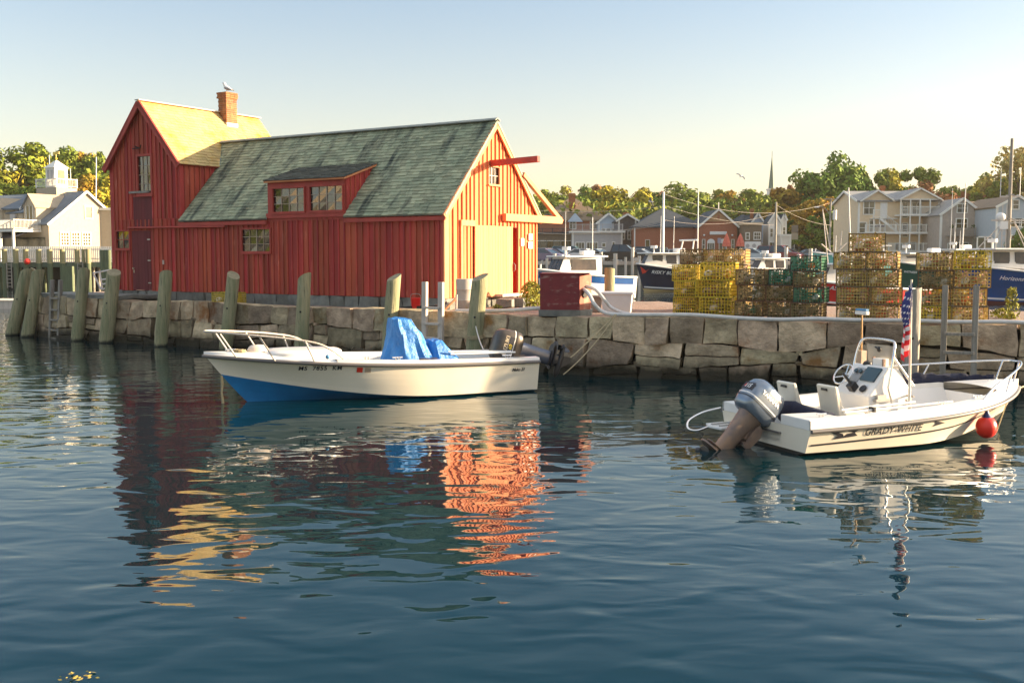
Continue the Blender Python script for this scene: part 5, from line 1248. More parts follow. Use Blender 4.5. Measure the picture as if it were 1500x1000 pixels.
# (photo column, distance, rows, trap width, depth, height, style per row, name of the column)
STACKS = [
 (1007, 26.9, 3, .58, .8, .40, ['yellow'] * 3, 'left column of the yellow stack'),
 (1052, 26.3, 3, .84, .8, .42, ['yellow'] * 3, 'wide right column of the yellow stack'),
 (1104, 25.4, 3, .66, .8, .37, ['dark', 'dark', 'dark'], 'first column right of the yellow stack'),
 (1146, 25.0, 3, .62, .8, .37, ['dark', 'dark', 'green'], 'second column right of the yellow stack'),
 (1187, 24.6, 4, .68, .8, .355, ['dark', 'green', 'dark', 'green'], 'green topped column beside the red boat'),
 (1249, 23.6, 4, .68, .75, .375, ['brown', 'brown', 'brown', 'brown'], 'left column of the tallest stack'),
 (1293, 23.3, 4, .64, .75, .375, ['brown', 'brown', 'brown', 'brown'], 'right column of the tallest stack'),
 (1368, 22.6, 4, .70, .75, .37, ['yellow', 'brown', 'dark', 'brown'], 'left column of the rightmost stack'),
 (1420, 22.3, 4, .70, .75, .38, ['brown', 'brown', 'brown', 'yellow'], 'right column of the rightmost stack'),
 (1020, 29.2, 4, .66, .8, .40, ['dark', 'brown', 'dark', 'dark'], 'left column behind the yellow stack'),
 (1052, 28.9, 4, .62, .8, .40, ['brown', 'dark', 'brown', 'brown'], 'middle column behind the yellow stack'),
 (1081, 28.6, 4, .56, .8, .40, ['brown', 'brown', 'brown', 'brown'], 'right column behind the yellow stack'),
 (1128, 26.9, 3, .70, .8, .36, ['brown', 'dark', 'brown'], 'hidden column behind the dark traps'),
 (1172, 26.5, 3, .70, .8, .36, ['dark', 'brown', 'green'], 'hidden column behind the green topped column'),
 (1272, 25.0, 4, .75, .8, .375, ['brown', 'brown', 'dark', 'brown'], 'hidden column behind the tallest stack'),
 (1396, 23.9, 4, .72, .8, .37, ['brown', 'yellow', 'brown', 'dark'], 'hidden column behind the rightmost stack'),
]
rnd = random.Random(77)
for i, (u, Y, n_, W, D, H, styles, nm) in enumerate(STACKS):
    z = QZ - .0; rz0 = R(-21)
    for k in range(n_):
        colr = {'yellow': 'yellow', 'green': 'green', 'dark': 'dark', 'brown': 'brown weedy'}[styles[k]]
        pos = 'top' if k == n_ - 1 else ORD[k]
        trap_at(styles[k], X(u, Y) + rnd.uniform(-.045, .045), Y + rnd.uniform(-.06, .08), z, W, D, H - .012, rz0 + rnd.uniform(-.09, .09), '%s trap, %s in %s' % (colr, pos, nm), 'lobster traps stacked on the quay', i + k)
        z += H + .004
trap_at('brown', X(1268, 23.5), 23.5, QZ + 4 * .379, .76, .75, .39, R(-19), 'brown trap sitting alone on top of the tallest stack, highest of all traps', 'lobster traps stacked on the quay', 1)
# yellow trap on the ledge under the red wall
Yy = aty(343, 440, 32.2)
trap_at('yellow', -8.62, 32.22, 1.32, .98, .45, .34, math.atan2(-.535, .845), 'yellow trap lying alone on the ledge against the red shack wall', 'lobster traps stacked on the quay', 0)
for s_ in protos:
    for k in range(3):
        if (s_, k) not in used:
            for c in kids(protos[s_][k]): bpy.data.objects.remove(c)
            bpy.data.objects.remove(protos[s_][k])
# ------------------------------------------------------------------ gulls
def gull(loc, rz, flying, label, sc=1., bank=0.):
    o = thing('gull', label, 'gull', loc, rz); o.scale = (sc,) * 3
    mb = MB(); mb.tube([(-.24, 0, .0), (-.17, 0, .0), (-.06, 0, .01), (.07, 0, .03), (.15, 0, .06), (.19, 0, .09), (.24, 0, .10), (.28, 0, .095)] if flying else [(-.22, 0, .12), (-.14, 0, .16), (-.04, 0, .19), (.06, 0, .24), (.10, 0, .31), (.125, 0, .36), (.16, 0, .375), (.20, 0, .365)], [.01, .035, .065, .07, .05, .045, .035, .008], 12)
    mb.build('body', M['gel_white'], o, smooth=60)
    mb = MB()
    if flying:
        for s_ in (-1, 1):
            pl = [(.09, s_ * .05, .05), (.14, s_ * .28, .15), (.06, s_ * .62, .08), (-.10, s_ * .66, .05), (-.02, s_ * .30, .13), (-.08, s_ * .05, .04)]
            mb.add(pl + [(a, b, c - .015) for a, b, c in pl], [(0, 1, 4, 5), (1, 2, 3, 4), (11, 10, 7, 6), (10, 9, 8, 7), (0, 6, 7, 1), (1, 7, 8, 2), (5, 4, 10, 11), (4, 3, 9, 10), (2, 8, 9, 3)])
    else:
        for s_ in (-1, 1): mb.tube([(-.26, s_ * .03, .11), (-.12, s_ * .065, .17), (.03, s_ * .06, .21)], [.01, .035, .03], 8)
        mb.tube([(0, .03, .15), (.0, .03, 0)], .006, 5); mb.tube([(0, -.03, .15), (.0, -.03, 0)], .006, 5)
    mb.build('wings' if flying else 'folded_wings', mat('gull grey', (.28, .28, .29), None, .8), o); return o
bpy.context.view_layer.update()
cp_ = barn.matrix_world @ Vector((cx, cy, zt))
gull((cp_.x, cp_.y, cp_.z - .01), R(150), False, 'gull standing on top of the brick chimney', 1.15)
g1 = gull(aty(1085, 259, 60), R(20), True, 'dark gull flying in the open sky left of the church spire', .5); g1.rotation_euler = (R(35), R(-25), R(30))
g2 = gull(aty(954, 296, 55), R(200), True, 'pale gull flying beside the tall white flag mast', .6); g2.rotation_euler = (R(30), 0, R(160))
g3 = gull(aty(996, 304, 95), R(120), True, 'tiny gull flying above the dark roof of the brick hall', .7)
# ================================================================== INNER HARBOUR BOATS
M['boot_gold'] = mat('tan boot paint', (.45, .33, .15), None, .6); M['boot_red'] = mat('dark red boot paint', (.16, .03, .03), None, .6)
def wmat(name, c, **k): return mat(name, c, None, **k)
HM = {'navy': mat('navy hull paint', (.008, .012, .035), (.012, .018, .05), .25, 1.5), 'blue': mat('blue hull paint', (.006, .07, .26), (.008, .06, .2), .25, 1.5), 'green': mat('green hull paint', (.008, .085, .06), (.01, .07, .05), .3, 1.5), 'red': mat('red hull paint', (.62, .015, .012), (.5, .02, .015), .35, 1.5), 'white': M['white'], 'teal': mat('teal hull paint', (.10, .45, .40), (.2, .5, .45), .4, 2)}
M['cabin_glass'] = mat('cabin glass', (.10, .075, .06), (.03, .03, .03), .12, 1.2)
def workboat(label, u, v, Y, hd, L, B, hull_m, txt=None, txt_m='text_white', txt_x=1.0, txt_h=.3, bow_h=2.0, mid_h=1.1, cab=(1.8, 3.2), cab_h=1.5, nfront=3, nside=2, band=None, mast=None, boot='text_white', ants=(), tuck=.9, shear=.2, cat='fishing boat', name='fishing_boat', group='boats moored in the inner harbour'):
    tip = aty(u, v, Y); h = R(hd); d = Vector((math.cos(h), math.sin(h), 0)); c = Vector((tip.x, tip.y, 0)) - d * L
    H_ = Hull(L, B, L * .90, 0, lambda q: mid_h + (bow_h - mid_h) * q ** 1.8, lambda q: .10 + .16 * max(0, (q - .6) / .4) ** 2, zk=-.6, full=.40, pw=2.3, cb=.88, flare=.45)
    o = thing(name, label, cat, c, h, group)
    hu = H_.shell(nb=3, nt=5, nu=28).build('hull', [HM['white'] if boot == 'text_white' else M[boot], HM[hull_m]], o, smooth=35)
    H_.rail(.02, .05, -.02, n=26).build('rub_rail', M['white'], o, smooth=60)
    cap_, lin_, dk_ = H_.inside(.50, .35, .18, nu=14); cap_.build('gunwale', M['white'], o); lin_.build('cockpit', M['white'], o); dk_.build('foredeck', M['white'], o, smooth=40)
    if band: 
        for s_ in (1, -1): H_.strip(.3, L * .985, .80, .80, band, s_, 'sheer_band', HM['blue'], o)
    H_.strip(.3, L * .93, .10, .07, .10, 1, 'boot_stripe', M['white'], o)
    if txt:
        t = text_mb(txt, txt_h, shear, 1.05, .006); H_.text(t, L - txt_x, .66, .1, 1, 'name_lettering', M[txt_m], o, drop=.07)
    if cab:
        xf_ = L - cab[0]; xr = xf_ - cab[1]; zd = mid_h + .0; zr = mid_h + cab_h; w_ = B * .36; zs_ = H_.sheer(xf_ / L) + .03; wf_ = min(w_, H_.half(min(.97, (xf_ + .5) / L)) * .86)
        cb = MB(); rings = [[Vector((xf_ + dx, -wf_ * k_, z if dx or z == zr else z)), Vector((xf_ + dx, wf_ * k_, z)), Vector((xr, w_ * k_, z - (.25 if z == zs_ else 0))), Vector((xr, -w_ * k_, z - (.25 if z == zs_ else 0)))] for z, dx, k_ in ((zs_, .42, 1), (zs_ + .25, .34, 1), (zr, .0, .93))]
        cb.loft(rings); ca = cb.build('wheelhouse', M['white'], o, bevel=.03)
        rf = MB(); rf.bx(xr - .5, xf_ + .25, -w_ * 1.02, w_ * 1.02, zr, zr + .10); rfo = rf.build('wheelhouse_roof', M['white'], ca, bevel=.04)
        z1 = zr - .16; z0 = max(zs_ + .12, z1 - .62)
        def fp(z, y, off): # front plane
            t = (z - (zs_ + .25)) / (zr - zs_ - .25); return Vector((xf_ + lerp(.34, 0, t) + off, y * lerp(1, .93, t), z))
        for k in range(nfront):
            y0, y1 = lerp(-wf_, wf_, (k + .14) / nfront), lerp(-wf_, wf_, (k + .86) / nfront)
            for nm, e, of, mt_ in (('window_frame', .05, .012, 'black'), ('window_pane', 0, .022, 'cabin_glass')):
                mb = MB(); mb.add([fp(z0 - e, y0 - e, of), fp(z0 - e, y1 + e, of), fp(z1 + e, y1 + e, of), fp(z1 + e, y0 - e, of)], [(0, 1, 2, 3)]); 
                if nm == 'window_frame': fo = mb.build(nm, M[mt_], ca)
                else: mb.build(nm, M[mt_], ca)
        for s_ in (1, -1):
            for k in range(nside):
                x0, x1 = lerp(xf_ - .15, xr, (k + .12) / nside), lerp(xf_ - .15, xr, (k + .82) / nside)
                def sp_(x, z, off): t = (z - (zs_ + .25)) / (zr - zs_ - .25); g_ = clamp((xf_ + .2 - x) / (xf_ + .2 - xr)); return Vector((x, s_ * (lerp(wf_, w_, g_) * lerp(1, .93, t) + off), z))
                for nm, e, of, mt_ in (('window_frame', .04, .012, 'black'), ('window_pane', 0, .022, 'cabin_glass')):
                    mb = MB(); mb.add([sp_(x0 + e, z0 - e, of), sp_(x1 - e, z0 - e, of), sp_(x1 - e, z1 + e, of), sp_(x0 + e, z1 + e, of)], [(0, 1, 2, 3)]); mb.build(nm, M[mt_], ca)
        # gear on the roof
        mb = MB(); mb.tube([(xf_ - .6, 0, zr + .1), (xf_ - .6, 0, zr + .45)], .05, 8); mb.tube([(xf_ - .6, 0, zr + .45), (xf_ - .6, 0, zr + .66)], .28, 16); mb.build('radar_dome', M['white'], ca, smooth=40)
        mb = MB(); mb.box((xr + .6, .2, zr + .28), (.9, .5, .32)); mb.build('life_raft', M['white'], ca, bevel=.08)
        for (ax_, ay_, ah) in ants:
            mb = MB(); mb.tube([(xf_ - ax_, ay_, zr + .1), (xf_ - ax_ - .05, ay_, zr + ah)], [.03, .015], 6); mb.build('antenna', M['white'], ca)
    if mast:
        mx, mh, mr_ = mast; mb = MB(); mb.tube([(L - mx, 0, .5), (L - mx, 0, mh)], [mr_, mr_ * .6], 10); mb.build('mast', M['pale_wood'], o, smooth=60)
        for f_ in (.45, .68):
            mb = MB(); mb.bar((L - mx, -1.2, mh * f_), (L - mx, 1.2, mh * f_), .08, .08); mb.bar((L - mx - 1.2, 0, mh * f_ + .06), (L - mx + 1.2, 0, mh * f_ + .06), .07, .07); mb.build('crosstree', M['pale_wood'], o)
        for s_ in (1, -1):
            mb = MB(); mb.tube([(L - mx, 0, mh * .45), (L - mx + s_ * 2.6, s_ * .3, 1.6)], .05, 6); mb.build('stay', M['pale_wood'], o)
        mb = MB(); 
        for s_ in (-1, 1): mb.bar((L - mx - .5 + s_ * .22, -.1, 1.2), (L - mx - .5 + s_ * .22, -.1, mh * .62), .05, .05)
        for q in range(14): mb.bar((L - mx - .72, -.1, 1.4 + q * .33), (L - mx - .28, -.1, 1.4 + q * .33), .04, .04)
        mb.build('mast_ladder', M['pale_wood'], o)
    mb = MB(); mb.tube([(L - .3, 0, bow_h + .05), (L - .3, 0, bow_h + .3)], .06, 8); mb.build('bow_bitt', M['white'], o)
    return o, H_, L
bA, hA, LA = workboat('white workboat with a blue sheer band and square cabin, seen above the red cabinet', 786, 395, 66, 214, 7.1, 2.8, 'white', bow_h=2.0, mid_h=1.45, cab=(1.7, 2.7), cab_h=1.28, nfront=3, nside=1, band=.42, ants=((.8, -.4, 2.9),))
bB, hB, LB_ = workboat('dark navy lobster boat named Risky Business with white cabin, left of the yellow traps', 932, 386, 84, 203, 10, 3.4, 'navy', 'RISKY BUSINESS', bow_h=2.25, mid_h=1.3, txt_x=1.15, txt_h=.36, cab=(1.0, 3.4), cab_h=1.70, nfront=2, nside=3, boot='boot_gold', ants=((1.0, .3, 3.0), (1.6, -.3, 3.2), (2.4, 0, 3.0)))
mb = MB(); xa_ = LB_ - 4.6
for s_ in (-1, 1): mb.tube([(xa_, s_ * .9, 3.1), (xa_ - .2, s_ * .8, 4.1)], .06, 8)
mb.tube([(xa_ - .2, -1.3, 4.1), (xa_ - .2, 1.3, 4.1)], .07, 8); mb.build('gear_arch', M['white'], bB)
mb = MB(); e0 = hB.side_pt(LB_ - .35, .80, 1, .01)
pts = [hB.side_pt(LB_ - .30, .90, 1, .012), hB.side_pt(LB_ - .75, .74, 1, .012), hB.side_pt(LB_ - .95, .86, 1, .012), hB.side_pt(LB_ - .7, .66, 1, .012), hB.side_pt(LB_ - .5, .60, 1, .012)]
mb.add(pts, [(0, 1, 2, 3, 4)]); mb.build('red_star', M['sticker_red'], bB)
workboat('green hulled boat with white cabin between the two brown trap stacks', 1303, 380, 76, 203, 10, 3.4, 'green', 'WITNESS', bow_h=2.5, mid_h=1.5, txt_x=1.0, txt_h=.20, cab=(.9, 3.6), cab_h=1.45, nside=2, boot='black', shear=0)
bD, hD, LD_ = workboat('blue lobster boat named Horizons with white cabin and tall mast at the right edge', 1404, 386, 62, 192, 11.5, 3.8, 'blue', 'Horizons', bow_h=2.35, mid_h=1.4, txt_x=2.15, txt_h=.32, cab=(1.6, 5.2), cab_h=1.75, boot='boot_red', nfront=3, nside=4, mast=None)
# wooden mast with ladder rising behind the blue boat's cabin
mo = thing('boat_mast', 'tall wooden mast with two crosstrees and a ladder behind the blue boat', 'mast', (X(1474, 68), 68, 2.3))
mt0 = Zh(203, 68) - 2.3; mb = MB(); mb.tube([(0, 0, -1.8), (0, 0, mt0)], [.16, .09], 10); mb.build('pole', M['grey_wood'], mo, smooth=60)
for vv, hw_ in ((288, .65), (323, 1.15)):
    mb = MB(); z_ = Zh(vv, 68) - 2.3; mb.bar((-hw_, 0, z_), (hw_, 0, z_), .09, .10); mb.bar((0, -.5, z_ + .1), (0, .5, z_ + .1), .08, .06); mb.build('crosstree', M['pale_wood'], mo)
for dx, v0_, v1_ in ((-.62, 252, 288), (.62, 245, 288), (.05, 215, 330)):
    mb = MB(); mb.tube([(dx, 0, Zh(v1_, 68) - 2.3), (dx, 0, Zh(v0_, 68) - 2.3)], .022, 6); mb.build('aerial', M['white'], mo)
mb = MB()
for s_ in (-1, 1): mb.bar((-.35 + s_ * .13, -.1, -1), (-.35 + s_ * .13, -.1, Zh(300, 68) - 2.3), .045, .045)
for q in range(13): mb.bar((-.48, -.1, -.6 + q * .3), (-.22, -.1, -.6 + q * .3), .035, .035)
mb.build('ladder', M['pale_wood'], mo)
for x1_, z1_ in ((-3.2, -.2), (-2.1, -1.0), (1.6, -.4), (2.4, -.9)):
    mb = MB(); mb.tube([(math.copysign(.9, x1_) * .3, 0, Zh(323, 68) - 2.3), (x1_, -.3, z1_)], .035, 6); mb.build('stay', M['pale_wood'], mo)
mb = MB(); mb.box((-.4, 0, Zh(330, 68) - 2.3), (.5, .4, .5)); mb.ball((-.55, 0, Zh(318, 68) - 2.3), .3, 12, 8); mb.build('radar', M['white'], mo, smooth=50)
workboat('bright red hulled boat half hidden behind the green topped and tallest traps', 1199, 411, 57, 205, 7.0, 2.6, 'red', 'AS', bow_h=1.45, mid_h=.95, txt_x=.55, txt_h=.30, cab=(.7, 2.4), cab_h=1.35, nside=1, boot='black', shear=.25, ants=((.4, 0, 1.6),))
bF, hF, LF = workboat('pale teal trawler with crossed booms above the green traps', 1190, 368, 94, 190, 7.5, 2.8, 'teal', bow_h=3.2, mid_h=2.5, cab=(4.5, 2.0), cab_h=1.2, nside=1)
for k, (x0, z0, x1, z1) in enumerate(((5.6, 2.6, 6.7, 6.6), (5.0, 2.6, 6.8, 3.9), (4.5, 2.6, 3.0, 4.1), (5.8, 2.6, 4.4, 4.0), (4.9, 2.6, 4.9, 5.0))):
    mb = MB(); mb.tube([(x0, 0, z0), (x1, .3, z1)], .05, 6); mb.build('boom', M['pale_wood'], bF)
workboat('small white motor cruiser in front of the parked red cars', 1092, 391, 84, 205, 6.0, 2.3, 'white', bow_h=1.95, mid_h=1.45, cab=(1.3, 2.0), cab_h=1.15, nside=2, name='motor_cruiser', cat='boat')
bH, hH, LH = workboat('white boat cluttered with gear behind the rightmost trap stack', 1372, 366, 86, 205, 8.0, 3.0, 'white', bow_h=2.9, mid_h=2.2, cab=(1.2, 2.4), cab_h=1.1, nside=1, ants=((.3, 0, 5.0), (.9, .4, 1.6), (1.2, -.4, 1.5), (.6, .1, 2.2)))

# ================================================================== WHARF, CARS, STREET THINGS
GZ = 2.15
# timber faced parking wharf
wf = thing('parking_wharf', 'timber faced wharf edge with stone front below the row of parked cars', 'wharf', (0, 103, 0))
mb = MB(); mb.bx(-12, 120, -.1, .5, -1, GZ + .02); mb.build('stone_face', M['stone_found'], wf)
mb = MB(); mb.bx(-12, 120, -.35, -.1, GZ - .15, GZ + .22); mb.build('timber_cap', M['pale_wood'], wf)
rnd = random.Random(31)
for k, u in enumerate((801, 812, 826, 847, 856, 869, 880, 901, 916, 926, 936, 952, 1090, 1118, 1150, 1168, 1186, 1240, 1262)):
    Y = 102.4; h_ = rnd.uniform(.5, 1.6)
    mb = MB(); mb.tube([(0, 0, -1.5), (0, 0, GZ + h_)], rnd.uniform(.13, .19), 8); o = mb.build('wharf_post', M['pale_wood'], smooth=50); o.location = (X(u, Y), Y, 0)
    wh_ = ['short', 'stubby', 'tall'][int(h_ * 1.8) % 3]
    tag(o, '%s timber post, number %d from the left along the parking wharf edge' % (wh_, k + 1), 'post', 'posts along the parking wharf')
CARM = {}
def paint(n, c): 
    CARM[n] = mat(n + ' car paint', c, None, .25, metal=.2); return CARM[n]
paint('silver', (.42, .44, .48)); paint('navy', (.02, .035, .08)); paint('blue green', (.10, .19, .22)); paint('white', (.7, .7, .7)); paint('black', (.015, .015, .02)); paint('red', (.35, .015, .03)); paint('maroon', (.13, .015, .03)); paint('pale blue', (.30, .38, .46)); paint('dark grey', (.06, .065, .07)); paint('violet grey', (.14, .12, .20))
M['car_glass'] = mat('car glass', (.02, .035, .045), None, .05, spec=.8); M['tyre'] = mat('tyre', (.012, .012, .012), None, .9); M['rim'] = mat('rim', (.4, .4, .42), None, .3, metal=.7); M['lamp'] = mat('lamp glass', (.75, .75, .7), None, .1)
def car(kind, col, x, y, rz, label):
    o = thing('parked_car' if kind != 'pickup' else 'pickup_truck', label, 'car' if kind != 'pickup' else 'pickup truck', (x, y, GZ + .02), rz, 'cars parked on the wharf')
    L, W, H_ = {'sedan': (4.6, 1.8, 1.45), 'suv': (4.7, 1.9, 1.75), 'pickup': (5.5, 1.95, 1.85)}[kind]; bz = .28
    P = {'sedan': [(-2.3, .55), (-2.25, .9), (-1.7, 1.0), (-.1 - .9, 1.02), (1.0, .98), (1.9, .86), (2.25, .7), (2.3, .45), (2.2, bz), (-2.2, bz)],
         'suv': [(-2.35, .5), (-2.33, 1.05), (-1.2, 1.10), (1.1, 1.10), (2.05, .98), (2.3, .8), (2.35, .45), (2.25, bz), (-2.25, bz)],
         'pickup': [(-2.75, .55), (-2.72, 1.12), (-.9, 1.14), (1.3, 1.15), (2.4, 1.08), (2.7, .85), (2.75, .5), (2.65, bz + .05), (-2.65, bz + .05)]}[kind]
    rings = []
    for f, ins in ((-1, .10), (-.93, .0), (.93, .0), (1, .10)):
        rings.append([Vector((px * (1 - ins * .12), f * W / 2, pz - ins * (.3 if pz > .8 else -.2))) for px, pz in P])
    mb = MB(); mb.loft(rings); body = mb.build('body', CARM[col], o, smooth=35)
    G = {'sedan': [(-1.65, 1.0), (-1.0, H_), (.25, H_), (1.05, .99)], 'suv': [(-2.25, 1.08), (-1.95, H_), (.35, H_), (1.15, 1.09)], 'pickup': [(-.95, 1.13), (-.75, H_), (.55, H_), (1.35, 1.14)]}[kind]
    def gr(e, top): return [Vector((px, s_, pz)) for px, pz, s_ in []]
    mb = MB(); w0, w1 = W / 2 - .04, W / 2 - .22
    V = [(G[0][0], -w0, G[0][1]), (G[3][0], -w0, G[3][1]), (G[3][0], w0, G[3][1]), (G[0][0], w0, G[0][1]), (G[1][0], -w1, G[1][1] - .04), (G[2][0], -w1, G[2][1] - .04), (G[2][0], w1, G[2][1] - .04), (G[1][0], w1, G[1][1] - .04)]
    mb.add(V, [(3, 2, 1, 0), (4, 5, 6, 7), (0, 1, 5, 4), (1, 2, 6, 5), (2, 3, 7, 6), (3, 0, 4, 7)]); mb.build('windows', M['car_glass'], o)
    mb = MB(); mb.loft([[Vector((G[1][0] - .05, -w1, z)), Vector((G[2][0] + .05, -w1, z)), Vector((G[2][0] + .05, w1, z)), Vector((G[1][0] - .05, w1, z))] for z in (H_ - .06, H_)])
    for i_, j_ in ((0, 4), (1, 5), (2, 6), (3, 7)): mb.bar(V[i_], V[j_], .09, .09)
    xm = (G[1][0] + G[2][0]) / 2
    for s_ in (-1, 1): mb.bar((xm, s_ * w0, G[0][1]), (xm, s_ * w1, H_ - .05), .08, .05)
    mb.build('roof', CARM[col], o, bevel=.02)
    wx = L * .31
    for sx in (-1, 1):
        for sy in (-1, 1):
            mb = MB(); mb.tube([(sx * wx, sy * (W / 2 - .20), .34), (sx * wx, sy * (W / 2 + .01), .34)], .34, 16); w_ = mb.build('wheel', M['tyre'], o, smooth=40)
            mb = MB(); mb.tube([(sx * wx, sy * (W / 2), .34), (sx * wx, sy * (W / 2 + .02), .34)], .21, 12); mb.build('rim', M['rim'], w_)
    xl = P[-4][0] if False else (2.27 if kind != 'pickup' else 2.70)
    for sy in (-1, 1):
        mb = MB(); mb.box((xl - .04, sy * (W / 2 - .28), .72), (.12, .34, .15)); mb.build('headlight', M['lamp'], o, bevel=.03)
        mb = MB(); mb.box((-L / 2 + .03, sy * (W / 2 - .2), .85), (.08, .25, .2)); mb.build('tail_light', M['sticker_red'], o)
    mb = MB(); mb.box((xl + .0, 0, .52), (.06, .9, .18)); mb.build('grille', M['black'], o)
    return o
for (kind, col, u, Y, rz, lab) in (
  ('sedan', 'violet grey', 800, 107, -32, 'violet grey car half hidden by the corner of the red shack'),
  ('sedan', 'navy', 817, 111, -30, 'dark navy car second from the left in the parking row'),
  ('suv', 'blue green', 838, 114, -12, 'blue green estate car above the left end of the white workboat cabin'),
  ('sedan', 'white', 857, 109, -20, 'white car partly behind the white boat cabin'),
  ('sedan', 'pale blue', 874, 112, -30, 'pale blue car between the white car and the black pickup'),
  ('pickup', 'black', 910, 108, -18, 'black pickup truck above the stern of the white workboat'),
  ('sedan', 'silver', 938, 113, -22, 'silver car directly above the bow of the navy boat'),
  ('suv', 'dark grey', 958, 118, -15, 'dark grey car in the shade of the brick hall wall'),
  ('sedan', 'white', 985, 118, -15, 'white car behind the cabin roof of the navy boat'),
  ('sedan', 'pale blue', 1100, 106, -25, 'light blue car left of the two dark red cars'),
  ('sedan', 'red', 1122, 110, -28, 'red car between the light blue and the maroon car'),
  ('suv', 'maroon', 1141, 107, -30, 'maroon car right in front of the grey utility pole'),
  ('sedan', 'dark grey', 1156, 110, -30, 'dark car at the right end of the red car row'),
  ('sedan', 'pale blue', 1190, 125, -5, 'pale blue car under the big tree beyond the teal boat'),
): car(kind, col, X(u, Y), Y, R(rz), lab)

def pole(name, label, u, v0, Y, r, mt, cat, lean=0., z0=GZ, extras=None):
    top = aty(u, v0, Y); o = thing(name, label, cat, (top.x - lean, Y, z0)); mb = MB(); mb.tube([(0, 0, -.3), (lean, 0, top.z - z0)], [r, r * .7], 8); mb.build('shaft', M[mt], o, smooth=60)
    if extras: extras(o, lean, top.z - z0)
    return o
pole('flag_mast', 'tall thick white mast left of the brick hall gable, with wires', 972, 281, 98, .14, 'white', 'mast')
pole('white_mast', 'thin white mast in front of the left end of the brick gable', 1023, 278, 92, .06, 'white', 'mast')
pole('white_mast', 'thin white aerial mast above the white workboat cabin', 868, 318, 90, .05, 'white', 'mast')
pole('utility_pole', 'grey utility pole beside the white tower house', 1137, 296, 104, .14, 'grey_wood', 'pole')
def lampx(o, lean, h):
    mb = MB(); mb.bar((-.75, 0, h - .05), (.75, 0, h - .05), .1, .1); mb.build('crossarm', M['grey_wood'], o)
    mb = MB(); mb.tube([(.45, 0, h - 1.2), (.45, 0, h - 2.2)], .22, 12); mb.build('transformer', M['white'], o, smooth=50)
    mb = MB(); mb.tube(curve([(0, 0, h - 1.8), (-.6, 0, h - 1.0), (-1.3, 0, h - .85)], 5), .04, 6); arm = mb.build('lamp_arm', M['grey_wood'], o); mb = MB(); mb.ball((-1.45, 0, h - .9), (.3, .16, .09), 12, 6); mb.build('lamp_head', M['white'], arm, smooth=60)
pole('utility_pole', 'utility pole with street lamp arm and transformer left of the cream house', 1217, 263 + 28, 112, .13, 'grey_wood', 'pole', extras=lampx)
pole('white_mast', 'tall leaning white mast just left of the cream house', 1243, 275, 80, .06, 'white', 'mast', lean=-.35)
pole('white_mast', 'leaning pale mast over the teal trawler', 1205, 306, 90, .05, 'pale_wood', 'mast', lean=-.6)
pole('white_mast', 'thin mast in front of the grey gable house', 1415, 268, 82, .05, 'white', 'mast', lean=.15)
def wire(a, b, s_, label):
    mb = MB(); a, b = Vector(a), Vector(b); mb.tube([p - a for p in sag(a, b, s_)], .013, 4); o = mb.build('overhead_wire', M['pale_wood']); o.location = a; tag(o, label, 'wire')
P1 = lambda v: aty(972, v, 98)
wire(aty(785, 308, 98), P1(302), .3, 'upper overhead wire from behind the shack to the thick white mast')
wire(aty(785, 341, 98), P1(325), .5, 'lower overhead wire crossing the grey building to the thick white mast')
wire(aty(905, 338, 110), P1(328), .1, 'short wire rising to the thick white mast from the dark house')
wire(P1(284), aty(1217, 297, 112), 1.4, 'long sagging wire from the thick mast to the street lamp pole')
wire(P1(301), aty(1137, 330, 104), .4, 'wire from the thick mast down to the grey utility pole')
wire(P1(322), aty(1137, 312, 104), .7, 'second lower wire between the thick mast and the grey pole')
wire(aty(1137, 300, 104), aty(1217, 330, 112), .4, 'wire between the grey utility pole and the street lamp pole')
# brown notice board on a post; closed red parasols; banner posts
o = thing('notice_board', 'brown notice board on a post between the white tower house and the orange tree', 'sign', (X(1162, 116), 116, GZ))
mb = MB(); mb.tube([(0, 0, 0), (0, 0, 2.0)], .07, 8); mb.build('post', M['grey_wood'], o)
zt_b, zm_b, zb_b = Zh(330, 116) - GZ, Zh(341, 116) - GZ, Zh(351, 116) - GZ
mb = MB(); mb.bx(-.36, .36, -.08, -.02, zm_b + .05, zt_b); mb.build('upper_board', mat('brown board', (.19, .15, .11), None, .8), o); mb = MB(); mb.bx(-.36, .36, -.08, -.02, zb_b, zm_b); mb.build('lower_board', mat('tan board', (.34, .27, .18), None, .8), o)
M['parasol'] = mat('salmon red canvas', (.62, .10, .06), (.72, .2, .12), .8, 5)
for k, (u, lab) in enumerate(((1063, 'closed red parasol in front of the right brick hall doorway'), (1083, 'closed red parasol right of the brick hall corner'))):
    Y = 122; o = thing('closed_parasol', lab, 'parasol', (X(u, Y), Y, GZ)); zt2 = Zh(343 - 0 * k, Y) - GZ
    mb = MB(); mb.tube([(0, 0, 0), (0, 0, zt2)], .035, 8); mb.build('pole', M['white'], o)
    mb = MB(); rings = []
    for z_, r_ in ((zt2 + .1, .03), (zt2 - .4, .22), (zt2 - .9, .36), (zt2 - 1.4, .42)): rings.append([Vector((r_ * (1 + .25 * (j % 2)) * math.cos(2 * math.pi * j / 12), r_ * (1 + .25 * (j % 2)) * math.sin(2 * math.pi * j / 12), z_)) for j in range(12)])
    mb.loft(rings); mb.build('canopy', M['parasol'], o)

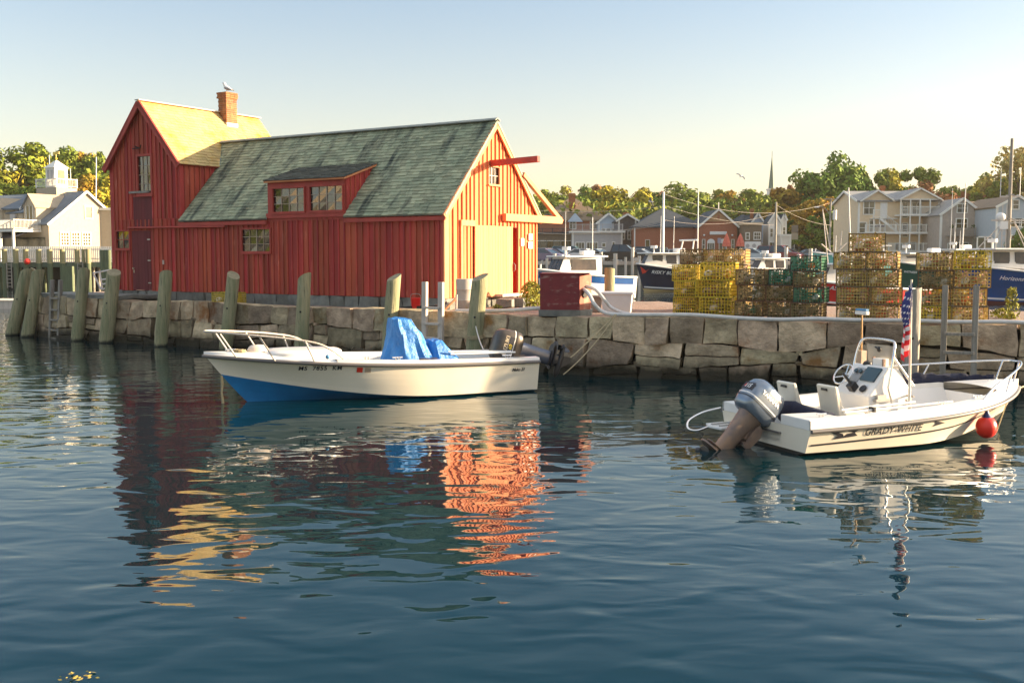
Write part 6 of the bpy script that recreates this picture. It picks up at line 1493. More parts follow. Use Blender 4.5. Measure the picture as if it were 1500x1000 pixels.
# ================================================================== HOUSES
M['win_dark'] = mat('house glass', (.05, .055, .05), (.16, .15, .10), .12, .8, spec=.8)
M['win_lit'] = mat('gold lit glass', (.13, .095, .03), (.05, .04, .02), .12, .9)  # lit copy of the house glass, gold light put into its colour
def hmat(n, a, b=None, **k): return mat(n, a, b, k.pop('rough', .8), 3, **k)
TR = hmat('house white trim', (.78, .75, .68), (.72, .7, .62))
def house(label, u0, u1, Y, veave, vridge, wallm, roofm, D=8, ridge='x', rz=0, front=(), right=(), left=(), z0=GZ, roof='gable', over=.35, name='house', cat='house', trim=TR, group='houses round the harbour', Wm=None, corner=True, roof_th=.16, courses=True):
    Wd = (u1 - u0) / F * Y if Wm is None else Wm; He = Zh(veave, Y) - z0; Hr = Zh(vridge, Y + (D / 2 if ridge == 'x' else 0)) - z0
    o = thing(name, label, cat, (X(u0, Y), Y, z0), R(rz), group)
    mb = MB(); mb.bx(0, Wd, 0, D, -.5, He)
    if roof == 'gable':
        if ridge == 'x': mb.prism([(0, He), (D, He), (D / 2, Hr)], 0, 0, Wd)
        else: mb.prism([(0, He), (Wd, He), (Wd / 2, Hr)], 1, 0, D)
    mb.build('wall', wallm, o)
    rf = MB(); e = over
    if roof == 'gable':
        if ridge == 'x':
            k = (Hr - He) / (D / 2)
            for s_, y0 in ((1, -e), (-1, D + e)):
                deck(rf, (-e, y0, He - e * k + .08), (1, 0, 0), Vector((0, s_, k)).normalized(), 0, Wd + 2 * e, 0, math.hypot(D / 2 + e, (D / 2 + e) * k), roof_th)
        else:
            k = (Hr - He) / (Wd / 2)
            for s_, x0 in ((1, -e), (-1, Wd + e)):
                deck(rf, (x0, -e, He - e * k + .08), (0, 1, 0), Vector((s_, 0, k)).normalized(), 0, D + 2 * e, 0, math.hypot(Wd / 2 + e, (Wd / 2 + e) * k), roof_th)
    elif roof == 'hip':
        b = [(-e, -e, He), (Wd + e, -e, He), (Wd + e, D + e, He), (-e, D + e, He)]; ins = min(D / 2, Wd / 2) * .95; t = [(ins, D / 2, Hr), (Wd - ins, D / 2, Hr)]
        rf.add(b + t + [(x, y, z - .15) for x, y, z in b], [(0, 1, 5, 4), (1, 2, 5), (2, 3, 4, 5), (3, 0, 4), (6, 9, 8, 7), (0, 6, 7, 1), (1, 7, 8, 2), (2, 8, 9, 3), (3, 9, 6, 0)])
    else: rf.bx(-e, Wd + e, -e, D + e, He, He + .25)
    rfo = rf.build('roof', roofm, o)
    if roof == 'gable':
        if ridge == 'y':
            for s_, x0 in ((1, -e), (-1, Wd + e)):
                mb = MB(); mb.bar((x0, -e - .03, He - e * k + .02 + .0), (Wd / 2, -e - .03, Hr + .02), .06, .24); mb.build('rake_trim', trim, o)
        else:
            for xx in (-e - .03, Wd + e + .03):
                for y0 in (-e, D + e):
                    mb = MB(); mb.bar((xx, y0, He - e * k + .02), (xx, D / 2, Hr + .02), .06, .24); mb.build('rake_trim', trim, o)
    if corner:
        for xx in (.08, Wd - .08): mb = MB(); mb.bx(xx - .1, xx + .1, -.04, .1, 0, He); mb.build('corner_trim', trim, o)
    def win(pl, a, z, w_, h_, mt_='win_dark', cols=2, fr=.09, rows=2):
        mb = MB(); P = lambda s_, zz, t: pl(s_, zz, t)
        def bb(m2, s0, s1, za, zb, t0, t1):
            q = [P(s0, za, t1), P(s1, za, t1), P(s1, zb, t1), P(s0, zb, t1), P(s0, za, t0), P(s1, za, t0), P(s1, zb, t0), P(s0, zb, t0)]
            m2.add(q, [(0, 1, 2, 3), (7, 6, 5, 4), (0, 4, 5, 1), (1, 5, 6, 2), (2, 6, 7, 3), (3, 7, 4, 0)])
        bb(mb, a - fr, a + w_ + fr, z - fr, z, -.02, .07); bb(mb, a - fr, a + w_ + fr, z + h_, z + h_ + fr, -.02, .07); bb(mb, a - fr, a, z, z + h_, -.02, .07); bb(mb, a + w_, a + w_ + fr, z, z + h_, -.02, .07)
        for i in range(1, cols): x = a + w_ * i / cols; bb(mb, x - .025, x + .025, z, z + h_, .02, .05)
        for j in range(1, rows): zz = z + h_ * j / rows; bb(mb, a, a + w_, zz - .025, zz + .025, .021, .048)
        f_ = mb.build('window', trim, o); g_ = MB(); g_.add([P(a, z, .015), P(a + w_, z, .015), P(a + w_, z + h_, .015), P(a, z + h_, .015)], [(0, 1, 2, 3)]); g_.build('pane', M[mt_], f_)
    for args in front: win(lambda s_, zz, t: (s_, -t, zz), *args)
    for args in right: win(lambda s_, zz, t: (Wd + t, s_, zz), *args)
    for args in left: win(lambda s_, zz, t: (-t, s_, zz), *args)
    o['w'] = Wd; return o, Wd, He, Hr
def part_box(o, name, mt, *b, **k):
    mb = MB(); mb.bx(*b); return mb.build(name, mt, o, **k)
def chimney(o, x, y, z0, z1, s_=.6, mt='brick'):
    mb = MB(); mb.bx(x - s_ / 2, x + s_ / 2, y - s_ / 2, y + s_ / 2, z0, z1); mb.bx(x - s_ / 2 - .08, x + s_ / 2 + .08, y - s_ / 2 - .08, y + s_ / 2 + .08, z1 - .35, z1 - .12); mb.build('chimney', M[mt], o)
def railing(o, p, q, h=1.0, post=1.3, mt=None, pick=.13):
    mb = MB(); p, q = Vector(p), Vector(q); L = (q - p).length; d = (q - p) / L
    mb.bar(p + Vector((0, 0, h)), q + Vector((0, 0, h)), .07, .07); mb.bar(p + Vector((0, 0, .12)), q + Vector((0, 0, .12)), .05, .05)
    n = max(2, int(L / pick)); 
    for i in range(n + 1): mb.bar(p + d * (L * i / n) + Vector((0, 0, .1)), p + d * (L * i / n) + Vector((0, 0, h)), .03, .03, up=(0, 1, 0))
    n = max(1, int(L / post))
    for i in range(n + 1): mb.bar(p + d * (L * i / n), p + d * (L * i / n) + Vector((0, 0, h + .08)), .09, .09, up=(0, 1, 0))
    mb.build('railing', mt or TR, o)
shade = dict(island=0)
brickm = mat('far brick', (.38, .14, .075), (.31, .105, .055), .85, 6, bump=.3); roof_br = mat('brown shingle roof', (.24, .175, .115), (.19, .14, .09), .9, 1.5); slate = mat('dark slate roof', (.035, .045, .055), (.05, .06, .07), .8, 1.5)
greyw = mat('grey clapboard', (.46, .43, .41), (.4, .38, .37), .8, 3); bluew = mat('pale blue clapboard', (.42, .50, .58), (.38, .46, .54), .8, 3); cream = mat('cream clapboard', (.74, .58, .38), (.68, .52, .34), .8, 3); taupe = mat('taupe shingle wall', (.44, .37, .31), (.38, .32, .27), .8, 3); blgrey = mat('blue grey wall', (.42, .46, .49), (.37, .42, .45), .8, 3); roof_gr = mat('grey shingle roof', (.32, .31, .29), (.25, .25, .24), .85, 1.5); darkw = mat('dark timber wall', (.06, .05, .05), (.09, .075, .07), .85, 3); whitew = mat('white clapboard', (.74, .70, .62), (.68, .64, .56), .8, 3); stonew = mat('tan stone wall', (.22, .16, .10), (.16, .12, .08), .85, 5)
# brown roofed house
h, W_, He, Hr = house('brick house with wide brown hipped roof and brick chimney above the cars', 790, 890, 150, 322, 291, brickm, roof_br, D=9, roof='hip', front=[(4.3, 4.6, .8, 1.3), (7.2, 4.6, .9, 1.3), (8.5, 4.6, .9, 1.3)], corner=False, name='brick_house')
chimney(h, 4.7, 2.6, He + 1, Zh(283, 152) - GZ, .9)
mb = MB(); mb.prism([(3.9, He - .3), (6.1, He - .3), (5.0, He + .95)], 1, -.6, 1.5); mb.build('front_gable', bluew, h)
h, W_, He, Hr = house('glass fronted restaurant pavilion behind the leftmost parked cars', 765, 838, 143, 343, 341, stonew, slate, D=6, roof='flat', front=[(.5 + i * .95, .9, .85, 1.85, ('win_dark', 'win_lit')[i in (3, 5, 6)], 1) for i in range(7)], corner=False, name='restaurant', cat='restaurant')
railing(h, (0, -.1, He + .2), (W_, -.1, He + .2), .55, mt=darkw)
h, W_, He, Hr = house('long grey clapboard building with a railed flat roof, left of the brick hall', 838, 911, 140, 341, 340, greyw, TR, D=8, roof='flat', front=[(.5, 1.35, 1.05, 1.15, 'win_dark', 3, .1, 1), (1.95, 1.35, 1.35, 1.15, 'win_dark', 4, .1, 1), (3.95, 2.0, .4, .4, 'win_dark', 1, .1, 1), (5.3, 1.6, .25, .95, 'win_dark', 1, .1, 1)], name='grey_building', cat='building')
railing(h, (0, -.2, He + .25), (W_, -.2, He + .25), .85, mt=greyw); 
house('small pale blue gabled house front above the grey railed roof', 876, 905, 147, 325, 313, bluew, roof_gr, D=6, ridge='y', z0=GZ + 2.5, front=[(.45, .9, .45, 1.1, 'win_dark', 1, .08, 2), (1.1, .6, .5, 1.4, 'win_dark', 1, .08, 2), (1.85, .9, .45, 1.1, 'win_dark', 1, .08, 2)], name='blue_house')
house('narrow dark timber house squeezed between grey building and brick hall', 905, 931, 141, 322, 314, darkw, slate, D=6, rz=0, ridge='y', front=[(.3, 3.0, .5, 1.0), (1.3, 3.0, .6, 1.0), (1.2, .5, .6, 1.6)], name='timber_house')
house('tiny dark roofed cottage with white gable up among the trees', 903, 922, 172, 316, 304, whitew, slate, D=5, rz=-25, name='cottage')
# brick hall
h, W_, He, Hr = house('long brick hall wing with dark slate hipped roof and a white downpipe', 929, 1030, 137, 332, 305, brickm, slate, D=11, roof='hip', front=[(1.4, 1.3, .5, 1.5, 'win_lit', 1, .05, 1), (3.6, .8, .6, 1.0, 'win_dark', 1, .05, 1)], corner=False, name='brick_hall', cat='hall'); 
part_box(h, 'downpipe', TR, -.1, .05, -.15, 0, 0, He)
chimney(h, -.2 + 0.0, 9, He, He + 2.2, .7)
h, W_, He, Hr = house('brick gable front with white sign and arched white windows', 1023, 1078, 134, 331, 307, brickm, slate, D=10, ridge='y', corner=False, over=.25, name='brick_hall_gable', cat='hall', front=[(.42, .9, .28, 1.9, 'win_dark', 1, .06, 3), (1.08, .7, .80, 1.65, 'win_dark', 3, .07, 2), (2.55, .7, .80, 1.65, 'win_dark', 2, .07, 1), (4.1, .9, .28, 1.9, 'win_dark', 1, .06, 3)])  # gabled front of the brick hall, built as its own object
for xc in (1.48, 2.95):
    mb = MB(); mb.add([(xc, -.06, 2.42)] + [(xc + .50 * math.cos(math.pi * k / 12), -.06, 2.42 + .48 * math.sin(math.pi * k / 12)) for k in range(13)], [tuple(range(14))]); mb.build('arch_panel', M['white'], h)
mb = MB(); mb.bx(1.30, 3.45, -.12, -.04, 3.42, 3.82); sgn = mb.build('hall_sign', M['white'], h, bevel=.05)
mb = MB(); mb.prism([(W_ * .18, He + .55), (W_ * .82, He + .55), (W_ * .5, Hr - .25)], 1, -.05, 0); mb.build('gable_shingles', mat('tan gable shingles', (.42, .24, .11), (.36, .2, .1), .8, 4), h)
mb = MB(); mb.bx(W_ / 2 - .12, W_ / 2 + .12, -.09, -.05, He + .9, He + 1.35); mb.build('louvre', brickm, h)
for xx in (.55, 4.1): mb = MB(); mb.ball((xx, -.3, 3.35), (.14, .2, .12), 8, 6); mb.build('wall_lamp', M['white'], h)
mb = MB(); mb.tube([(W_ / 2, 0, Hr), (W_ / 2, 0, Hr + .9)], .06, 6); mb.build('finial', TR, h)
mb = MB(); mb.bx(2.3, 2.72, -.14, -.1, 2.35, 3.0); mb.build('hanging_sign', mat('violet sign', (.30, .25, .36), (.5, .45, .5), .7, 9), h)
# right of the hall
h, W_, He, Hr = house('dark hipped roof wing with blue grey wall right of the brick gable', 1074, 1116, 146, 330, 314, blgrey, slate, D=8, roof='hip', name='blue_grey_wing', cat='building', corner=False)
h, W_, He, Hr = house('tan flat roofed shopfront with a white octopus sign', 1089, 1114, 131, 329, 328, stonew, cream, D=5, roof='flat', over=.15, front=[(.2, 2.8, .35, .75, 'win_dark', 1), (1.2, 2.8, .7, .8, 'win_lit', 3)], corner=False, name='shopfront', cat='shop')
mb = MB(); mb.bx(.0, 2.0, -.2, -.08, .9, 2.5); pn = mb.build('white_panel', M['white'], h, bevel=.1)  # simplified white octopus sign: panel, dark roundels and purple fringe
for xx in (.35, 1.15): mb = MB(); mb.tube([(xx, -.22, 2.0), (xx, -.20, 2.0)], .24, 16); mb.build('sign_roundel', greyw, h)
mb = MB(); 
for q in range(5): mb.ball((.1 + q * .45, -.3, .75), (.3, .1, .45), 8, 6)
mb.build('purple_sign_fringe', mat('purple sign fringe', (.16, .07, .14), (.3, .18, .2), .8, 4), h)
h, W_, He, Hr = house('white and pale blue gabled house behind the tan shopfront', 1086, 1130, 141, 345, 313, bluew, slate, D=9, ridge='y', over=.2, front=[(2.6, .8, .5, 1.6, 'win_dark', 1)], name='white_house'); chimney(h, W_ * .35, 1.0, Hr - .6, Hr + .7, .4)
h, W_, He, Hr = house('white tower house with pointed twin dormers lit by the sun', 1124, 1142, 132, 326, 312, whitew, slate, D=3.0, ridge='y', over=.1, front=[(.2, 3.1, .3, 1.0, 'win_dark', 1), (.75, 3.1, .3, 1.0, 'win_lit', 1), (.15, .4, 1.2, 2.0, 'win_lit', 3)], right=[(.3, 3.1, .4, 1.0, 'win_dark', 1), (1.7, 3.1, .5, 1.0, 'win_dark', 1)], name='tower_house')
h, W_, He, Hr = house('narrow white pointed bay at the right end of the tower house', 1143, 1150, 133, 322, 314, whitew, slate, D=3.0, ridge='y', over=.06, front=[(.15, 3.4, .3, .9, 'win_dark', 1)], right=[(.6, 3.3, .5, 1.0)], name='tower_bay', cat='house')
h, W_, He, Hr = house('low white sunlit porch with outside stair in front of the tower house', 1142, 1157, 130, 346, 345, whitew, TR, D=3, roof='flat', over=.1, front=[(.1, .5, .8, 1.5, 'win_lit', 2)], name='porch', cat='porch')
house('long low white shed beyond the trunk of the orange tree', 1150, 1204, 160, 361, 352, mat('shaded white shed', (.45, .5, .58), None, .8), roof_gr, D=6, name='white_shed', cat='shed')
# three storey cream house
Yc3 = 118; s3 = Yc3 / F
h, W_, He, Hr = house('big cream three storey house with white balconies and two front gables', 1254, 1372, Yc3, 294, 281, cream, roof_gr, D=9, over=.25, name='apartment_house', front=[(.6, 5.35, 1.15, 1.35, 'win_dark', 2), (2.5, 5.0, .6, 1.55, 'white', 1), (4.9, 5.0, .5, 1.6, 'win_dark', 1), (6.0, 5.2, .9, 1.4, 'win_dark', 2), (.1, 3.3, .8, 1.1, 'win_dark', 1), (1.3, 3.1, .5, 1.5, 'win_dark', 1), (4.95, 2.9, .5, 1.4, 'win_dark', 1), (6.6, 3.1, .5, 1.1, 'win_dark', 1), (4.2, .6, .7, 1.5, 'win_lit', 1), (5.6, .5, .8, 1.7, 'win_dark', 2), (6.9, .6, .7, 1.5, 'win_lit', 1)])
def fg(x0, x1, y0, zpk, ze):
    mb = MB(); mb.prism([(x0, ze), (x1, ze), ((x0 + x1) / 2, zpk)], 1, y0, 4.2); g_ = mb.build('front_gable', cream, h)
    for a, b in (((x0 - .2, ze - .08), ((x0 + x1) / 2, zpk + .08)), ((x1 + .2, ze - .08), ((x0 + x1) / 2, zpk + .08))):
        mb = MB(); mb.add([(a[0], y0 - .25, a[1]), (b[0], y0 - .25, b[1]), (b[0], 4.2, b[1]), (a[0], 4.2, a[1]), (a[0], y0 - .25, a[1] - .14), (b[0], y0 - .25, b[1] - .14), (b[0], 4.2, b[1] - .14), (a[0], 4.2, a[1] - .14)], [(0, 1, 2, 3), (7, 6, 5, 4), (0, 4, 5, 1), (3, 2, 6, 7), (0, 3, 7, 4), (1, 5, 6, 2)]); mb.build('gable_roof', roof_br if a[0] > b[0] else roof_gr, g_)
    mb = MB(); mb.bar((x0 - .15, y0 - .28, ze - .1), ((x0 + x1) / 2, y0 - .28, zpk), .06, .16); mb.bar((x1 + .15, y0 - .28, ze - .1), ((x0 + x1) / 2, y0 - .28, zpk), .06, .16); mb.build('rake_trim', TR, g_)
zc = lambda v: Zh(v, Yc3) - GZ
fg(.25, 3.85, -.05, zc(279), zc(294)); fg(4.05, 8.3, -1.6, zc(277.5), zc(292))
part_box(h, 'gable_beam', TR, 4.05, 8.3, -1.62, -1.5, zc(294), zc(292.3))
for k, (v_, xa__, xb__) in enumerate(((316, 4.0, 8.4), (342, .2, 8.7), (369, 2.8, 8.7))):
    part_box(h, 'balcony_floor', TR, xa__, xb__, -1.7, 0, zc(v_) - .08, zc(v_) + .08); railing(h, (xa__ + .1, -1.62, zc(v_)), (xb__ - .1, -1.62, zc(v_)), .92, 1.6)
for xx in (4.1, 5.15, 6.2, 7.3, 8.1):
    part_box(h, 'balcony_post', TR, xx - .06, xx + .06, -1.68, -1.56, zc(384), zc(293) if xx < 8 else zc(342))
part_box(h, 'stair_landing', TR, 1.3, 4.0, -1.2, 0, zc(320) - .08, zc(320)); railing(h, (1.3, -1.15, zc(320)), (2.1, -1.15, zc(320)), .9)
for xx in (1.35, 2.0, 2.6): part_box(h, 'stair_post', TR, xx - .05, xx + .05, -1.2, -1.1, zc(342), zc(320))
mb = MB(); mb.bar((2.0, -1.3, zc(321)), (4.0, -1.3, zc(341)), .08, .25); mb.bar((2.0, -1.3, zc(321) + .9), (4.0, -1.3, zc(341) + .9), .05, .06)
for q in range(12): t = q / 11; mb.bar((2 + 2 * t, -1.3, lerp(zc(321), zc(341), t)), (2 + 2 * t, -1.3, lerp(zc(321), zc(341), t) + .9), .03, .03, up=(0, 1, 0))
mb.build('outside_stair', TR, h)
part_box(h, 'patio_umbrella', mat('closed dark umbrella', (.05, .02, .05), None, .8), 1.7, 2.5, -1.2, -.7, zc(333), zc(330))
mb = MB(); mb.ball((7.9, -1.4, zc(366)), .28, 12, 8); mb.build('satellite_dish', M['white'], h); chimney(h, 4.4, 5.2, Hr - .5, Zh(271, 122) - GZ, .45)
# grey gable house
Y9 = 113; h, W_, He, Hr = house('taupe gable house with a small wooden balcony right of the cream house', 1374, 1437, Y9, 314, 291, taupe, roof_gr, D=8, ridge='y', over=.18, front=[(1.75, Zh(311, Y9) - GZ, 1.0, .85, 'win_dark', 2), (1.7, Zh(334, Y9) - GZ, 1.1, .95, 'win_lit', 2), (.9, .5, .5, 1.5, 'win_lit', 1), (1.8, .4, 1.2, 1.7, 'win_dark', 2)], name='gable_house')
z9 = Zh(345, Y9) - GZ; part_box(h, 'balcony_floor', M['grey_wood'], .6, 3.4, -1.0, 0, z9 - .1, z9); railing(h, (.65, -.95, z9), (3.35, -.95, z9), .75, mt=M['grey_wood'])
for xx in (.7, 1.9, 3.3): part_box(h, 'balcony_post', M['grey_wood'], xx - .06, xx + .06, -1, -.88, 0, z9)
for xx in (.9, 3.1):
    mb = MB(); 
    for q in range(14): mb.ball((xx + random.uniform(-.2, .2), -.9 + random.uniform(-.1, .1), z9 + .85 + random.uniform(-.1, .25)), .07, 6, 4)
    mb.build('potted_plant', M['grass'], h)
h, W_, He, Hr = house('narrow brown sided wing with white dormer behind the taupe gable house', 1434, 1452, 117, 311, 296, mat('brown side wall', (.2, .12, .09), None, .8), roof_br, D=6, front=[(.55, 4.6, .35, 1.0, 'win_dark', 1)], name='brown_wing', cat='house')
Y10 = 108; h, W_, He, Hr = house('pale blue grey gable house at the right edge behind the mast', 1455, 1515, Y10, 303, 287, blgrey, roof_br, D=9, ridge='y', over=.15, front=[(1.65, Zh(306, Y10) - GZ, .55, .85, 'win_dark', 1), (1.4, Zh(332, Y10) - GZ, 1.9, .75, 'win_lit', 2), (2.0, Zh(331, Y10) - GZ, .5, .7, 'win_dark', 1), (1.6, Zh(356, Y10) - GZ, .9, .75, 'win_lit', 1), (3.0, 3.9, .6, 1.1, 'win_dark', 1)], name='blue_grey_house')
house('brown roofed house glimpsed between the taupe and blue grey gables', 1392, 1480, 150, 304, 288, whitew, mat('sunlit brown roof', (.34, .24, .16), (.28, .19, .12), .9, 2), D=9, front=[(6.0, 5.2, .5, .9, 'win_dark', 1)], name='brown_roofed_house')
for k, (u, v) in enumerate(((1404, 281), (1413, 283), (1440, 286), (1453, 281))):
    pz = Zh(v, 153); mb = MB(); mb.bx(-.45, .45, -.4, .4, 0, pz - 6.5); mb.bx(-.52, .52, -.47, .47, pz - 6.9, pz - 6.7); o = mb.build('brick_chimney', M['brick']); o.location = (X(u, 153), 153, 6.5)
    tag(o, '%s brick chimney on the brown roof between the right hand gables' % ['leftmost', 'second', 'third', 'rightmost'][k], 'chimney', 'chimneys on the brown roof')
# glasshouse lean-to
o = thing('garden_frame', 'white framed glass lean-to between the taupe and blue grey houses', 'lean-to', (X(1429, 106), 106, GZ)); hh_ = Zh(346, 106) - GZ
mb = MB()
for xx in (0, .75, 1.45): mb.bx(xx - .05, xx + .05, 0, .1, 0, hh_)
mb.bx(-.05, 1.5, 0, .1, hh_ - .1, hh_); mb.build('frame', TR, o)
mb = MB(); mb.bx(.05, 1.4, .1, 1.2, 0, hh_ - .15); mb.build('glass_box', M['win_dark'], o)
# church steeple
o = thing('church_steeple', 'slender pale green church spire above the trees', 'steeple', (X(1127, 210), 210, 12)); zt3 = Zh(229, 210) - 12; zb3 = Zh(276, 210) - 12
mb = MB(); mb.loft([[Vector((r_ * math.cos(2 * math.pi * k / 8 + .39), r_ * math.sin(2 * math.pi * k / 8 + .39), z_)) for k in range(8)] for z_, r_ in ((zb3, .62), (zt3, .04))]); mb.build('spire', mat('copper green spire', (.12, .17, .13), (.2, .24, .17), .7, 4), o)
mb = MB(); mb.bx(-.75, .75, -.75, .75, zb3 - 4, zb3 - .35); mb.bx(-.9, .9, -.9, .9, zb3 - .35, zb3 - .1); mb.build('belfry', M['white'], o); mb = MB(); mb.tube([(0, 0, zt3 - .1), (0, 0, zt3 + 1)], .04, 6); mb.build('finial', M['black_matt'], o)
# ================================================================== LEFT SHORE: white house, pier
YL = 104.; LG = 2.35
ang = math.atan2(-.535, .845)
L1 = thing('harbour_house', 'white harbour house with grey roof, dormers and railed cupola behind the far pier', 'house', (X(75, YL), YL, LG), ang, 'houses round the harbour')
HW = 4.23; GW = 2 * HW; EZ1 = Zh(326, YL) - LG; RZ1 = Zh(281, 107.6) - LG; LN = 15.
lit = mat('cream white clapboard', (.46, .38, .27), (.41, .34, .24), .8, 3); roofL = mat('blue grey shingle', (.15, .18, .21), (.11, .135, .16), .9, 1.2, island=0)
mb = MB(); mb.bx(-LN, 0, 0, GW, -.4, EZ1); mb.prism([(0, EZ1), (GW, EZ1), (HW, RZ1)], 0, -LN, 0); mb.build('wall', lit, L1)
rf = MB(); k = (RZ1 - EZ1) / HW
for s_, y0 in ((1, -.3), (-1, GW + .3)): deck(rf, (-LN, y0, EZ1 - .3 * k + .08), (1, 0, 0), Vector((0, s_, k)).normalized(), 0, LN + .25, 0, math.hypot(HW + .3, (HW + .3) * k), .14)
rfo = rf.build('roof', roofL, L1)
for y0 in (-.3, GW + .3): mb = MB(); mb.bar((.27, y0, EZ1 - .3 * k), (.27, HW, RZ1 + .02), .06, .22); mb.build('rake_trim', TR, L1)
def lwin(y, z, w_, h_, cols=2, rows=3):
    mb = MB(); e = .1; mb.bx(0, .07, y - e, y + w_ + e, z - e, z); mb.bx(0, .07, y - e, y + w_ + e, z + h_, z + h_ + e); mb.bx(0, .07, y - e, y, z, z + h_); mb.bx(0, .07, y + w_, y + w_ + e, z, z + h_)
    for i in range(1, cols): mb.bx(0, .045, y + w_ * i / cols - .03, y + w_ * i / cols + .03, z, z + h_)
    for j in range(1, rows): mb.bx(0, .043, y, y + w_, z + h_ * j / rows - .03, z + h_ * j / rows + .03)
    f_ = mb.build('window', TR, L1); mb = MB(); mb.add([(.015, y, z), (.015, y + w_, z), (.015, y + w_, z + h_), (.015, y, z + h_)], [(0, 1, 2, 3)]); mb.build('pane', M['win_lit'] if cols > 1 else M['win_dark'], f_)
yz = lambda u: (lambda r_: (lambda t: t)(((u - 750) / F * YL - X(75, YL)) / (.535 - (u - 750) / F * .845)))(0)
lwin(yz(129), Zh(319, 107) - LG, .75, 1.15, 1, 1)
for u in (92, 108, 124): lwin(yz(u), Zh(359, 106) - LG, .85, 1.2, 3, 4)
# dormers on the camera side slope
def dormer(x0, x1, zbase, zeave, zpk, y0, lab='dormer'):
    d_ = MB(); d_.bx(x0, x1, y0, y0 + 3.2, zbase, zeave); d_.prism([(x0, zeave), (x1, zeave), ((x0 + x1) / 2, zpk)], 1, y0, y0 + 3.6); dd_ = d_.build(lab, lit, L1)
    for a, s_ in ((x0 - .15, 1), (x1 + .15, -1)):
        m_ = MB(); xm = (x0 + x1) / 2; m_.add([(a, y0 - .2, zeave - .1), (xm, y0 - .2, zpk + .06), (xm, y0 + 3.8, zpk + .06), (a, y0 + 3.8, zeave - .1), (a, y0 - .2, zeave - .22), (xm, y0 - .2, zpk - .06), (xm, y0 + 3.8, zpk - .06), (a, y0 + 3.8, zeave - .22)], [(0, 1, 2, 3), (7, 6, 5, 4), (0, 4, 5, 1), (3, 2, 6, 7), (0, 3, 7, 4), (1, 5, 6, 2)])
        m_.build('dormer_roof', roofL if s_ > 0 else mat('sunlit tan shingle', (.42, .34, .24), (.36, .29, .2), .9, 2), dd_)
    m_ = MB(); m_.bx((x0 + x1) / 2 - .5, (x0 + x1) / 2 + .5, y0 - .03, y0 - .005, zbase + .15, zeave - .05); m_.build('dormer_window', M['win_lit'], dd_)
    m_ = MB(); 
    for q in (-.55, 0, .55): m_.bx((x0 + x1) / 2 + q - .04, (x0 + x1) / 2 + q + .04, y0 - .06, y0 - .02, zbase + .1, zeave); 
    m_.build('window_trim', TR, dd_)
dormer(-3.6, -1.6, EZ1 - .1, Zh(302, 106) - LG, Zh(285, 106) - LG, -.25)
dormer(-9.6, -7.4, EZ1 - .1, Zh(306, 108) - LG, Zh(290, 108) - LG, -.25)
# shed dormer with air conditioner
mb = MB(); mb.bx(-7.2, -4.6, .3, 3.2, EZ1, EZ1 + 1.15); sdm = mb.build('shed_dormer', lit, L1); mb = MB(); deck(mb, (-7.4, .1, EZ1 + 1.1), (1, 0, 0), Vector((0, 1, .35)).normalized(), 0, 3.0, 0, 3.6, .12); mb.build('dormer_roof', roofL, sdm)
mb = MB(); mb.bx(-6.4, -5.6, .05, .35, EZ1 + .45, EZ1 + .95); mb.build('air_conditioner', greyw, sdm)
# balcony, porch
zb = Zh(336, YL - 2) - LG
part_box(L1, 'balcony_floor', TR, -LN, -1.2, -3.0, 0, zb - .2, zb); railing(L1, (-LN, -2.9, zb), (-1.2, -2.9, zb), .95, 2.4, pick=.14); railing(L1, (-1.2, -2.9, zb), (-1.2, -.1, zb), .95, 2.6, pick=.14)
for i in range(7): part_box(L1, 'porch_post', TR, -1.4 - 2.1 * i - .1, -1.4 - 2.1 * i + .1, -2.95, -2.75, 0, zb - .2)
mb = MB(); mb.bx(-LN, -.6, -.05, -.02, .3, zb - .7); mb.build('porch_windows', M['win_dark'], L1)
mb = MB(); deck(mb, (-9, -2.9, zb - .75), (1, 0, 0), Vector((0, 1, .3)).normalized(), 0, 7.2, 0, 2.0, .06); mb.build('awning', M['navy'], L1)
# cupola with railed base
cxl, cyl = -4.6, HW
zc0, zc1, zc2, zc3 = RZ1 - .6, Zh(266, 109) - LG, Zh(245, 109) - LG, Zh(234, 109) - LG
c_ = part_box(L1, 'cupola_base', lit, cxl - 1.75, cxl + 1.6, cyl - 1.2, cyl + 1.2, zc0, zc1 - .6)
mb = MB(); mb.bx(cxl - .75, cxl + .75, cyl - .75, cyl + .75, zc1 - .6, zc2); cu = mb.build('cupola', TR, L1)
mb = MB(); mb.loft([[Vector((cxl + sx * r_, cyl + sy * r_, z_)) for sx, sy in ((-1, -1), (1, -1), (1, 1), (-1, 1))] for z_, r_ in ((zc2 - .02, .9), (zc3, .1))]); mb.build('cupola_roof', TR, cu)
for (x0, y0, x1, y1) in ((cxl - 1.75, cyl - 1.2, cxl + 1.6, cyl - 1.2), (cxl + 1.6, cyl - 1.2, cxl + 1.6, cyl + 1.2)): railing(L1, (x0, y0, zc1 - .6), (x1, y1, zc1 - .6), .85, 1.6, pick=.16)
for q in (-.28, .28):
    part_box(cu, 'cupola_window', greyw, cxl + q - .18, cxl + q + .18, cyl - .78, cyl - .74, zc1 - .2, zc2 - .25)
part_box(cu, 'cupola_window', M['win_lit'], cxl + .74, cxl + .78, cyl - .4, cyl + .4, zc1 - .2, zc2 - .25)
mb = MB(); mb.tube([(cxl, cyl, zc3 - .1), (cxl, cyl, Zh(221, 109) - LG)], .04, 6); mb.bx(cxl - .5, cxl + .55, cyl - .02, cyl + .02, Zh(225, 109) - LG, Zh(221, 109) - LG); mb.ball((cxl, cyl, Zh(231, 109) - LG), .12, 8, 6); mb.build('weather_vane', M['text_gold'], cu)
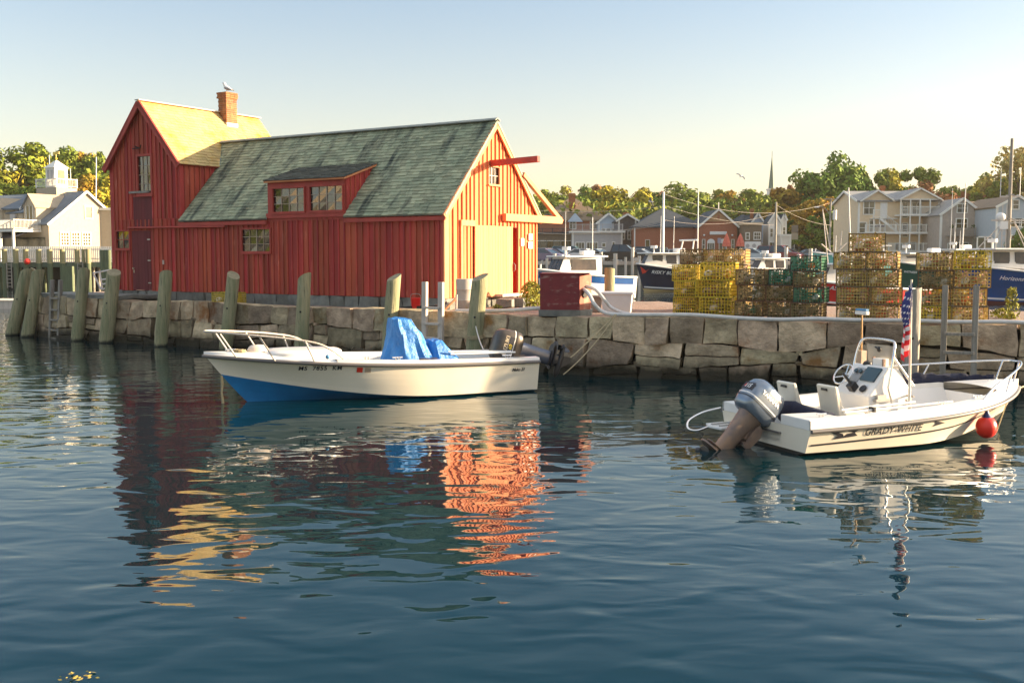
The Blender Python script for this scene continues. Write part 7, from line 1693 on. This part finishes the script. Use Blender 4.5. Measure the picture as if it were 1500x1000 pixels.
# lower wing on the right, partly behind the shack
h, W_, He, Hr = house('cream flat roofed wing between the white house and the red shack', 140, 172, 109, 308, 306, lit, TR, D=5, roof='flat', z0=LG, over=.15, name='house_wing', cat='house', corner=False)
h, W_, He, Hr = house('low white wing at the far left edge behind the balcony', -60, 30, 108, 305, 288, lit, roofL, D=8, z0=LG, name='house_wing', cat='house')
pole('sail_mast', 'tall leaning pole rising behind the white house roof', 141, 230, 112, .07, 'white', 'mast', lean=.4)
pole('sail_mast', 'thin mast left of the cupola', 72, 227, 112, .05, 'white', 'mast')
pole('sail_mast', 'short mast with a cross bar right of the cupola', 103, 247, 112, .05, 'white', 'mast')
# pier
mb = MB(); mb.bx(-80, -8, 103, 103.4, -1, 2.1); tag(mb.build('shore_bank', M['stone_dark']), kind='structure')
YP = 90.; ZP = Zh(384, YP)
pr = thing('far_pier', 'timber pier deck with white picket fence in front of the white house', 'pier', (0, YP, 0))
xL, xR = X(-60, YP), X(168, YP)
mb = MB(); mb.bx(xL, xR, 0, 14, ZP - .12, ZP); mb.build('deck', M['grey_wood'], pr)
mb = MB(); mb.bx(xL, xR, -.12, 0, ZP - .42, ZP - .02); mb.build('edge_beam', mat('green pier beam', (.16, .20, .14), (.12, .15, .10), .85, 5), pr)
mb = MB(); L_ = xR - xL; n = int(L_ / .16); zt_f = Zh(361, YP + .8)
for i in range(n): x = xL + (i + .5) * .16; mb.bx(x - .05, x + .05, .76, .79, ZP, zt_f)
mb.bx(xL, xR, .79, .85, ZP + .25, ZP + .35); mb.bx(xL, xR, .79, .85, zt_f - .3, zt_f - .2); mb.build('picket_fence', M['white'], pr)
M['pier_pile'] = mat('pier piling', (.34, .29, .14), (.26, .24, .12), .85, 5, (3, 3, .3))
M['pier_pile_low'] = mat('green pier piling', (.12, .15, .08), (.09, .11, .06), .85, 5, (3, 3, .3))
NM = ['leftmost', 'second', 'third', 'fourth', 'fifth', 'sixth', 'seventh', 'eighth', 'ninth']
for k, u in enumerate((9, 25.5, 40, 59, 75, 93.5, 115, 124, 131)):
    o = thing('pier_piling', '%s sunlit piling from the left along the front of the far pier' % NM[k], 'piling', (X(u, YP - .3), YP - .3, 0), 0, 'pilings of the far pier')
    r_ = .22 if k not in (7,) else .14; mb = MB(); mb.tube([(0, 0, ZP - .1), (.0, 0, Zh(365, YP))], r_, 12); mb.build('upper_shaft', M['pier_pile'], o, smooth=50); mb = MB(); mb.tube([(0, 0, -1), (0, 0, ZP - .1)], r_ * 1.02, 12); mb.build('wet_shaft', M['pier_pile_low'], o, smooth=50)
for k, u in enumerate((152, 157, 161)):
    mb = MB(); mb.tube([(0, 0, -1), (0, 0, Zh(366, 88))], .2, 12); o = mb.build('pier_piling', M['pier_pile_low'], smooth=50); o.location = (X(u, 88), 88, 0); tag(o, '%s of the three dark pilings close together by the shack corner' % ['left one', 'middle one', 'right one'][k], 'piling', 'pilings of the far pier')
for k, u in enumerate((3, 31, 67, 108, 138, 146)):
    mb = MB(); mb.tube([(0, 0, -1), (0, 0, ZP - .3)], .13, 10); o = mb.build('pier_support', M['grey_wood'] if k in (3, 4, 5) else M['pier_pile_low'], smooth=50); yy = YP + 1.5 + (k % 3) * 2; o.location = (X(u, yy), yy, 0); tag(o, 'shaded support post, number %d from the left, under the far pier deck' % (k + 1), 'post', 'support posts under the far pier')
def plad(u, v0, v1, w_, Y, lab):
    o = thing('pier_ladder', lab, 'ladder', (X(u, Y), Y, 0)); z0_, z1_ = Zh(v1, Y), Zh(v0, Y)
    for s_ in (-1, 1): mb = MB(); mb.bar((s_ * w_, 0, z0_), (s_ * w_, 0, z1_), .07, .07, up=(0, 1, 0)); mb.build('side_rail', M['grey_wood'], o)
    n = int((z1_ - z0_) / .3)
    mb = MB()
    for i in range(n): mb.bar((-w_, 0, z0_ + .15 + i * .3), (w_, 0, z0_ + .15 + i * .3), .06, .06)
    mb.build('rungs', M['grey_wood'], o)
plad(15, 384, 422, .2, YP - .5, 'small ladder at the left end of the far pier'); plad(119, 384, 400, .22, YP - .5, 'small ladder below the right pilings of the far pier')
mb = MB(); mb.bx(-.42, .42, -.2, .2, -.5, Zh(390, 86)); o = mb.build('green_bulkhead', M['pier_pile_low']); o.location = (X(101, 86), 86, 0); tag(o, 'green timber bulkhead panel hanging below the far pier', 'panel')
mb = MB(); mb.ball((0, 0, 0), .26, 14, 10); o = mb.build('orange_float', M['buoy'], smooth=70); o.location = aty(40, 383, YP - .7); tag(o, 'small orange float hanging on the third piling of the far pier', 'float')
# folded white steel gangway rails by the shack corner
o = thing('gangway_rail', 'white tubular gangway rails leaning beside the left corner of the red shack', 'railing', (X(150, 40), 40, 1.3)); q = lambda u, v: aty(u, v, 40) - Vector((X(150, 40), 40, 1.3))
mb = MB()
for a, b in (((136, 400), (163, 395)), ((137, 401), (148, 424)), ((146, 399), (150, 424)), ((147, 410), (163, 407)), ((148, 417), (163, 413)), ((150, 424), (163, 418))): mb.tube([q(*a), q(*b)], .03, 6)
mb.build('rails', M['white'], o)
# sunlit float dock at the left edge
o = thing('float_dock', 'low sunlit wooden float dock at the left edge of the picture', 'dock', (X(-30, 56), 56, 0)); mb = MB(); mb.bx(-3, X(26, 56) - X(-30, 56), 0, 2.6, -.1, .42); mb.build('hull', M['pale_wood'], o)
mb = MB()
for i in range(24): mb.bx(-3 + i * .22, -2.8 + i * .22, -.05, 2.65, .42, .46)
mb.build('planks', M['pale_wood'], o)

# ================================================================== TREES
def leafmat(n, a, b, c): return mat(n, a, b, .75, .35, (1, 1, 1), .38, c3=c, s3=.25, t3=.55, spec=.2)
LM = {'green': leafmat('green foliage', (0.208, 0.246, 0.025), (0.114, 0.161, 0.020), (0.312, 0.284, 0.030)), 'dark': leafmat('dark foliage', (0.146, 0.224, 0.024), (0.081, 0.147, 0.020), (0.276, 0.294, 0.031)), 'yellow': leafmat('yellow green foliage', (0.437, 0.360, 0.030), (0.291, 0.275, 0.025), (0.480, 0.322, 0.030)), 'orange': leafmat('autumn foliage', (0.442, 0.243, 0.022), (0.247, 0.192, 0.022), (0.546, 0.256, 0.022)), 'pale': leafmat('pale olive foliage', (0.416, 0.333, 0.099), (0.312, 0.269, 0.077), (0.468, 0.307, 0.099)), 'copper': leafmat('copper foliage', (0.286, 0.115, 0.044), (0.169, 0.090, 0.039), (0.364, 0.179, 0.066))}
M['bark'] = mat('tree bark', (.09, .07, .05), (.05, .04, .03), .9, 3)
def crown_mesh(seed, H_=10., rx=4.2, rz_=4.2, zc=6., nclump=46, nleaf=190, leaf=.30, sparse=False):
    rnd = random.Random(seed); mb = MB(); cl = []
    for i in range(nclump):
        v = Vector((rnd.gauss(0, 1), rnd.gauss(0, 1), rnd.gauss(0, 1))).normalized(); r_ = rnd.uniform(.35, 1) ** .6
        lump = 1 + .28 * noise.noise(v * 1.6 + Vector((seed, 0, 0)))
        c = Vector((v.x * rx * r_ * lump, v.y * rx * r_ * lump, zc + v.z * rz_ * r_ * lump * (.75 if v.z < 0 else 1)))
        cl.append((c, rnd.uniform(.65, 1.35) * (rx / 4.2)))
    vs = []; fs = []
    for c, cr in cl:
        for k in range(nleaf):
            v = Vector((rnd.gauss(0, 1), rnd.gauss(0, 1), rnd.gauss(0, 1))).normalized(); p = c + Vector((v.x, v.y, v.z * .75)) * cr * rnd.uniform(.55, 1.05)
            nrm = (v + Vector((rnd.gauss(0, .5), rnd.gauss(0, .5), rnd.gauss(.25, .5)))).normalized(); a = nrm.cross(Vector((rnd.gauss(0, 1), rnd.gauss(0, 1), rnd.gauss(0, 1)))).normalized(); b = nrm.cross(a); s_ = leaf * rnd.uniform(.45, 1.1)
            n = len(vs); vs += [p - a * s_, p + b * s_ * .55, p + a * s_, p - b * s_ * .55]; fs.append((n, n + 1, n + 2, n + 3))
    mb.add(vs, fs)
    tk = MB(); tk.tube([(0, 0, -1.5), (0, 0, 1.5), (.1, 0, zc * .6), (0, .1, zc + 1)], [.34, .26, .19, .07], 8)
    for c, cr in cl[::4]: tk.tube([(0, 0, zc * rnd.uniform(.35, .7)), Vector((c.x * .5, c.y * .5, lerp(zc * .6, c.z, .6))), c], [.13, .08, .03], 5)
    return mb, tk
variants = []
for s_ in range(5):
    a, b = crown_mesh(s_ * 3 + 2, rx=[4.2, 3.8, 4.6, 3.9, 4.1][s_], rz_=[4.0, 4.3, 3.4, 3.8, 3.9][s_], nclump=[46, 42, 50, 44, 40][s_], nleaf=190)
    variants.append((a.mesh('crown', LM['green']), b.mesh('trunk', M['bark'], 40)))
a, b = crown_mesh(91, rx=3.2, rz_=4.4, nclump=46, nleaf=50, leaf=.26); variants.append((a.mesh('crown', LM['green']), b.mesh('trunk', M['bark'], 40)))
NATS = []
for cm_, tm_ in variants:
    zs = sorted(v.co.z for v in cm_.vertices); xs_ = sorted(v.co.x for v in cm_.vertices); NATS.append((zs[int(len(zs) * .997)], xs_[int(len(xs_) * .98)] - xs_[int(len(xs_) * .02)]))
def tree(kind, var, u, vtop, Y, wpx, label, z0=None):
    x = X(u, Y); zg = ground_z(x, Y) if z0 is None else z0; h_ = Zh(vtop, Y) - zg; cm_, tm_ = variants[var]
    nat, natw = NATS[var]
    o = thing('tree' , label, 'tree', (x, Y, zg), random.uniform(0, 6.28), 'trees on the rise behind the harbour')
    sz = h_ / nat; sx = 1.38 * (wpx / F * Y) / natw; o.scale = (sx, sx, sz)
    c = bpy.data.objects.new('crown', cm_); COL.objects.link(c); c.parent = o
    c.material_slots[0].link = 'OBJECT'; c.material_slots[0].material = LM[kind]
    t = bpy.data.objects.new('trunk', tm_); COL.objects.link(t); t.parent = o
random.seed(11)
TREES = [ # kind, variant, photo column, photo row of the top, distance, width in photo px, label
 ('green', 0, 18, 211, 135, 100, 'huge rounded green tree at the far left edge above the white house'),
 ('green', 1, -40, 225, 130, 90, 'green tree cut by the left border of the picture'),
 ('yellow', 2, 62, 232, 145, 70, 'yellow green tree just left of the cupola'),
 ('green', 3, 96, 219, 150, 60, 'green tree straight behind the cupola'),
 ('orange', 4, 122, 222, 156, 52, 'orange tinged tree top right of the cupola'),
 ('green', 0, 143, 224, 150, 44, 'dark green round tree top right of the leaning pole'),
 ('yellow', 1, 146, 262, 128, 60, 'yellow orange tree low behind the white gable'),
 ('orange', 3, 120, 258, 130, 50, 'golden tree low between the cupola and the white gable'),
 ('dark', 2, 84, 262, 124, 70, 'dark tree filling the gap below the cupola railing'),
 ('green', 4, 168, 238, 150, 60, 'green tree half hidden by the red shack on the left'),
 ('green', 0, 800, 281, 176, 56, 'green tree right behind the open bracket frame of the shack'),
 ('yellow', 1, 826, 274, 184, 52, 'bright yellow green tree above the brown roof, left of its chimney'),
 ('dark', 2, 851, 275, 178, 44, 'dark tree above the chimney of the brown roofed house'),
 ('copper', 3, 866, 273, 186, 34, 'brownish tree just right of the chimney tree'),
 ('yellow', 0, 900, 273, 166, 62, 'brightest yellow tree, right of the brown hipped roof'),
 ('yellow', 4, 884, 296, 160, 44, 'lower yellow bush tree touching the right hip of the brown roof'),
 ('pale', 1, 930, 278, 190, 40, 'pale olive tree between the bright yellow tree and the white mast'),
 ('copper', 3, 948, 282, 184, 40, 'reddish brown tree left of the thick white mast'),
 ('green', 2, 1000, 271, 172, 84, 'broad green tree dome above the brick hall roof'),
 ('dark', 0, 968, 288, 168, 50, 'dark tree behind the thick white mast'),
 ('orange', 4, 1050, 281, 182, 40, 'orange brown tree above the peak of the brick gable'),
 ('copper', 1, 1066, 292, 170, 46, 'low copper tree right of the brick gable peak'),
 ('green', 3, 1072, 279, 190, 44, 'green tree left of the flying gull skyline dip'),
 ('green', 0, 1102, 281, 176, 60, 'green tree just left of the church spire'),
 ('green', 2, 1134, 285, 168, 60, 'green tree directly below the church spire'),
 ('copper', 4, 1142, 272, 196, 24, 'small dark red tree top right beside the spire'),
 ('orange', 1, 1160, 264, 186, 50, 'pinkish orange tree right of the church spire'),
 ('orange', 3, 1174, 276, 150, 66, 'large orange brown tree with a visible trunk beside the notice board'),
 ('orange', 0, 1196, 290, 140, 56, 'deep orange green tree behind the street lamp pole'),
 ('dark', 2, 1222, 229, 150, 74, 'tallest dark green tree, left of the cream house'),
 ('dark', 4, 1212, 262, 146, 60, 'dark lower left shoulder of the tallest tree'),
 ('dark', 1, 1236, 300, 134, 60, 'dark tree between the lamp pole and the cream house wall'),
 ('yellow', 3, 1272, 250, 158, 56, 'golden tree right behind the left gable of the cream house'),
 ('green', 0, 1250, 246, 154, 52, 'green right shoulder of the tallest tree'),
 ('green', 4, 1352, 245, 150, 58, 'rounded tree above the right gable of the cream house'),
 ('copper', 2, 1348, 268, 140, 54, 'low reddish tree touching the ridge of the cream house'),
 ('green', 1, 1420, 258, 165, 54, 'loose green tree above the taupe gable house'),
 ('dark', 0, 1396, 276, 158, 30, 'small dark tree between cream house and taupe house'),
 ('yellow', 3, 1440, 262, 160, 46, 'yellow green tree left of the tall mast'),
 ('pale', 5, 1476, 214, 150, 56, 'tall sparse pale tree at the top right behind the mast'),
 ('pale', 5, 1500, 226, 146, 50, 'sparse tree cut by the right border of the picture'),
 ('green', 4, 1462, 262, 152, 60, 'dense green tree below the sparse pale tree'),
 ('green', 0, 1492, 258, 148, 60, 'green tree in the right corner behind the blue grey house'),
 ('dark', 2, 1496, 330, 100, 24, 'dark bush beside the blue grey house at the right edge'),
 ('green', 3, 780, 288, 168, 50, 'green tree mostly hidden behind the red gable'),
 ('dark', 4, 1030, 292, 166, 50, 'dark green tree behind the slate roof of the brick hall'),
 ('green', 1, 918, 292, 172, 46, 'green tree behind the tiny dark roofed cottage'),
 ('dark', 3, 1165, 310, 145, 50, 'dark underwood tree behind the notice board'),
 ('dark', 0, 1200, 318, 136, 50, 'dark undergrowth tree right of the orange tree trunk'),
]
for t in TREES: tree(*t)
# dense woods on the rise, too far and thick to count: leafy undergrowth
rnd = random.Random(19); vs = []; fs = []
for k in range(36000):
    u = rnd.choice((rnd.uniform(770, 1500), rnd.uniform(-80, 200))) if k % 4 else rnd.uniform(200, 1560)
    left = u < 300; Y = rnd.uniform(150, 190) if not left else rnd.uniform(140, 165); x = X(u, Y); zg = ground_z(x, Y)
    top = (Zh(296, Y) if not left else Zh(252, Y)) + 1.8 * noise.noise(Vector((x * .12, Y * .1, 0)))
    z = lerp(zg, top, rnd.random() ** .7); s_ = rnd.uniform(.25, .6); a = Vector((rnd.gauss(0, 1), rnd.gauss(0, 1), rnd.gauss(0, 1))).normalized(); b = a.cross(Vector((rnd.gauss(0, 1), rnd.gauss(0, 1), rnd.gauss(0, 1)))).normalized(); p = Vector((x, Y, z)); n = len(vs)
    vs += [p - a * s_, p + b * s_ * .6, p + a * s_, p - b * s_ * .6]; fs.append((n, n + 1, n + 2, n + 3))
mb = MB(); mb.add(vs, fs); o = mb.build('woodland_undergrowth', LM['green']); tag(o, 'thick leafy undergrowth filling the wood behind the houses', 'undergrowth', kind='stuff')
# unseen shore, house and trees added for the shack windows to mirror
mb = MB(); mb.bx(-220, -78, -60, 60, -1, 1.6); tag(mb.build('unseen_shore_ground', M['shore']), kind='structure')
W2 = thing('unseen_tan_house', 'tan gabled house on the far left shore, added unseen for the shack windows to mirror', 'house', (-92, 2, 1.6), R(90))
mb = MB(); mb.bx(-7, 7, 0, 9, 0, 5.5); mb.prism([(-7, 5.5), (7, 5.5), (0, 9.8)], 1, 0, 9); mb.build('wall', lit, W2)
mb = MB(); mb.add([(-7.4, -.3, 5.3), (0, -.3, 10), (0, 9.3, 10), (-7.4, 9.3, 5.3), (7.4, -.3, 5.3), (7.4, 9.3, 5.3)], [(0, 1, 2, 3), (1, 4, 5, 2)]); mb.build('roof', roof_br, W2)
for x_ in (-5, -1, 3):
    mb = MB(); mb.bx(x_, x_ + 1.4, -.06, -.01, 1.2, 3.4); mb.build('window', M['win_dark'], W2)
for k, (x_, y_, kd, lab) in enumerate(((-96, 16, 'green', 'unseen green tree added left of the tan house on the far left shore'), (-90, 30, 'yellow', 'unseen yellow tree added by itself on the far left shore'), (-98, -12, 'dark', 'unseen dark tree added right of the tan house on the far left shore'))):
    o = thing('tree', lab, 'tree', (x_, y_, 1.6), k, 'trees on the rise behind the harbour'); o.scale = (1.1, 1.1, .95)
    for nm, me in zip(('crown', 'trunk'), variants[k]):
        c = bpy.data.objects.new(nm, me); COL.objects.link(c); c.parent = o
        if nm == 'crown': c.material_slots[0].link = 'OBJECT'; c.material_slots[0].material = LM[kd]

rnd = random.Random(5); mb = MB()
for k in range(26):
    p = Vector((rnd.gauss(0, .07), rnd.gauss(0, .05), rnd.uniform(.004, .012))); a = rnd.uniform(0, 6.28); s_ = rnd.uniform(.008, .025)
    mb.add([p + Vector((math.cos(a) * s_, math.sin(a) * s_, 0)), p + Vector((-math.sin(a) * s_ * .4, math.cos(a) * s_ * .4, .003)), p - Vector((math.cos(a) * s_, math.sin(a) * s_, 0)), p - Vector((-math.sin(a) * s_ * .4, math.cos(a) * s_ * .4, .003))], [(0, 1, 2, 3)])
o = mb.build('floating_weed', TM['brown']['g']); o.location = atz(112, 992, 0); tag(o, 'small scatter of weed floating at the bottom left of the picture', 'seaweed', kind='stuff')
# ================================================================== HAZE (warm evening air over the harbour)
mb = MB(); mb.bx(-530, 530, -90, 450, -2.2, 36)
hz = bpy.data.materials.new('evening haze'); hz.use_nodes = True; N_ = hz.node_tree.nodes; N_.clear()
pv = N_.new('ShaderNodeVolumePrincipled'); pv.inputs['Color'].default_value = (1, .95, .85, 1); pv.inputs['Density'].default_value = .00016; pv.inputs['Anisotropy'].default_value = .2
ov = N_.new('ShaderNodeOutputMaterial'); hz.node_tree.links.new(pv.outputs[0], ov.inputs['Volume'])
hzo = mb.build('haze', hz); tag(hzo, 'thin warm evening haze over the harbour', 'haze', kind='stuff')
